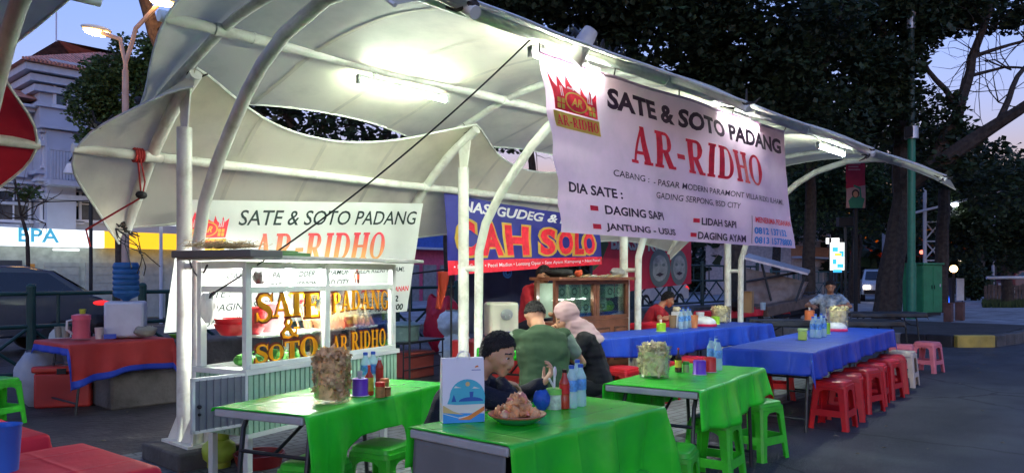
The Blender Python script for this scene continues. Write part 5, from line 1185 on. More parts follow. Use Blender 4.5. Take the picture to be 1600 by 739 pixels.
def dispenser(label, p, rz, w, h, mat, bottle_on=False, face=True):
    t = thing('water_dispenser', label, 'water dispenser', p, rz); q = MB().use(mat); q.box((0,0,h/2),(w,w*.9,h)); q.build('body', t, bev=.03)
    q = MB().use(plast('dispenser_grey',(.30,.31,.33)))
    if face:
        q.ell((.02,-w*.46,h*.66),(w*.22,.012,h*.16),16,8)
        for s in (-1,1): q.tube([(.02+s*.03,-w*.46,h*.62),(.02+s*.03,-w*.53,h*.62),(.02+s*.03,-w*.54,h*.56)], .012, 8)
        q.build('tap', t); q = MB().use(plast('dispenser_blue',(.04,.05,.30))); q.prism([(-w*.15,h*.18),(w*.25,h*.18),(w*.2,h*.10),(.02,h*.05),(-w*.1,h*.10)], Matrix(((1,0,0,0),(0,0,-1,-w*.45),(0,1,0,0),(0,0,0,1))), .014); q.build('drip_tray', t)
    return t
p = onZ(197,526,CT2); dispenser('white water dispenser on the red cloth at the left', p, rad(-28), .40, .40, plast('white_dispenser',(.55,.57,.62)), face=False)
t = thing('water_gallon', 'ribbed blue water gallon upside down on the white dispenser', 'bottle', p+Vector((0,0,.402))); q = MB().use(M('blue_gallon',(.06,.22,.45),.15,transl=.4,var=.2))
q.lathe([(.03,0),(.05,.02),(.12,.05),(.137,.08)]+[x for k in range(5) for x in ((.137,.10+.06*k),(.127,.115+.06*k),(.137,.13+.06*k))]+[(.137,.40),(.12,.43),(.001,.435)], (0,0,0), 24, False); q.build('body', t, smooth=50)
dispenser('cream water dispenser on the red box behind the second frame post', onZ(783,526,.74), rad(-30), .34, .40, p_cream)
q = MB().use(plast('dark_red_box',(.30,.02,.02))); b_ = onZ(783,526,.74); q.box((b_.x+.05,b_.y+.05,.36),(1.1,.5,.72)); tag(q.build('storage_chest', bev=.015), 'dark red chest under the cream water dispenser', 'chest')
# pitcher, cups and jars
def cup(label, p, r, h, mat, group='cups on the red cloth'):
    q = MB().use(mat); q.lathe([(.001,0),(r*.8,0),(r,h),(r*.95,h),(r*.75,.01),(.001,.01)], (0,0,0), 18, False); return tag(q.build('cup', loc=p), label, 'cup', group)
p = onZ(127,528,CT2+.008); t = thing('pitcher', 'pink water pitcher with a white handle on the red cloth', 'pitcher', p); q = MB().use(plast('pink_pitcher',(.62,.10,.14))); q.lathe([(.001,0),(.09,0),(.085,.14),(.09,.20),(.001,.2)],(0,0,0),22,False); q.build('body', t); q = MB().use(plast('coral_lid',(.75,.10,.16))); q.lathe([(.095,.2),(.095,.25),(.05,.262),(.001,.262)],(0,0,0),22,False); q.build('lid', t); q = MB().use(p_wht); q.tube([(-.085,0,.20),(-.14,0,.19),(-.145,0,.1),(-.085,0,.05)], .013, 8); q.build('handle', t)
cup('yellow green cup upturned on the pitcher lid', p+Vector((.02,.02,.263)), .035, .05, plast('lime_cup',(.45,.5,.05)))
for lb, px, py, m_ in (('glass jar at the left edge of the red cloth', 92,527,plast('dim_glass',(.25,.27,.22))), ('glass jar second from the left on the red cloth', 103,527,plast('dim_glass',(.25,.27,.22))), ('pale glass in front of the dispenser on the red cloth', 155,529,plast('milk_glass',(.55,.45,.4)))): cup(lb, onZ(px,py,CT2+.008), .045, .12, m_)
bag_blob('black plastic bag between the pitcher and the dispenser', onZ(152,520,CT2+.008), (.10,.08,.22), m_black, 61)
bag_blob('clear crumpled bag at the foot of the white dispenser', onZ(216,526,CT2+.008)+Vector((.06,-.05,0)), (.12,.06,.12), M('clear_polythene',(.35,.34,.3),.3,transl=.4), 62)
q = MB().use(plast('small_blue_box',(.03,.07,.4))); q.box((0,0,.025),(.12,.04,.05)); tag(q.build('blue_packet', loc=onZ(172,529,CT2+.008), rz=-.4), 'small blue packet at the foot of the white dispenser', 'packet')
t = thing('cool_box', 'worn red cool box standing on the soil under the red cloth', 'cool box', onZ(103,636,.0)+Vector((.05,.12,.006)), rad(-32)); q = MB().use(plast('worn_red_plastic',(.42,.03,.025),dirt=(.12,.03,.03),rough=.5)); q.box((0,0,.19),(.56,.38,.38)); q.build('body', t, bev=.025); q = MB().use(plast('cool_box_lid',(.50,.04,.03))); q.box((0,0,.42),(.60,.42,.07)); q.build('lid', t, bev=.02)
q = MB().use(m_black); q.box((0,-.213,.40),(.09,.02,.06)); q.build('latch', t); q = MB().use(m_black); q.tube([(-.29,-.1,.33),(-.33,-.1,.36),(-.33,.1,.36),(-.29,.1,.33)], .012, 6); q.build('handle', t)
bag_blob('pale blue grey bag lying behind the red cool box', Vector((2.75,9.6,.01)), (.25,.15,.6), M('pale_bag',(.3,.34,.40),.5), 64)
# gas cylinder
p = onZ(341,731,0); t = thing('gas_cylinder', 'small dented green gas cylinder on the ground beside the cart', 'gas cylinder', p+Vector((.02,.03,.005))); m_gas = plast('green_gas_paint', (.38,.50,.05), rough=.45, dirt=(.08,.10,.02))
q = MB().use(m_gas); q.lathe([(.001,.03),(.08,.035),(.115,.07),(.125,.12),(.115,.17),(.075,.205),(.04,.215),(.001,.217)],(0,0,0),26,False); q.build('body', t, smooth=50)
q = MB().use(m_gas); q.lathe([(.085,.0),(.085,.045),(.08,.045),(.08,0)],(0,0,0),24,False); q.build('foot_ring', t)
q = MB().use(m_gas)
for a0 in (0,math.pi): q.grid(lambda u, v, a0=a0: Vector((.072*math.cos(a0+.5+2.1*u), .072*math.sin(a0+.5+2.1*u), .20+.10*v)), 10, 3)
q.lathe([(.074,.285),(.077,.295),(.071,.30)],(0,0,0),24,False); q.build('collar', t, solid=.004); q = MB().use(M('brass',(.4,.28,.1),.35,metal=1)); q.tube([(0,0,.21),(0,0,.26)],.016,10); q.tube([(0,0,.245),(.045,0,.245)],.011,8); q.build('valve', t)
# litter of things behind the stall, between the white banner and the blue one
q = MB().use(plast('red_bin',(.25,.02,.02))); q.lathe([(.001,0),(.16,0),(.19,.1),(.18,.1),(.15,.01)],(0,0,0),20,False); tag(q.build('basin', loc=Vector((3.0,5.35,.01))), 'dark red basin on the ground under the cart', 'basin')
pR = onZ(645,592,.02); t = thing('wire_rack', 'low black metal stand carrying the grey green lidded pot', 'stand', (pR.x,pR.y,0), rad(12)); q = MB().use(m_leg)
RW, RD, RH = .95, .45, .52
q.box((RW/2-.2,RD/2,RH),(RW,RD,.03)); q.build('top', t)
for x in (-.18,RW-.22):
    for y in (.02,RD-.02): q = MB().use(m_leg); q.tube([(x,y,0),(x,y,RH)], .012, 6); q.build('leg', t)
q = MB().use(m_leg); q.tube([(-.18,.02,.15),(RW-.22,.02,.15)], .009, 6); q.tube([(-.18,.02,.33),(RW-.22,.02,.33)], .009, 6); q.build('rail', t)
TR = Matrix.Translation((pR.x,pR.y,0)) @ Matrix.Rotation(rad(12),4,'Z')
t = thing('cooking_pot', 'large grey green pot with a lid and hoop handle', 'pot', TR @ Vector((.05,.22,RH+.016))); m_pot = plast('grey_green_pot',(.16,.26,.25),rough=.4,dirt=(.06,.09,.09)); q = MB().use(m_pot); q.lathe([(.001,0),(.19,0),(.205,.03),(.205,.2),(.215,.21),(.001,.21)],(0,0,0),28,False,1.25,1); q.build('body', t); q = MB().use(m_pot); q.lathe([(.22,.212),(.222,.225),(.16,.26),(.001,.275)],(0,0,0),28,False,1.25,1); q.build('lid', t); q = MB().use(m_leg); q.tube([(-.2,0,.23),(-.12,0,.30),(0,0,.32),(.12,0,.30),(.2,0,.23)], .006, 6); q.build('handle', t)
q = MB().use(plast('brick_red_crate',(.30,.06,.045),rough=.6)); q.box((0,0,.18),(.52,.36,.36)); q.box((0,0,.34),(.55,.39,.03)); tag(q.build('plastic_crate', bev=.012, loc=TR @ Vector((.32,.25,.008)), rz=rad(8)), 'brick red crate standing under the black metal stand', 'crate')
m_sack = M('white_woven_sack',(.68,.74,.71),.6,var=.1,scale=30,dirt=(.3,.33,.32))
bag_blob('lower of two white woven sacks beside the second frame post', Vector((*onZ(712,566,.02).xy,.0)), (.30,.24,.52), m_sack, 71, 'woven_sack', 'sack', False)
bag_blob('upper white woven sack lying on the lower one', Vector((*onZ(712,566,.02).xy,.44))+Vector((-.03,.02,0)), (.29,.23,.42), m_sack, 73, 'woven_sack', 'sack')
bag_blob('big red plastic bag behind the white sacks', Vector((*onZ(690,552,.0).xy,.0)), (.34,.25,1.05), M('red_polythene',(.55,.02,.05),.35,transl=.2), 75)
Sc = Sheet(onY(681,424,7.3), onY(699,424,7.3), onY(680,482,7.3), onY(690,484,7.3), lambda u, v: .05*math.sin(u*6+v*2)); q = MB().use(plast('orange_red_cloth',(.60,.07,.03),rough=.7)); q.grid(lambda u, v: Sc(u, v), 10, 16); tag(q.build('cloth', solid=.004), 'orange red cloth hanging between the white and blue banners', 'cloth')
q = MB().use(m_leg); a_ = onY(640,428,7.35); b_ = onY(705,420,7.35); q.tube([a_, b_], .012, 6)
for p_ in (a_, b_): q.tube([p_, Vector((p_.x,p_.y,0))], .014, 6)
tag(q.build('clothes_rail'), 'thin dark rail holding the orange red cloth', 'rail')
q = MB().use(plast('dark_blue_sheet',(.015,.02,.06),rough=.6)); Sd = Sheet(onY(722,418,7.6), onY(846,410,7.6), onY(722,520,7.6), onY(846,520,7.6), lambda u, v: .06*math.sin(u*14)); q.grid(lambda u, v: Sd(u, v), 30, 8); Sd.text(q, '\u00a9', (.47,.80,.56,.97), t_blue, .03, off=.004); tag(q.build('curtain'), 'dark blue sheet hung behind the cream dispenser', 'curtain')
# box, bags on the far red table
def zt(px, py): return onZ(px, py, TT)
q = MB().use(M('cardboard',(.32,.20,.10),.8,var=.1)); q.box((0,0,.2),(.30,.22,.40)); q.box((-.17,.0,.40),(.10,.2,.006)); tag(q.build('cardboard_box', loc=zt(1167,488), rz=.3), 'tall open cardboard box on the red table by the fourth post', 'box')
bag_blob('black plastic bag left of the cardboard box', zt(1150,486), (.17,.12,.26), m_black, 81); cup('pale blue cup right of the cardboard box', zt(1192,484), .06, .15, plast('pale_blue_cup',(.35,.5,.6)), None)
for k, (px, py, m_, lb) in enumerate(((1052,512,plast('brown_jug',(.3,.2,.1)),'brown jar before the man in the red shirt'), (1066,508,m_orp,'orange cup right of the man in the red shirt'), (1084,512,plast('orange_jug',(.6,.22,.08)),'orange jar behind the bottle cluster'), (1094,506,p_wht,'white jar behind the domed cover'))): cup(lb, zt(px,py), .06, .17, m_, 'jars on the small red table')

# ============================================================ PEOPLE
m_skin = M('skin', (.42,.21,.12), .5, var=.08, scale=14); m_skinl = M('skin_lighter', (.55,.29,.17), .5, var=.08, scale=14)
m_hair = M('black_hair', (.012,.010,.010), .45, var=.3, scale=40, bump=.6, bscale=120); m_eye = M('eye_dark', (.02,.015,.012), .2); m_eyew = M('eye_white', (.5,.48,.46), .3); m_lip = M('lip', (.30,.11,.09), .5); m_brow = M('brow', (.03,.02,.018), .7)
def remesh(mb, voxel, smooth=4, disp=0.0, dsc=8.0, seed=0.0):
    me = mb.mesh('tmp', None); o = bpy.data.objects.new('tmp', me); COL.objects.link(o)
    r = o.modifiers.new('r', 'REMESH'); r.mode = 'VOXEL'; r.voxel_size = voxel
    s = o.modifiers.new('s', 'SMOOTH'); s.iterations = smooth; s.factor = .5
    bpy.context.view_layer.update(); m2 = bpy.data.meshes.new_from_object(o.evaluated_get(bpy.context.evaluated_depsgraph_get()))
    vs = [v.co.copy() for v in m2.vertices]; fs = [tuple(p.vertices) for p in m2.polygons]
    if disp:
        ns = [v.normal.copy() for v in m2.vertices]
        vs = [v+n*disp*(noise.noise(v*dsc+Vector((seed,0,0)))+.7*noise.noise(Vector((v.x*dsc*1.2,v.y*dsc*1.2,v.z*dsc*3.2+seed)))) for v, n in zip(vs, ns)]
    bpy.data.objects.remove(o); bpy.data.meshes.remove(me); bpy.data.meshes.remove(m2); return vs, fs
def bez(a, b, c, n=6):
    a, b, c = Vector(a), Vector(b), Vector(c); out = []
    for k in range(n+1):
        t = k/n; out.append(a.lerp(b, min(1,t*2)) if t <= .5 else b.lerp(c, t*2-1))
    return out
def limb(q, a, b, c, r):
    """two-bone limb with a rounded joint; r = (root, mid above joint, joint, end)"""
    a, b, c = Vector(a), Vector(b), Vector(c); pts = [a, a.lerp(b,.45), b, b.lerp(c,.35), c]
    q.tube(pts, [r[0], r[1], r[2], r[2]*1.03, r[3]], 12); q.ell(a, (r[0],)*3, 10, 8); q.ell(b, (r[2]*1.0,)*3, 10, 8); q.ell(c, (r[3],)*3, 10, 8)
def hand(q, w, d, n, curl, size=1.0, thumb_side=1):
    """palm and five fingers; d points along the hand, n is the way the palm faces"""
    w = Vector(w); d = Vector(d).normalized(); n = Vector(n); n = (n-d*n.dot(d)).normalized(); s = d.cross(n)*thumb_side; S = size
    q.loft([[w+d*t*S+s*(hw*math.cos(a))*S+n*(th*math.sin(a)-.004)*S for a in [k*math.pi/5 for k in range(10)]] for t, hw, th in ((-.02,.024,.018),(.0,.026,.017),(.03,.034,.016),(.065,.040,.014),(.085,.040,.012),(.092,.034,.008))])
    for k, (off, L, r, cr) in enumerate(((.030,.072,.0085,1.0),(.010,.080,.009,1.05),(-.010,.074,.0085,1.12),(-.029,.058,.0075,1.25))):
        p = w+d*.083*S+s*off*S; dirn = (d+s*off*1.6).normalized(); pts = [p-dirn*.02*S, p]; ang = 0
        for j, f in enumerate((.45,.31,.24)):
            ang += curl*cr*(.55,.75,.5)[j]; v = dirn*math.cos(ang)+n*math.sin(ang); p = p+v*L*f*S; pts.append(p)
        q.tube(pts, [r*S,r*1.02*S,r*S,r*.9*S,r*.72*S], 8); q.ell(pts[-1], (r*.72*S,)*3, 6, 5)
    p = w+d*.022*S+s*.026*S; v1 = (d*.55+s*.75+n*.25).normalized(); v2 = (d*.85+s*.25+n*.5*min(1,curl+.3)).normalized(); pts = [p-v1*.012*S, p+v1*.028*S, p+v1*.034*S+v2*.026*S, p+v1*.036*S+v2*.05*S]
    q.tube(pts, [.013*S,.0115*S,.010*S,.0075*S], 8); q.ell(pts[-1], (.0075*S,)*3, 6, 5)
def person(label, loc, rz, lean, hips_z=.50, head=(0,0), arms=None, shirt=None, sleeve=.55, sleeve_mat=None, pants=None, shoes=None, skin=None, hair='short', hair_mat=None, fat=1.0, scale=1.0, legs=True, seed=1, long_top=False, knees=None):
    """seated figure; local +x is the way the body faces; arms = world targets ((elbow, wrist, hand dir, palm, curl) right, left)"""
    skin = skin or m_skin; t = thing('person', label, 'person', loc, rz); t.scale = (scale,)*3
    W2L = (Matrix.Translation(loc) @ Matrix.Rotation(rz,4,'Z') @ Matrix.Scale(scale,4)).inverted(); RL = Matrix.Rotation(-rz,3,'Z')
    hz = hips_z/scale; P0 = Vector((0,0,hz)); u0 = Vector((math.sin(lean*.7),0,math.cos(lean*.7))); u1 = Vector((math.sin(lean*1.25),0,math.cos(lean*1.25)))
    spine = [P0-u0*.05, P0+u0*.06, P0+u0*.20]; 
    for L in (.12,.12,.09): spine.append(spine[-1]+(u1 if len(spine) > 3 else (u0+u1).normalized())*L)
    neck0 = spine[-1]; ax = [u0,u0,u0,(u0+u1).normalized(),u1,u1]
    prof = ((.165,.115),(.168,.125),(.150,.112),(.168,.122),(.185,.112),(.075,.065))
    def ring(i, g, k=14):
        c = spine[i]; f = Vector((ax[i].z,0,-ax[i].x)); hw, hd = prof[i]; hw = hw*(fat if i < 4 else (1+fat)/2)+g; hd = hd*fat+g
        if i == 5: c = c+ax[5]*g*.3
        out = []
        for j in range(k):
            a = 2*math.pi*j/k; ca, sa = math.cos(a), math.sin(a); out.append(c+f*(abs(ca)**.8*math.copysign(hd,ca))+Vector((0,1,0))*(abs(sa)**.8*math.copysign(hw,sa)))
        return out
    shd = [spine[4]+Vector((0,s*.165*(1+fat)/2,0))+u1*.015 for s in (-1,1)]
    hu = Vector((math.sin(lean+head[0]*.4),0,math.cos(lean+head[0]*.4))); hc = neck0+hu*.155+Vector((.025,0,0))
    HM = Matrix.Translation(hc) @ Matrix.Rotation(head[1],4,'Z') @ Matrix.Rotation(head[0],4,'Y')
    A = []
    for i, a in enumerate(arms):
        e, w, d, n, c = a; A.append((W2L @ Vector(e), W2L @ Vector(w), RL @ Vector(d), RL @ Vector(n), c))
        e_, w_ = A[-1][0], A[-1][1]                    # keep the bone lengths human
        e_ = shd[i]+(e_-shd[i]).normalized()*.285; w_ = e_+(w_-e_).normalized()*.25; A[-1] = (e_, w_)+A[-1][2:]
    q = MB(); q.loft([ring(i, 0) for i in range(6)])
    q.tube([neck0-u1*.06, neck0+hu*.05, hc-hu*.05], [.062,.056,.056], 12)
    for i in (0,1): limb(q, shd[i], A[i][0], A[i][1], (.052*fat,.047,.039,.027))
    K = knees or ((.40,-.17),(.40,.17)); leg = []
    for i, s in enumerate((-1,1)):
        h = P0+Vector((.0,s*.09,-.02)); k = Vector((K[i][0],K[i][1],hz-.03)); an = Vector((K[i][0]-.02,K[i][1]*1.02,.09)); leg.append((h,k,an))
        if legs: limb(q, h, k, an, (.085*fat,.078,.055,.040)); q.tube([an+Vector((-.04,0,-.05)), an+Vector((.06,0,-.055)), an+Vector((.15,0,-.065))], [.04,.036,.02], 8)
    q.ell((0,0,0), (.094,.076,.108), 18, 14, HM); q.ell((.028,0,-.058), (.062,.056,.068), 14, 10, HM)     # skull, jaw
    q.T = HM; q.ell((.062,0,-.10), (.030,.030,.024), 10, 8); q.ell((.098,0,-.020), (.016,.012,.024), 8, 6, Matrix.Rotation(rad(-18),4,'Y')); q.ell((.106,0,-.034), (.013,.016,.011), 8, 6); q.ell((.083,0,-.062), (.016,.027,.013), 10, 6); q.ell((.072,0,.022), (.022,.058,.013), 12, 6)
    for s in (-1,1): q.ell((.062,s*.042,-.028), (.028,.024,.024), 8, 6); q.ell((-.005,s*.079,-.012), (.020,.009,.032), 8, 8, Matrix.Rotation(s*rad(18),4,'Z'))
    q.T = None
    vs, fs = remesh(q, .0085, 3); b = MB().use(skin); HI = HM.inverted()
    b.add(vs, fs)
    for m_ in (m_eye, m_lip, m_brow, m_eyew): b.use(m_)
    for k, f in enumerate(fs):
        c = HI @ (sum((vs[i] for i in f), Vector())/len(f))
        if c.x > .055:
            for s in (-1,1):
                if ((c.y-s*.034)/.0135)**2+((c.z+.001)/.0052)**2 < 1: b.fm[k] = 1 if abs(c.y-s*.034) < .0075 else 4
                if abs(c.y-s*.036) < .024 and abs(c.z-.0285+max(0,abs(c.y)-.040)*.35) < .0036: b.fm[k] = 3
            if abs(c.y) < .024 and abs(c.z+.063) < .0075: b.fm[k] = 2
    hq = MB()
    for i, sd in ((0,1),(1,-1)):
        hand(hq, A[i][1], A[i][2], A[i][3], A[i][4], 1.0/scale, sd)
    hv, hf = remesh(hq, .0042, 2); b.use(skin); b.add(hv, hf)
    b.build('body', t, smooth=80)
    # shirt
    q = MB(); q.loft([ring(i, .016 if i < 5 else .012) for i in range(6)])
    if long_top: q.loft([[Vector((p.x*1.0,p.y,p.z)) for p in ring(0,.03)], [Vector((p.x*1.25+.05,p.y*1.2,p.z-.18)) for p in ring(0,.05)]]); 
    cut = MB(); tgt = cut if sleeve_mat else q
    for i in (0,1):
        e, w = A[i][0], A[i][1]; r = (.070*fat,.062,.056,.043)
        q.ell(shd[i], (.068*fat,)*3, 12, 8); q.tube([shd[i]+(-shd[i]+spine[4])*.2, shd[i], shd[i].lerp(e,.2)], [.08,.07,.066], 12)
        if sleeve <= .6: E_ = shd[i].lerp(e, sleeve*1.4); tgt.tube([shd[i].lerp(e,-.05), shd[i].lerp(e,.15), E_, E_+(E_-shd[i]).normalized()*.004], [.066*fat,.068*fat,.064,.060], 12)
        else: limb(tgt, shd[i], e, e.lerp(w, (sleeve-.5)*2), r)
    vs, fs = remesh(q, .011, 4, .009, 9, seed); o = MB().use(shirt).add(vs, fs).build('shirt', t, smooth=80)
    if sleeve_mat: vs, fs = remesh(cut, .011, 3, .006, 9, seed); MB().use(sleeve_mat).add(vs, fs).build('sleeves', t, smooth=80)
    if legs:
        q = MB()
        for h, k, an in leg: limb(q, h, k, an+Vector((0,0,.02)), (.105*fat,.092,.072,.062))
        q.ell(P0+Vector((.0,0,-.01)), (.13*fat,.18*fat,.09), 14, 10)
        vs, fs = remesh(q, .013, 4, .008, 8, seed+5); MB().use(pants).add(vs, fs).build('trousers', t, smooth=80)
        for h, k, an in leg: q = MB().use(shoes or m_black); q.ell(an+Vector((.05,0,-.055)), (.135,.05,.04), 12, 8); q.build('shoe', t)
    if hair == 'short':
        q = MB().use(hair_mat or m_hair); R_ = (.0960,.0785,.1105)
        def f(u, v):
            th = 2*math.pi*u; fr = math.cos(th); lim = 1.50-.62*max(0,fr)**.9+.78*max(0,-fr)**.7+.10*noise.noise(Vector((math.cos(th)*5,math.sin(th)*5,seed))); ph = max(.001, v)*lim; g = .985+.03*noise.noise(Vector((math.cos(th)*3,math.sin(th)*3,ph*4+seed)))+.035*(1-v)
            d = Vector((math.sin(ph)*math.cos(th)*R_[0], math.sin(ph)*math.sin(th)*R_[1], math.cos(ph)*R_[2])); return HM @ (d*g+Vector((-.004,0,.004)))
        q.grid(f, 44, 14); hr = random.Random(seed)
        for k in range(1500):                       # short locks lying over the scalp, ragged at the hairline
            u = hr.random(); v = math.sqrt(hr.random())*1.0; p = f(u, v); p2 = f(u+hr.uniform(-.02,.02), min(1.0,v+.08)); o_ = (p-hc).normalized(); d = (p2-p).normalized() if (p2-p).length > 1e-5 else o_
            L_ = hr.uniform(.012,.026)*(1 if v < .85 else .7); q.tube([p+o_*.003, p+d*L_*.5+o_*(.006+.004*hr.random()), p+d*L_+o_*(.002+.008*hr.random())], [.0028,.0022,.0005], 4)
        q.build('hair', t, smooth=80, solid=.006)
    if hair == 'hijab':
        q = MB(HM); q.ell((-.022,0,.012), (.112,.096,.125), 20, 14); q.ell((.005,0,-.085), (.085,.082,.06), 16, 10); q.T = None
        q.tube([hc+Vector((-.02,0,-.08)), neck0+u1*.02, neck0-u1*.09+Vector((.0,0,0)), neck0-u1*.17], [.095,.115,.165,.185], 18)
        q.ell(neck0-u1*.10+Vector((.07,0,0)), (.10,.12,.10), 14, 10)
        vs, fs = remesh(q, .010, 3, .011, 11, seed); MB().use(hair_mat).add(vs, fs).build('headscarf', t, smooth=80)
    return t
navy = M('navy_knit', (.012,.014,.028), .85, var=.3, bump=.3, bscale=150); jeans = M('dark_trousers', (.02,.022,.03), .85, var=.2); olive = M('green_tshirt', (.033,.068,.030), .85, var=.12, scale=3); oliveg = M('grey_green_sleeve', (.17,.21,.165), .85, var=.12); blackc = M('black_cloth', (.012,.011,.013), .85, var=.3); rose = M('rose_scarf', (.50,.33,.32), .75, var=.12, scale=4); redsh = M('red_shirt', (.42,.02,.03), .8, var=.2)
batik = M('patterned_shirt', (.42,.50,.55), .8, var=.75, scale=9, dirt=(.06,.16,.30), dscale=11, damt=1.0)
V3 = Vector
# man in navy at the far side of the nearest table, eating
def T2w(px, py, D): return atD(px, py, D)
person('man in a dark blue long sleeved top bending over the cracker plate to eat', V3((2.87,3.19,0)), rad(-54), rad(27), .445, (rad(20), rad(-14)),
       ((V3((2.93,2.84,.80)), V3((3.12,2.95,.86)), V3((.85,-.45,-.2)), V3((0,0,-1)), .7), (V3((3.36,3.02,.72)), V3((3.32,2.80,.84)), V3((.45,-.35,.75)), V3((-.6,.5,.4)), 1.0)),
       shirt=navy, sleeve=.97, pants=jeans, skin=m_skinl, hair='short', fat=1.05, scale=.97, seed=2)
person('broad man in a green t-shirt seen from behind, leaning over his meal', V3((4.80,4.02,0)), rad(56), rad(22), .48, (rad(62), rad(-6)),
       ((V3((5.16,4.02,.80)), V3((5.25,4.30,.79)), V3((.2,.9,0)), V3((0,0,-1)), .7), (V3((4.70,4.55,.80)), V3((4.95,4.72,.79)), V3((.9,.4,0)), V3((0,0,-1)), .7)),
       shirt=olive, sleeve=.5, sleeve_mat=oliveg, pants=jeans, hair='short', fat=1.16, scale=1.06, seed=5)
person('woman in a rose headscarf and long black top with a hand at her mouth', V3((5.62,4.10,0)), rad(136), rad(20), .46, (rad(36), rad(6)),
       ((V3((5.62,4.46,.80)), V3((5.42,4.50,.92)), V3((-.1,-.35,.9)), V3((.2,-.9,-.2)), 1.1), (V3((5.28,4.12,.72)), V3((5.28,4.36,.86)), V3((.05,.2,.9)), V3((.6,.5,0)), 1.0)),
       shirt=blackc, sleeve=.95, pants=blackc, skin=m_skinl, hair='hijab', hair_mat=rose, fat=1.0, scale=1.0, seed=9, long_top=True)
person('man in a red shirt eating at the small red table behind the rear blue one', V3((10.35,6.62,0)), rad(-52), rad(26), .48, (rad(26), 0),
       ((V3((10.15,6.25,.80)), V3((10.4,6.1,.82)), V3((.7,-.7,0)), V3((0,0,-1)), .8), (V3((10.75,6.5,.80)), V3((10.7,6.2,.84)), V3((.2,-.9,.1)), V3((0,0,-1)), .8)),
       shirt=redsh, sleeve=.5, pants=jeans, hair='short', fat=1.05, seed=12)
p = atD(1297,430,14.7)
person('man in a white and blue patterned shirt looking down behind the black tables', V3((p.x,p.y,0)), rad(203), rad(9), .56, (rad(24), 0),
       ((p+V3((-.25,.35,-.58)), p+V3((-.42,.12,-.58)), V3((-.9,-.3,0)), V3((0,0,-1)), .8), (p+V3((-.10,-.40,-.58)), p+V3((-.40,-.15,-.57)), V3((-.9,.3,0)), V3((0,0,-1)), .8)),
       shirt=batik, sleeve=.5, pants=jeans, hair='short', fat=1.05, scale=1.02, seed=15)
p = V3((7.56,6.62,CAMZ))
person('vendor in a red shirt bending behind the wooden cabinet', V3((p.x,p.y,0)), rad(-95), rad(18), .82, (rad(26), 0),
       ((p+V3((-.2,-.25,-.55)), p+V3((.0,-.4,-.5)), V3((.6,-.8,0)), V3((0,0,-1)), .8), (p+V3((.3,-.2,-.55)), p+V3((.2,-.42,-.5)), V3((-.2,-.9,0)), V3((0,0,-1)), .8)),
       shirt=redsh, sleeve=.5, pants=jeans, hair='short', fat=1.0, seed=18)

# ============================================================ RIGHT SIDE AND BOULEVARD
m_grn = M('green_cabinet_paint', (.02,.20,.085), .4, var=.12, dirt=(.015,.09,.045), dscale=2)
D = 24.5; pb = gnd(1441, D, .2); rzc = rad(-20); h = .5+1.75
t = thing('utility_cabinet', 'tall green metal cabinet beside the leaning tree', 'cabinet', (pb.x,pb.y,.18), rzc)
q = MB().use(m_grn); q.box((0,0,.85),(.95,.7,1.5)); q.build('body', t, bev=.01); q = MB().use(m_grn); q.box((0,0,1.63),(1.05,.8,.06)); q.build('roof', t, bev=.01)
for s in (-1,1): q = MB().use(m_grn); q.box((s*.235,-.356,.85),(.44,.015,1.38)); d_ = q.build('door', t); q = MB().use(m_black); q.box((s*.06,-.372,.9),(.02,.02,.12)); q.build('handle', d_)
q = MB().use(m_black); q.box((0,0,.05),(.9,.65,.1)); q.build('base', t)
q = MB().use(M('white_sticker',(.5,.5,.48),.6)); q.box((.36,-.366,.95),(.06,.004,.09)); q.build('sticker', t)
pp = gnd(1424, 22.0, .2); t = thing('pole', 'tall green pole with a pale metal collar beside the cabinet', 'pole', pp)
q = MB().use(M('green_pole_paint',(.02,.17,.10),.4,var=.15)); q.tube([(0,0,0),(0,0,1.6)], .13, 12); q.tube([(0,0,1.6),(0,0,5.2)], .11, 12); q.use(M('dark_pole',(.03,.06,.05),.5)).tube([(0,0,5.2),(0,0,9.5)], .085, 10); q.build('shaft', t, smooth=50)
zc = atD(1424,208,22).z-.2; q = MB().use(M('galvanised',(.45,.46,.5),.35,metal=.5)); q.tube([(0,0,zc-.17),(0,0,zc+.17)], .19, 14); q.use(m_black); q.box((.25,0,zc),(.14,.2,.34)); q.box((-.25,0,zc),(.1,.2,.3)); q.build('collar', t)
zc = atD(1424,32,22).z-.2; q = MB().use(M('galvanised',(.45,.46,.5))); q.tube([(0,0,zc-.25),(0,0,zc+.22)], .12, 12); q.build('sleeve', t)
for k in range(2):
    pk = gnd((1482,1500)[k], 21+k*.6, .18); q = MB().use(M('rusty_bollard',(.10,.05,.04),.8,var=.3)); q.box((0,0,.25),(.24,.2,.5)); q.box((0,0,.51),(.27,.23,.03)); tag(q.build('bollard', loc=pk, bev=.015), ('short rusty bollard left of the pair on the planter island','short rusty bollard right of the pair on the planter island')[k], 'bollard', 'rusty bollards')
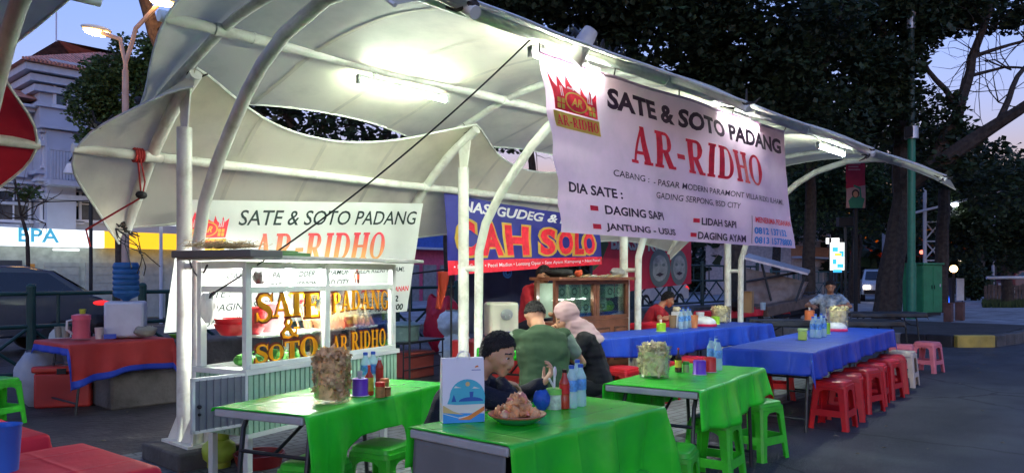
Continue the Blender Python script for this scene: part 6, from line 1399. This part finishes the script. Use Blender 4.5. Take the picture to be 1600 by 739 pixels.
# truss gantry with a lit lamp
D = 30; a = gnd(1445,D,.14); b = gnd(1470,D,.14); zt_ = atD(1458,282,D).z; zl = atD(1458,335,D).z; t = thing('lamp_gantry', 'white truss frame with a sloping arm and one bright lamp', 'lamp post', a); o = Vector(a)
q = MB(Matrix.Translation(-o)).use(M('gantry_white',(.4,.42,.46),.5))
for p_ in (a, b): q.tube([p_, (p_.x,p_.y,zt_)], .07, 8)
for k in range(3):
    z0 = zl-.3-k*.75; q.tube([(a.x,a.y,z0),(b.x,b.y,z0-.7)], .03, 6); q.tube([(b.x,b.y,z0),(a.x,a.y,z0-.7)], .03, 6); q.tube([(a.x,a.y,z0),(b.x,b.y,z0)], .03, 6)
q.build('frame', t); q = MB(Matrix.Translation(-o)).use(M('gantry_white',(.4,.42,.46))); q.tube([atD(1428,333,D), atD(1565,298,D-1)], .05, 8); q.tube([atD(1478,345,D), atD(1500,312,D)], .03, 6); q.build('arm', t)
lp = atD(1492,320,D-.4)-o; q = MB().use(lamp_mat('lit_lamp_head',(.9,1,1),14)); q.ell(lp, (.26,.12,.08), 14, 8); q.build('lamp', t)
# lit signboard and the tall red banner
D = 27; p = gnd(1308,D,.14); z0, z1 = atD(1308,432,D).z, atD(1308,378,D).z; t = thing('lit_signboard', 'bright lit blue and white signboard standing beyond the black tables', 'sign', p, YAW-rad(90))
q = MB().use(lamp_mat('lit_sign_white',(.95,1,.95),2.2)); q.box((0,0,(z0+z1)/2-.14+.1),(.44,.14,(z1-z0)-.25)); q.use(lamp_mat('lit_sign_blue',(.05,.45,.95),1.4))
for x, z, w, h in ((-.1,.25,.2,.16),(.12,.1,.16,.2),(-.12,-.18,.14,.18),(.08,-.32,.22,.14),(-.02,-.5,.3,.1)): q.box((x,-.075,(z0+z1)/2+z-.05),(w,.01,h))
q.use(lamp_mat('lit_sign_yellow',(.9,.7,.1),1.2)); q.box((.0,-.076,(z0+z1)/2+.02),(.24,.01,.1)); q.build('sign_panel', t); q = MB().use(m_black); q.tube([(-.2,.1,0),(-.2,.1,z1)], .04, 6); q.tube([(.2,.1,0),(.2,.1,z1)], .04, 6); q.build('pole', t)
p = gnd(1301,34,.1); zz = atD(1301,380,34).z; t = thing('box_sign', 'small lit white panel above the blue signboard', 'sign', p, YAW-rad(90)); q = MB().use(lamp_mat('lit_white_small',(1,1,.95),1.6)); q.box((0,0,zz),(.55,.12,.26)); q.build('sign_panel', t); q = MB().use(m_black); q.tube([(0,.05,0),(0,.05,zz)], .04, 6); q.build('pole', t)
D = 26; p = gnd(1337,D+.3,.14); t = thing('banner_post', 'post carrying the tall red vertical banner with a waving woman', 'pole', p); q = MB().use(m_black); q.tube([(0,0,0),(0,0,atD(1337,225,D).z)], .07, 8); q.build('shaft', t)
for py in (236,325): z = atD(1337,py,D).z-.14; q = MB().use(m_black); d_ = Vector((RX,RY,0)); q.tube([d_*-.35+Vector((0,0,z)), d_*.35+Vector((0,0,z))], .025, 6); q.build('bracket', t)
S = Sheet(atD(1322,236,D), atD(1352,236,D), atD(1322,325,D), atD(1352,325,D), lambda u, v: .02*math.sin(v*8)); q = MB().use(M('red_poster',(.45,.02,.06),.6)).grid(lambda u, v: S(u, v), 6, 20)
S.poly(q, [(0,0),(1,0),(1,.40),(0,.34)], M('print_pale_pink',(.45,.28,.28),.6), .003); S.poly(q, [(0,.93),(.4,.86),(.7,.92),(1,.84),(1,1),(0,1)], M('print_azure',(.05,.25,.5),.6), .003)
for k in range(3): S.poly(q, [(.12,.76-.05*k),(.75-.1*(k%2),.76-.05*k),(.75-.1*(k%2),.785-.05*k),(.12,.785-.05*k)], M('print_rose',(.55,.22,.25),.6), .004)
S.poly(q, [(.2,.0),(.85,.0),(.95,.16),(.72,.2),(.3,.2),(.1,.12)], M('print_teal',(.03,.22,.14),.6), .005); S.poly(q, [(.7,.18),(.8,.18),(.75,.36),(.4,.41),(.38,.38),(.68,.33)], M('print_teal',(.03,.22,.14)), .005); S.ring(q, (.48,.25), (.001,.001), (.2,.075), m_hair, .006, 14); S.ring(q, (.48,.24), (.001,.001), (.13,.055), m_skinl, .008, 14)
tag(q.build('poster'), 'tall red vertical banner picturing a waving woman in teal', 'banner')
p = atD(1321,347,27); t = thing('box_lamp', 'dark square floodlight box on the post below the red banner', 'lamp', p, YAW-rad(90)); q = MB().use(m_black); q.box((0,0,0),(.55,.3,.32)); q.build('housing', t, bev=.02); q = MB().use(m_leg); q.tube([(0,0,-.16),(0,0,-p.z+.14)], .05, 6); q.build('pole', t)
# lights on the far boulevard: a blue lit arch, a warm lamp, a barrier, palings, triangular sign
D = 34; p = gnd(1479,D,.14); t = thing('neon_sign', 'blue neon arch glowing beside the dark bare trunk', 'sign', p, YAW-rad(90)); q = MB().use(lamp_mat('blue_neon',(.02,.12,1.0),5)); za, zb = atD(0,462,D).z, atD(0,430,D).z
q.tube([(-.22,0,.1),(-.20,0,.55),(-.05,0,.85),(.03,0,.5),(.06,0,.1)], .06, 8); q.ell((-.05,0,1.45),(.08,.08,.12),8,6); q.build('tube', t); q = MB().use(m_black); q.box((0,.12,.6),(.6,.1,1.2)); q.build('panel', t)
p = gnd(1490,D+2,.14); t = thing('street_lamp', 'small warm globe lamp right of the blue neon arch', 'lamp', p); zz = atD(1490,420,D+2).z-.14; q = MB().use(m_black); q.tube([(0,0,0),(0,0,zz-.1)], .05, 8); q.build('pole', t); q = MB().use(lamp_mat('warm_lamp',(1,.55,.22),14)); q.ell((0,0,zz),(.17,.17,.17),10,8); q.build('globe', t)
p = gnd(1500,D-1,.14); q = MB().use(M('white_board',(.5,.52,.56),.6)); q.box((0,0,.7),(.32,.06,.95)); q.use(m_black); q.box((.13,.05,.55),(.04,.04,1.1)); tag(q.build('notice_board', loc=p, rz=YAW-rad(90)), 'small plain white board standing right of the warm globe lamp', 'board')
D = 33; p = gnd(1545,D,.14); t = thing('barrier', 'white boom barrier reaching in from the right edge', 'barrier', p, YAW-rad(90)); z = atD(0,434,D).z-.14; q = MB().use(M('barrier_white',(.6,.62,.66),.5)); q.tube([(-.1,0,z),(4.5,0,z+.05)], .06, 8); q.build('boom', t); q = MB().use(M('barrier_grey',(.3,.32,.36),.5)); q.box((3.6,0,.5),(.4,.3,1.0)); q.build('base', t)
D = 36
t = thing('paling_fence', 'row of low dark wooden palings behind the barrier', 'fence', gnd(1540,D,.14), YAW-rad(90)); q = MB().use(M('paling_wood',(.10,.07,.055),.85,var=.4)); [q.box((.16*k,0,.42+.03*(k%3)),(.13,.03,.8+.05*(k%2))) for k in range(24)]; q.box((1.9,.03,.65),(4,.03,.07)); q.build('pale', t)
p = gnd(1556,40,.14); t = thing('triangular_sign', 'pale triangular road sign seen edgewise near the right edge', 'sign', p, YAW-rad(100)); z = atD(0,372,40).z-.14; q = MB().use(M('sign_pale',(.45,.46,.52),.5)); q.prism([(-.45,-.45),(.45,-.45),(.05,.5)], Matrix(((1,0,0,0),(0,0,-1,0),(0,1,0,z),(0,0,0,1))), .03); q.build('sign_panel', t); q = MB().use(m_leg); q.tube([(0,.04,0),(0,.04,z+.3)], .04, 6); q.build('pole', t)
for k, (px, D, py0, lb) in enumerate(((1381,38,290,'slim pale pole behind the red banner trees'), (1552,44,280,'slim pale pole behind the gantry at the right'))):
    p = gnd(px,D,.14); q = MB().use(M('pale_pole',(.3,.3,.33),.6)); q.tube([(0,0,0),(0,0,atD(px,py0,D).z)], .09, 8); tag(q.build('pole', loc=p), lb, 'pole')
# folded stall cart under a slanted roof, with a tarp, and a motorbike behind it
D = 17.5; t = thing('covered_cart', 'closed stall cart under a grey tarp with a slanted metal roof sheet', 'cart', gnd(1205,D,.0), rad(10)); o = t.matrix_basis.inverted() if False else None
TL_ = Matrix.Translation(t.location) @ Matrix.Rotation(rad(10),4,'Z'); I = TL_.inverted()
q = MB(I).use(M('roof_sheet',(.42,.42,.46),.4,metal=.3,var=.2)); a, b = atD(1163,405,D-.6), atD(1262,430,D-.8); c, d_ = atD(1170,399,D+.6), atD(1266,425,D+.4); q.loft([[a, b, d_, c], [v+Vector((0,0,.05)) for v in (a, b, d_, c)]]); q.build('roof', t)
q = MB(I).use(M('grey_brown_tarp',(.20,.17,.165),.6,bump=.8,bscale=7,var=.3)); A_ = [atD(px,py,D-.3+e) for e in (0,1.0) for px, py in ((1163,418),(1262,440),(1245,478),(1165,474))]
q.grid(lambda u, v: (A_[0].lerp(A_[1],u)).lerp(A_[3].lerp(A_[2],u), v)+Vector((.05*noise.noise(Vector((u*5,v*5,0))),-.06*math.sin(u*11)*v-.08*noise.noise(Vector((u*4,v*4,4))),0)), 24, 14)
q.grid(lambda u, v: (A_[1].lerp(A_[5],u)).lerp(A_[2].lerp(A_[6],u), v)+Vector((.05*math.sin(u*9),0,0)), 10, 8); q.build('tarp', t)
for x0, y0, x1, y1 in ((1163,405,1165,478),(1258,430,1240,480),(1190,412,1205,470),(1165,440,1250,425)): q = MB(I).use(m_leg); q.tube([atD(x0,y0,D-.5), atD(x1,y1,D-.5)], .03, 6); q.build('frame_bar', t)
q = MB().use(M('brown_beam',(.12,.085,.07),.8,var=.3)); q.beam(atD(1190,487,16.0), atD(1285,466,18.5), .28, .22); tag(q.build('timber_beam', bev=.02), 'long brown beam lying low in front of the tarped cart', 'beam')
def motorbike(label, loc, rz, col):
    t = thing('motorbike', label, 'motorbike', loc, rz, 'parked motorbikes')
    for x in (-.62,.62): q = MB().use(m_black); q.tube([(x+.27*math.cos(a),0,.28+.27*math.sin(a)) for a in [k*math.pi/9 for k in range(18)]], .045, 8, closed=True); w_ = q.build('wheel', t); q = MB().use(m_alu); q.tube([(x,-.04,.28),(x,.04,.28)], .13, 12); q.build('rim', w_)
    q = MB().use(col); q.loft([[Vector((x,s*w,z)) for s, z in ((-1,z0),(1,z0),(1,z1),(-1,z1))] for x, w, z0, z1 in ((-.85,.04,.62,.72),(-.55,.11,.45,.72),(-.1,.13,.35,.68),(.15,.12,.28,.45),(.38,.14,.35,.72),(.5,.15,.6,.95),(.6,.08,.75,.92))]); q.build('body', t, bev=.02)
    q = MB().use(m_black); q.loft([[Vector((x,s*w,z)) for s, z in ((-1,z0),(1,z0),(1,z1),(-1,z1))] for x, w, z0, z1 in ((-.72,.10,.72,.80),(-.3,.13,.70,.80),(.1,.11,.68,.74))]); q.build('seat', t, bev=.02)
    q = MB().use(m_leg); q.tube([(.42,-.33,1.02),(.46,-.1,1.0),(.46,.1,1.0),(.42,.33,1.02)], .016, 6); q.tube([(.46,0,.98),(.6,0,.3)], .035, 8); q.tube([(-.62,.1,.28),(-.1,.1,.32)], .03, 6); q.build('handlebar', t)
    q = MB().use(M('headlight_glass',(.6,.62,.65),.2)); q.ell((.58,0,.86),(.05,.08,.06),10,6); q.build('headlight', t); q = MB().use(M('tail_light_red',(.4,.02,.02),.3)); q.box((-.86,0,.66),(.03,.1,.06)); q.build('tail_light', t); return t
mbk = motorbike('dark motorbike parked behind the man in the patterned shirt', gnd(1283,19.5), rad(60), M('bike_dark_paint',(.03,.03,.04),.3,coat=.5))
copy_thing(mbk, gnd(1255,20.3), rad(75), 'dark motorbike parked second, left of the seated man', 'parked motorbikes'); copy_thing(mbk, gnd(1232,20.6), rad(80), 'dark motorbike parked third, nearest the tarped cart', 'parked motorbikes')
# ------------------------------------------------------------ cars
def car(label, loc, rz, paint, lights=False, tail=1.0, van=False):
    t = thing('parked_car', label, 'car', loc, rz, 'cars on the boulevard'); L, Wd = 4.5, 1.75
    prof = [(-2.25,.35),(-2.25,.78),(-2.15,1.02),(-1.95,1.08),(-1.35,1.52),(-.9,1.62),(.5,1.62),(.95,1.50),(1.5,1.06),(2.1,.92),(2.25,.72),(2.25,.35)] if not van else [(-2.25,.35),(-2.25,1.0),(-2.15,1.7),(-1.8,1.85),(.9,1.85),(1.5,1.2),(2.15,1.0),(2.25,.75),(2.25,.35)]
    q = MB().use(paint); n = len(prof)
    def inset(z): return Wd/2-.02 if z < .95 else Wd/2-.02-(z-.95)*.28
    q.add([(x,s*inset(z),z) for s in (-1,1) for x, z in prof], [tuple(range(n)), tuple(reversed(range(n,2*n)))]+[(i,n+i,n+(i+1)%n,(i+1)%n) for i in range(n)]); q.build('body', t, bev=.04, smooth=40)
    g = M('car_glass',(.015,.018,.022),.08,spec=.8)
    q = MB().use(g); zt_ = 1.52 if not van else 1.75
    for s in (-1,1): q.add([(x,s*(inset(z)+.012),z) for x, z in ((-1.75,1.10),(-1.25,zt_-.03),(.45,zt_),(1.3,1.10))], [(0,1,2,3)])
    q.build('window', t); q = MB().use(g); q.add([(.92,-.6,zt_-.02),(.92,.6,zt_-.02),(1.52,.68,1.08),(1.52,-.68,1.08)], [(0,1,2,3)]); q.add([(-1.36,.6,zt_),(-1.36,-.6,zt_),(-1.99,-.7,1.10),(-1.99,.7,1.10)], [(0,1,2,3)]); q.v = [v+Vector((.02 if v.x > 0 else -.02,0,.015)) for v in q.v]; q.build('windscreen', t)
    for x in (-1.4,1.4):
        for s in (-1,1): q = MB().use(m_black); q.tube([(x,s*(Wd/2-.2),.32),(x,s*(Wd/2+.01),.32)], .32, 20); w_ = q.build('wheel', t); q = MB().use(m_alu); q.tube([(x,s*(Wd/2+.0),.32),(x,s*(Wd/2+.02),.32)], .19, 14); q.build('rim', w_)
    for s in (-1,1):
        q = MB().use(lamp_mat('lit_tail_light',(1.0,.03,.03),1.0*tail) if tail else M('tail_light_red',(.4,.02,.02))); q.box((-2.26,s*.68,.88),(.04,.3,.15)); q.ell((-2.12,s*.83,.93),(.15,.06,.05),12,8); q.build('tail_light', t)
        q = MB().use(lamp_mat('lit_headlight',(1,.85,.65),14) if lights else M('headlight_glass',(.6,.62,.65))); q.box((2.25,s*.62,.72),(.05,.3,.14)); q.build('headlight', t)
    q = MB().use(m_black); q.box((-2.27,0,.52),(.03,1.5,.14)); q.build('bumper', t); q = MB().use(m_black); q.box((2.27,0,.48),(.03,1.5,.2)); q.build('bumper', t); return t
car('dark car with a glowing red tail light behind the left railing', Vector((3.35,16.4,0)), rad(180), M('dark_car_paint',(.03,.033,.045),.2,coat=.8))
car('white car with lit headlamps behind the teal railing', gnd(1372,40,.14), rad(200), M('white_car_paint',(.55,.57,.6),.3,coat=.6), lights=True, tail=0)
car('silver car passing far beyond the red stall banner', gnd(1010,34), rad(180), M('silver_car_paint',(.35,.36,.4),.3,coat=.6,metal=.3), lights=False, tail=1, van=True)
car('dark red car far beyond the right palings', gnd(1590,52,.14), rad(150), M('maroon_car_paint',(.12,.02,.02),.3,coat=.6), tail=1)
# street lamp with two sodium arms on the left
D = 15.5; p = gnd(196,D); t = thing('street_lamp', 'double armed street lamp glowing orange at the upper left', 'street lamp', p); q = MB().use(M('lamp_pole_sodium_tint',(.42,.30,.24),.5)); zt_ = atD(196,110,D).z  # pole colour includes the orange light of the sodium lamps
q.tube([(0,0,0),(0,0,1.2)], .09, 12); q.tube([(0,0,1.2),(0,0,zt_)], [.075,.06], 12); q.build('pole', t)
for (hx, hy, mx, my) in ((158,52,188,62),(247,8,212,45)):
    hd = atD(hx,hy,D)-p; md = atD(mx,my,D)-p; q = MB().use(M('lamp_pole_sodium_tint',(.42,.30,.24))); P_ = [Vector((0,0,zt_-.2)), Vector((0,0,zt_+.15)), Vector((md.x*.6,md.y*.6,(zt_+md.z)/2+.1)), md, hd]; q.tube([P_[0]]+[curve_p for curve_p in P_[1:]], .045, 8); q.build('arm', t)
    e = (hd-md).normalized(); q = MB().use(m_alu); q.ell(hd+e*.1+Vector((0,0,.05)), (.30,.14,.07), 12, 8); hh = q.build('lamp_head', t); q = MB().use(lamp_mat('sodium_lamp',(1.0,.55,.16),90)); q.ell(hd+e*.1+Vector((0,0,-.02)), (.24,.11,.07), 12, 8); q.build('lamp_glass', hh)
# dark slim post with a small lantern in front of the facade
p = gnd(142,15); t = thing('lantern_post', 'dark slim post with a small hanging white lantern on the left', 'lamp post', p); q = MB().use(m_black); zz = atD(142,250,15).z; q.tube([(0,0,0),(0,0,zz)], .035, 8); q.tube([(0,0,zz-.1),(-.25,.15,zz+.1),(-.32,.19,zz-.05)], .02, 6); q.build('pole', t); q = MB().use(p_wht); q.lathe([(.03,.12),(.06,.08),(.11,-.08),(.001,-.08)], (-.32,.19,zz-.2), 12, False); q.build('lantern', t)
# overhead wires across the left facade
q = MB().use(m_black); q.tube([onY(-60,312,20), onY(60,316,20), onY(180,312,20)], .012, 5); tag(q.build('overhead_wire'), 'thin overhead wire crossing the lavender facade', 'wire')
# dark far mass that closes the view beyond the boulevard
q = MB(); rn = random.Random(99); lobes = []
for k in range(26):
    px = 240+k*60; D_ = 60+rn.uniform(-6,10); c = atD(px, 395+rn.uniform(-14,8), D_); lobes.append((c, (3.6,3.6,3.4+rn.random()*1.6)))
leaf_cloud(q, lobes, 16000, .8, (leafA, leafA, leafB), 98, .2, .6); tag(q.build('treeline', smooth=None), 'dark far treeline closing the view beyond the boulevard', 'trees', kind='stuff')
q = MB().use(M('far_hedge',(.02,.03,.018),.9,var=.4,scale=2,bump=1,bscale=3)); q.grid(lambda u, v: (lambda p: Vector((p.x, p.y, v*(2.6+1.1*noise.noise(Vector((u*40,v*2,0)))))))(gnd(-300+u*2300, 66+3*noise.noise(Vector((u*25,v*3,2))))), 160, 5); tag(q.build('hedge', solid=.5), 'dark far hedge below the treeline', 'hedge', kind='stuff')
for k, (px, py, D_, c_, s_) in enumerate(((1245,400,50,(1,.9,.7),6),(1398,405,52,(1,.2,.1),4),(1440,394,52,(1,.15,.1),4),(1583,402,50,(1,.2,.1),5),(1264,412,48,(.4,.4,1),5),(1330,345,52,(1,.9,.7),3),(1235,372,55,(1,.75,.4),5),(1500,405,55,(1,.8,.6),4))):
    t = thing('distant_lamp', ('small warm white light far left of the signboard','small red light between far trunks behind the cabinet','small red light right of the green pole','small red light near the right edge behind the palings','small blue violet light near the motorbikes','small warm light above the floodlight box','tiny orange light beside the banner edge','tiny warm light behind the dark bare trunk')[k], 'light', atD(px,py,D_), 0, 'far lights on the boulevard'); q = MB().use(lamp_mat('far_light_%s' % 'abcdefgh'[k], c_, s_)); q.ell((0,0,0),(.14,.14,.14),8,6); q.build('globe', t); q = MB().use(m_black); z_ = t.location.z; q.tube([(0,0.1,-z_),(0,.1,0)], .04, 5); q.build('pole', t)
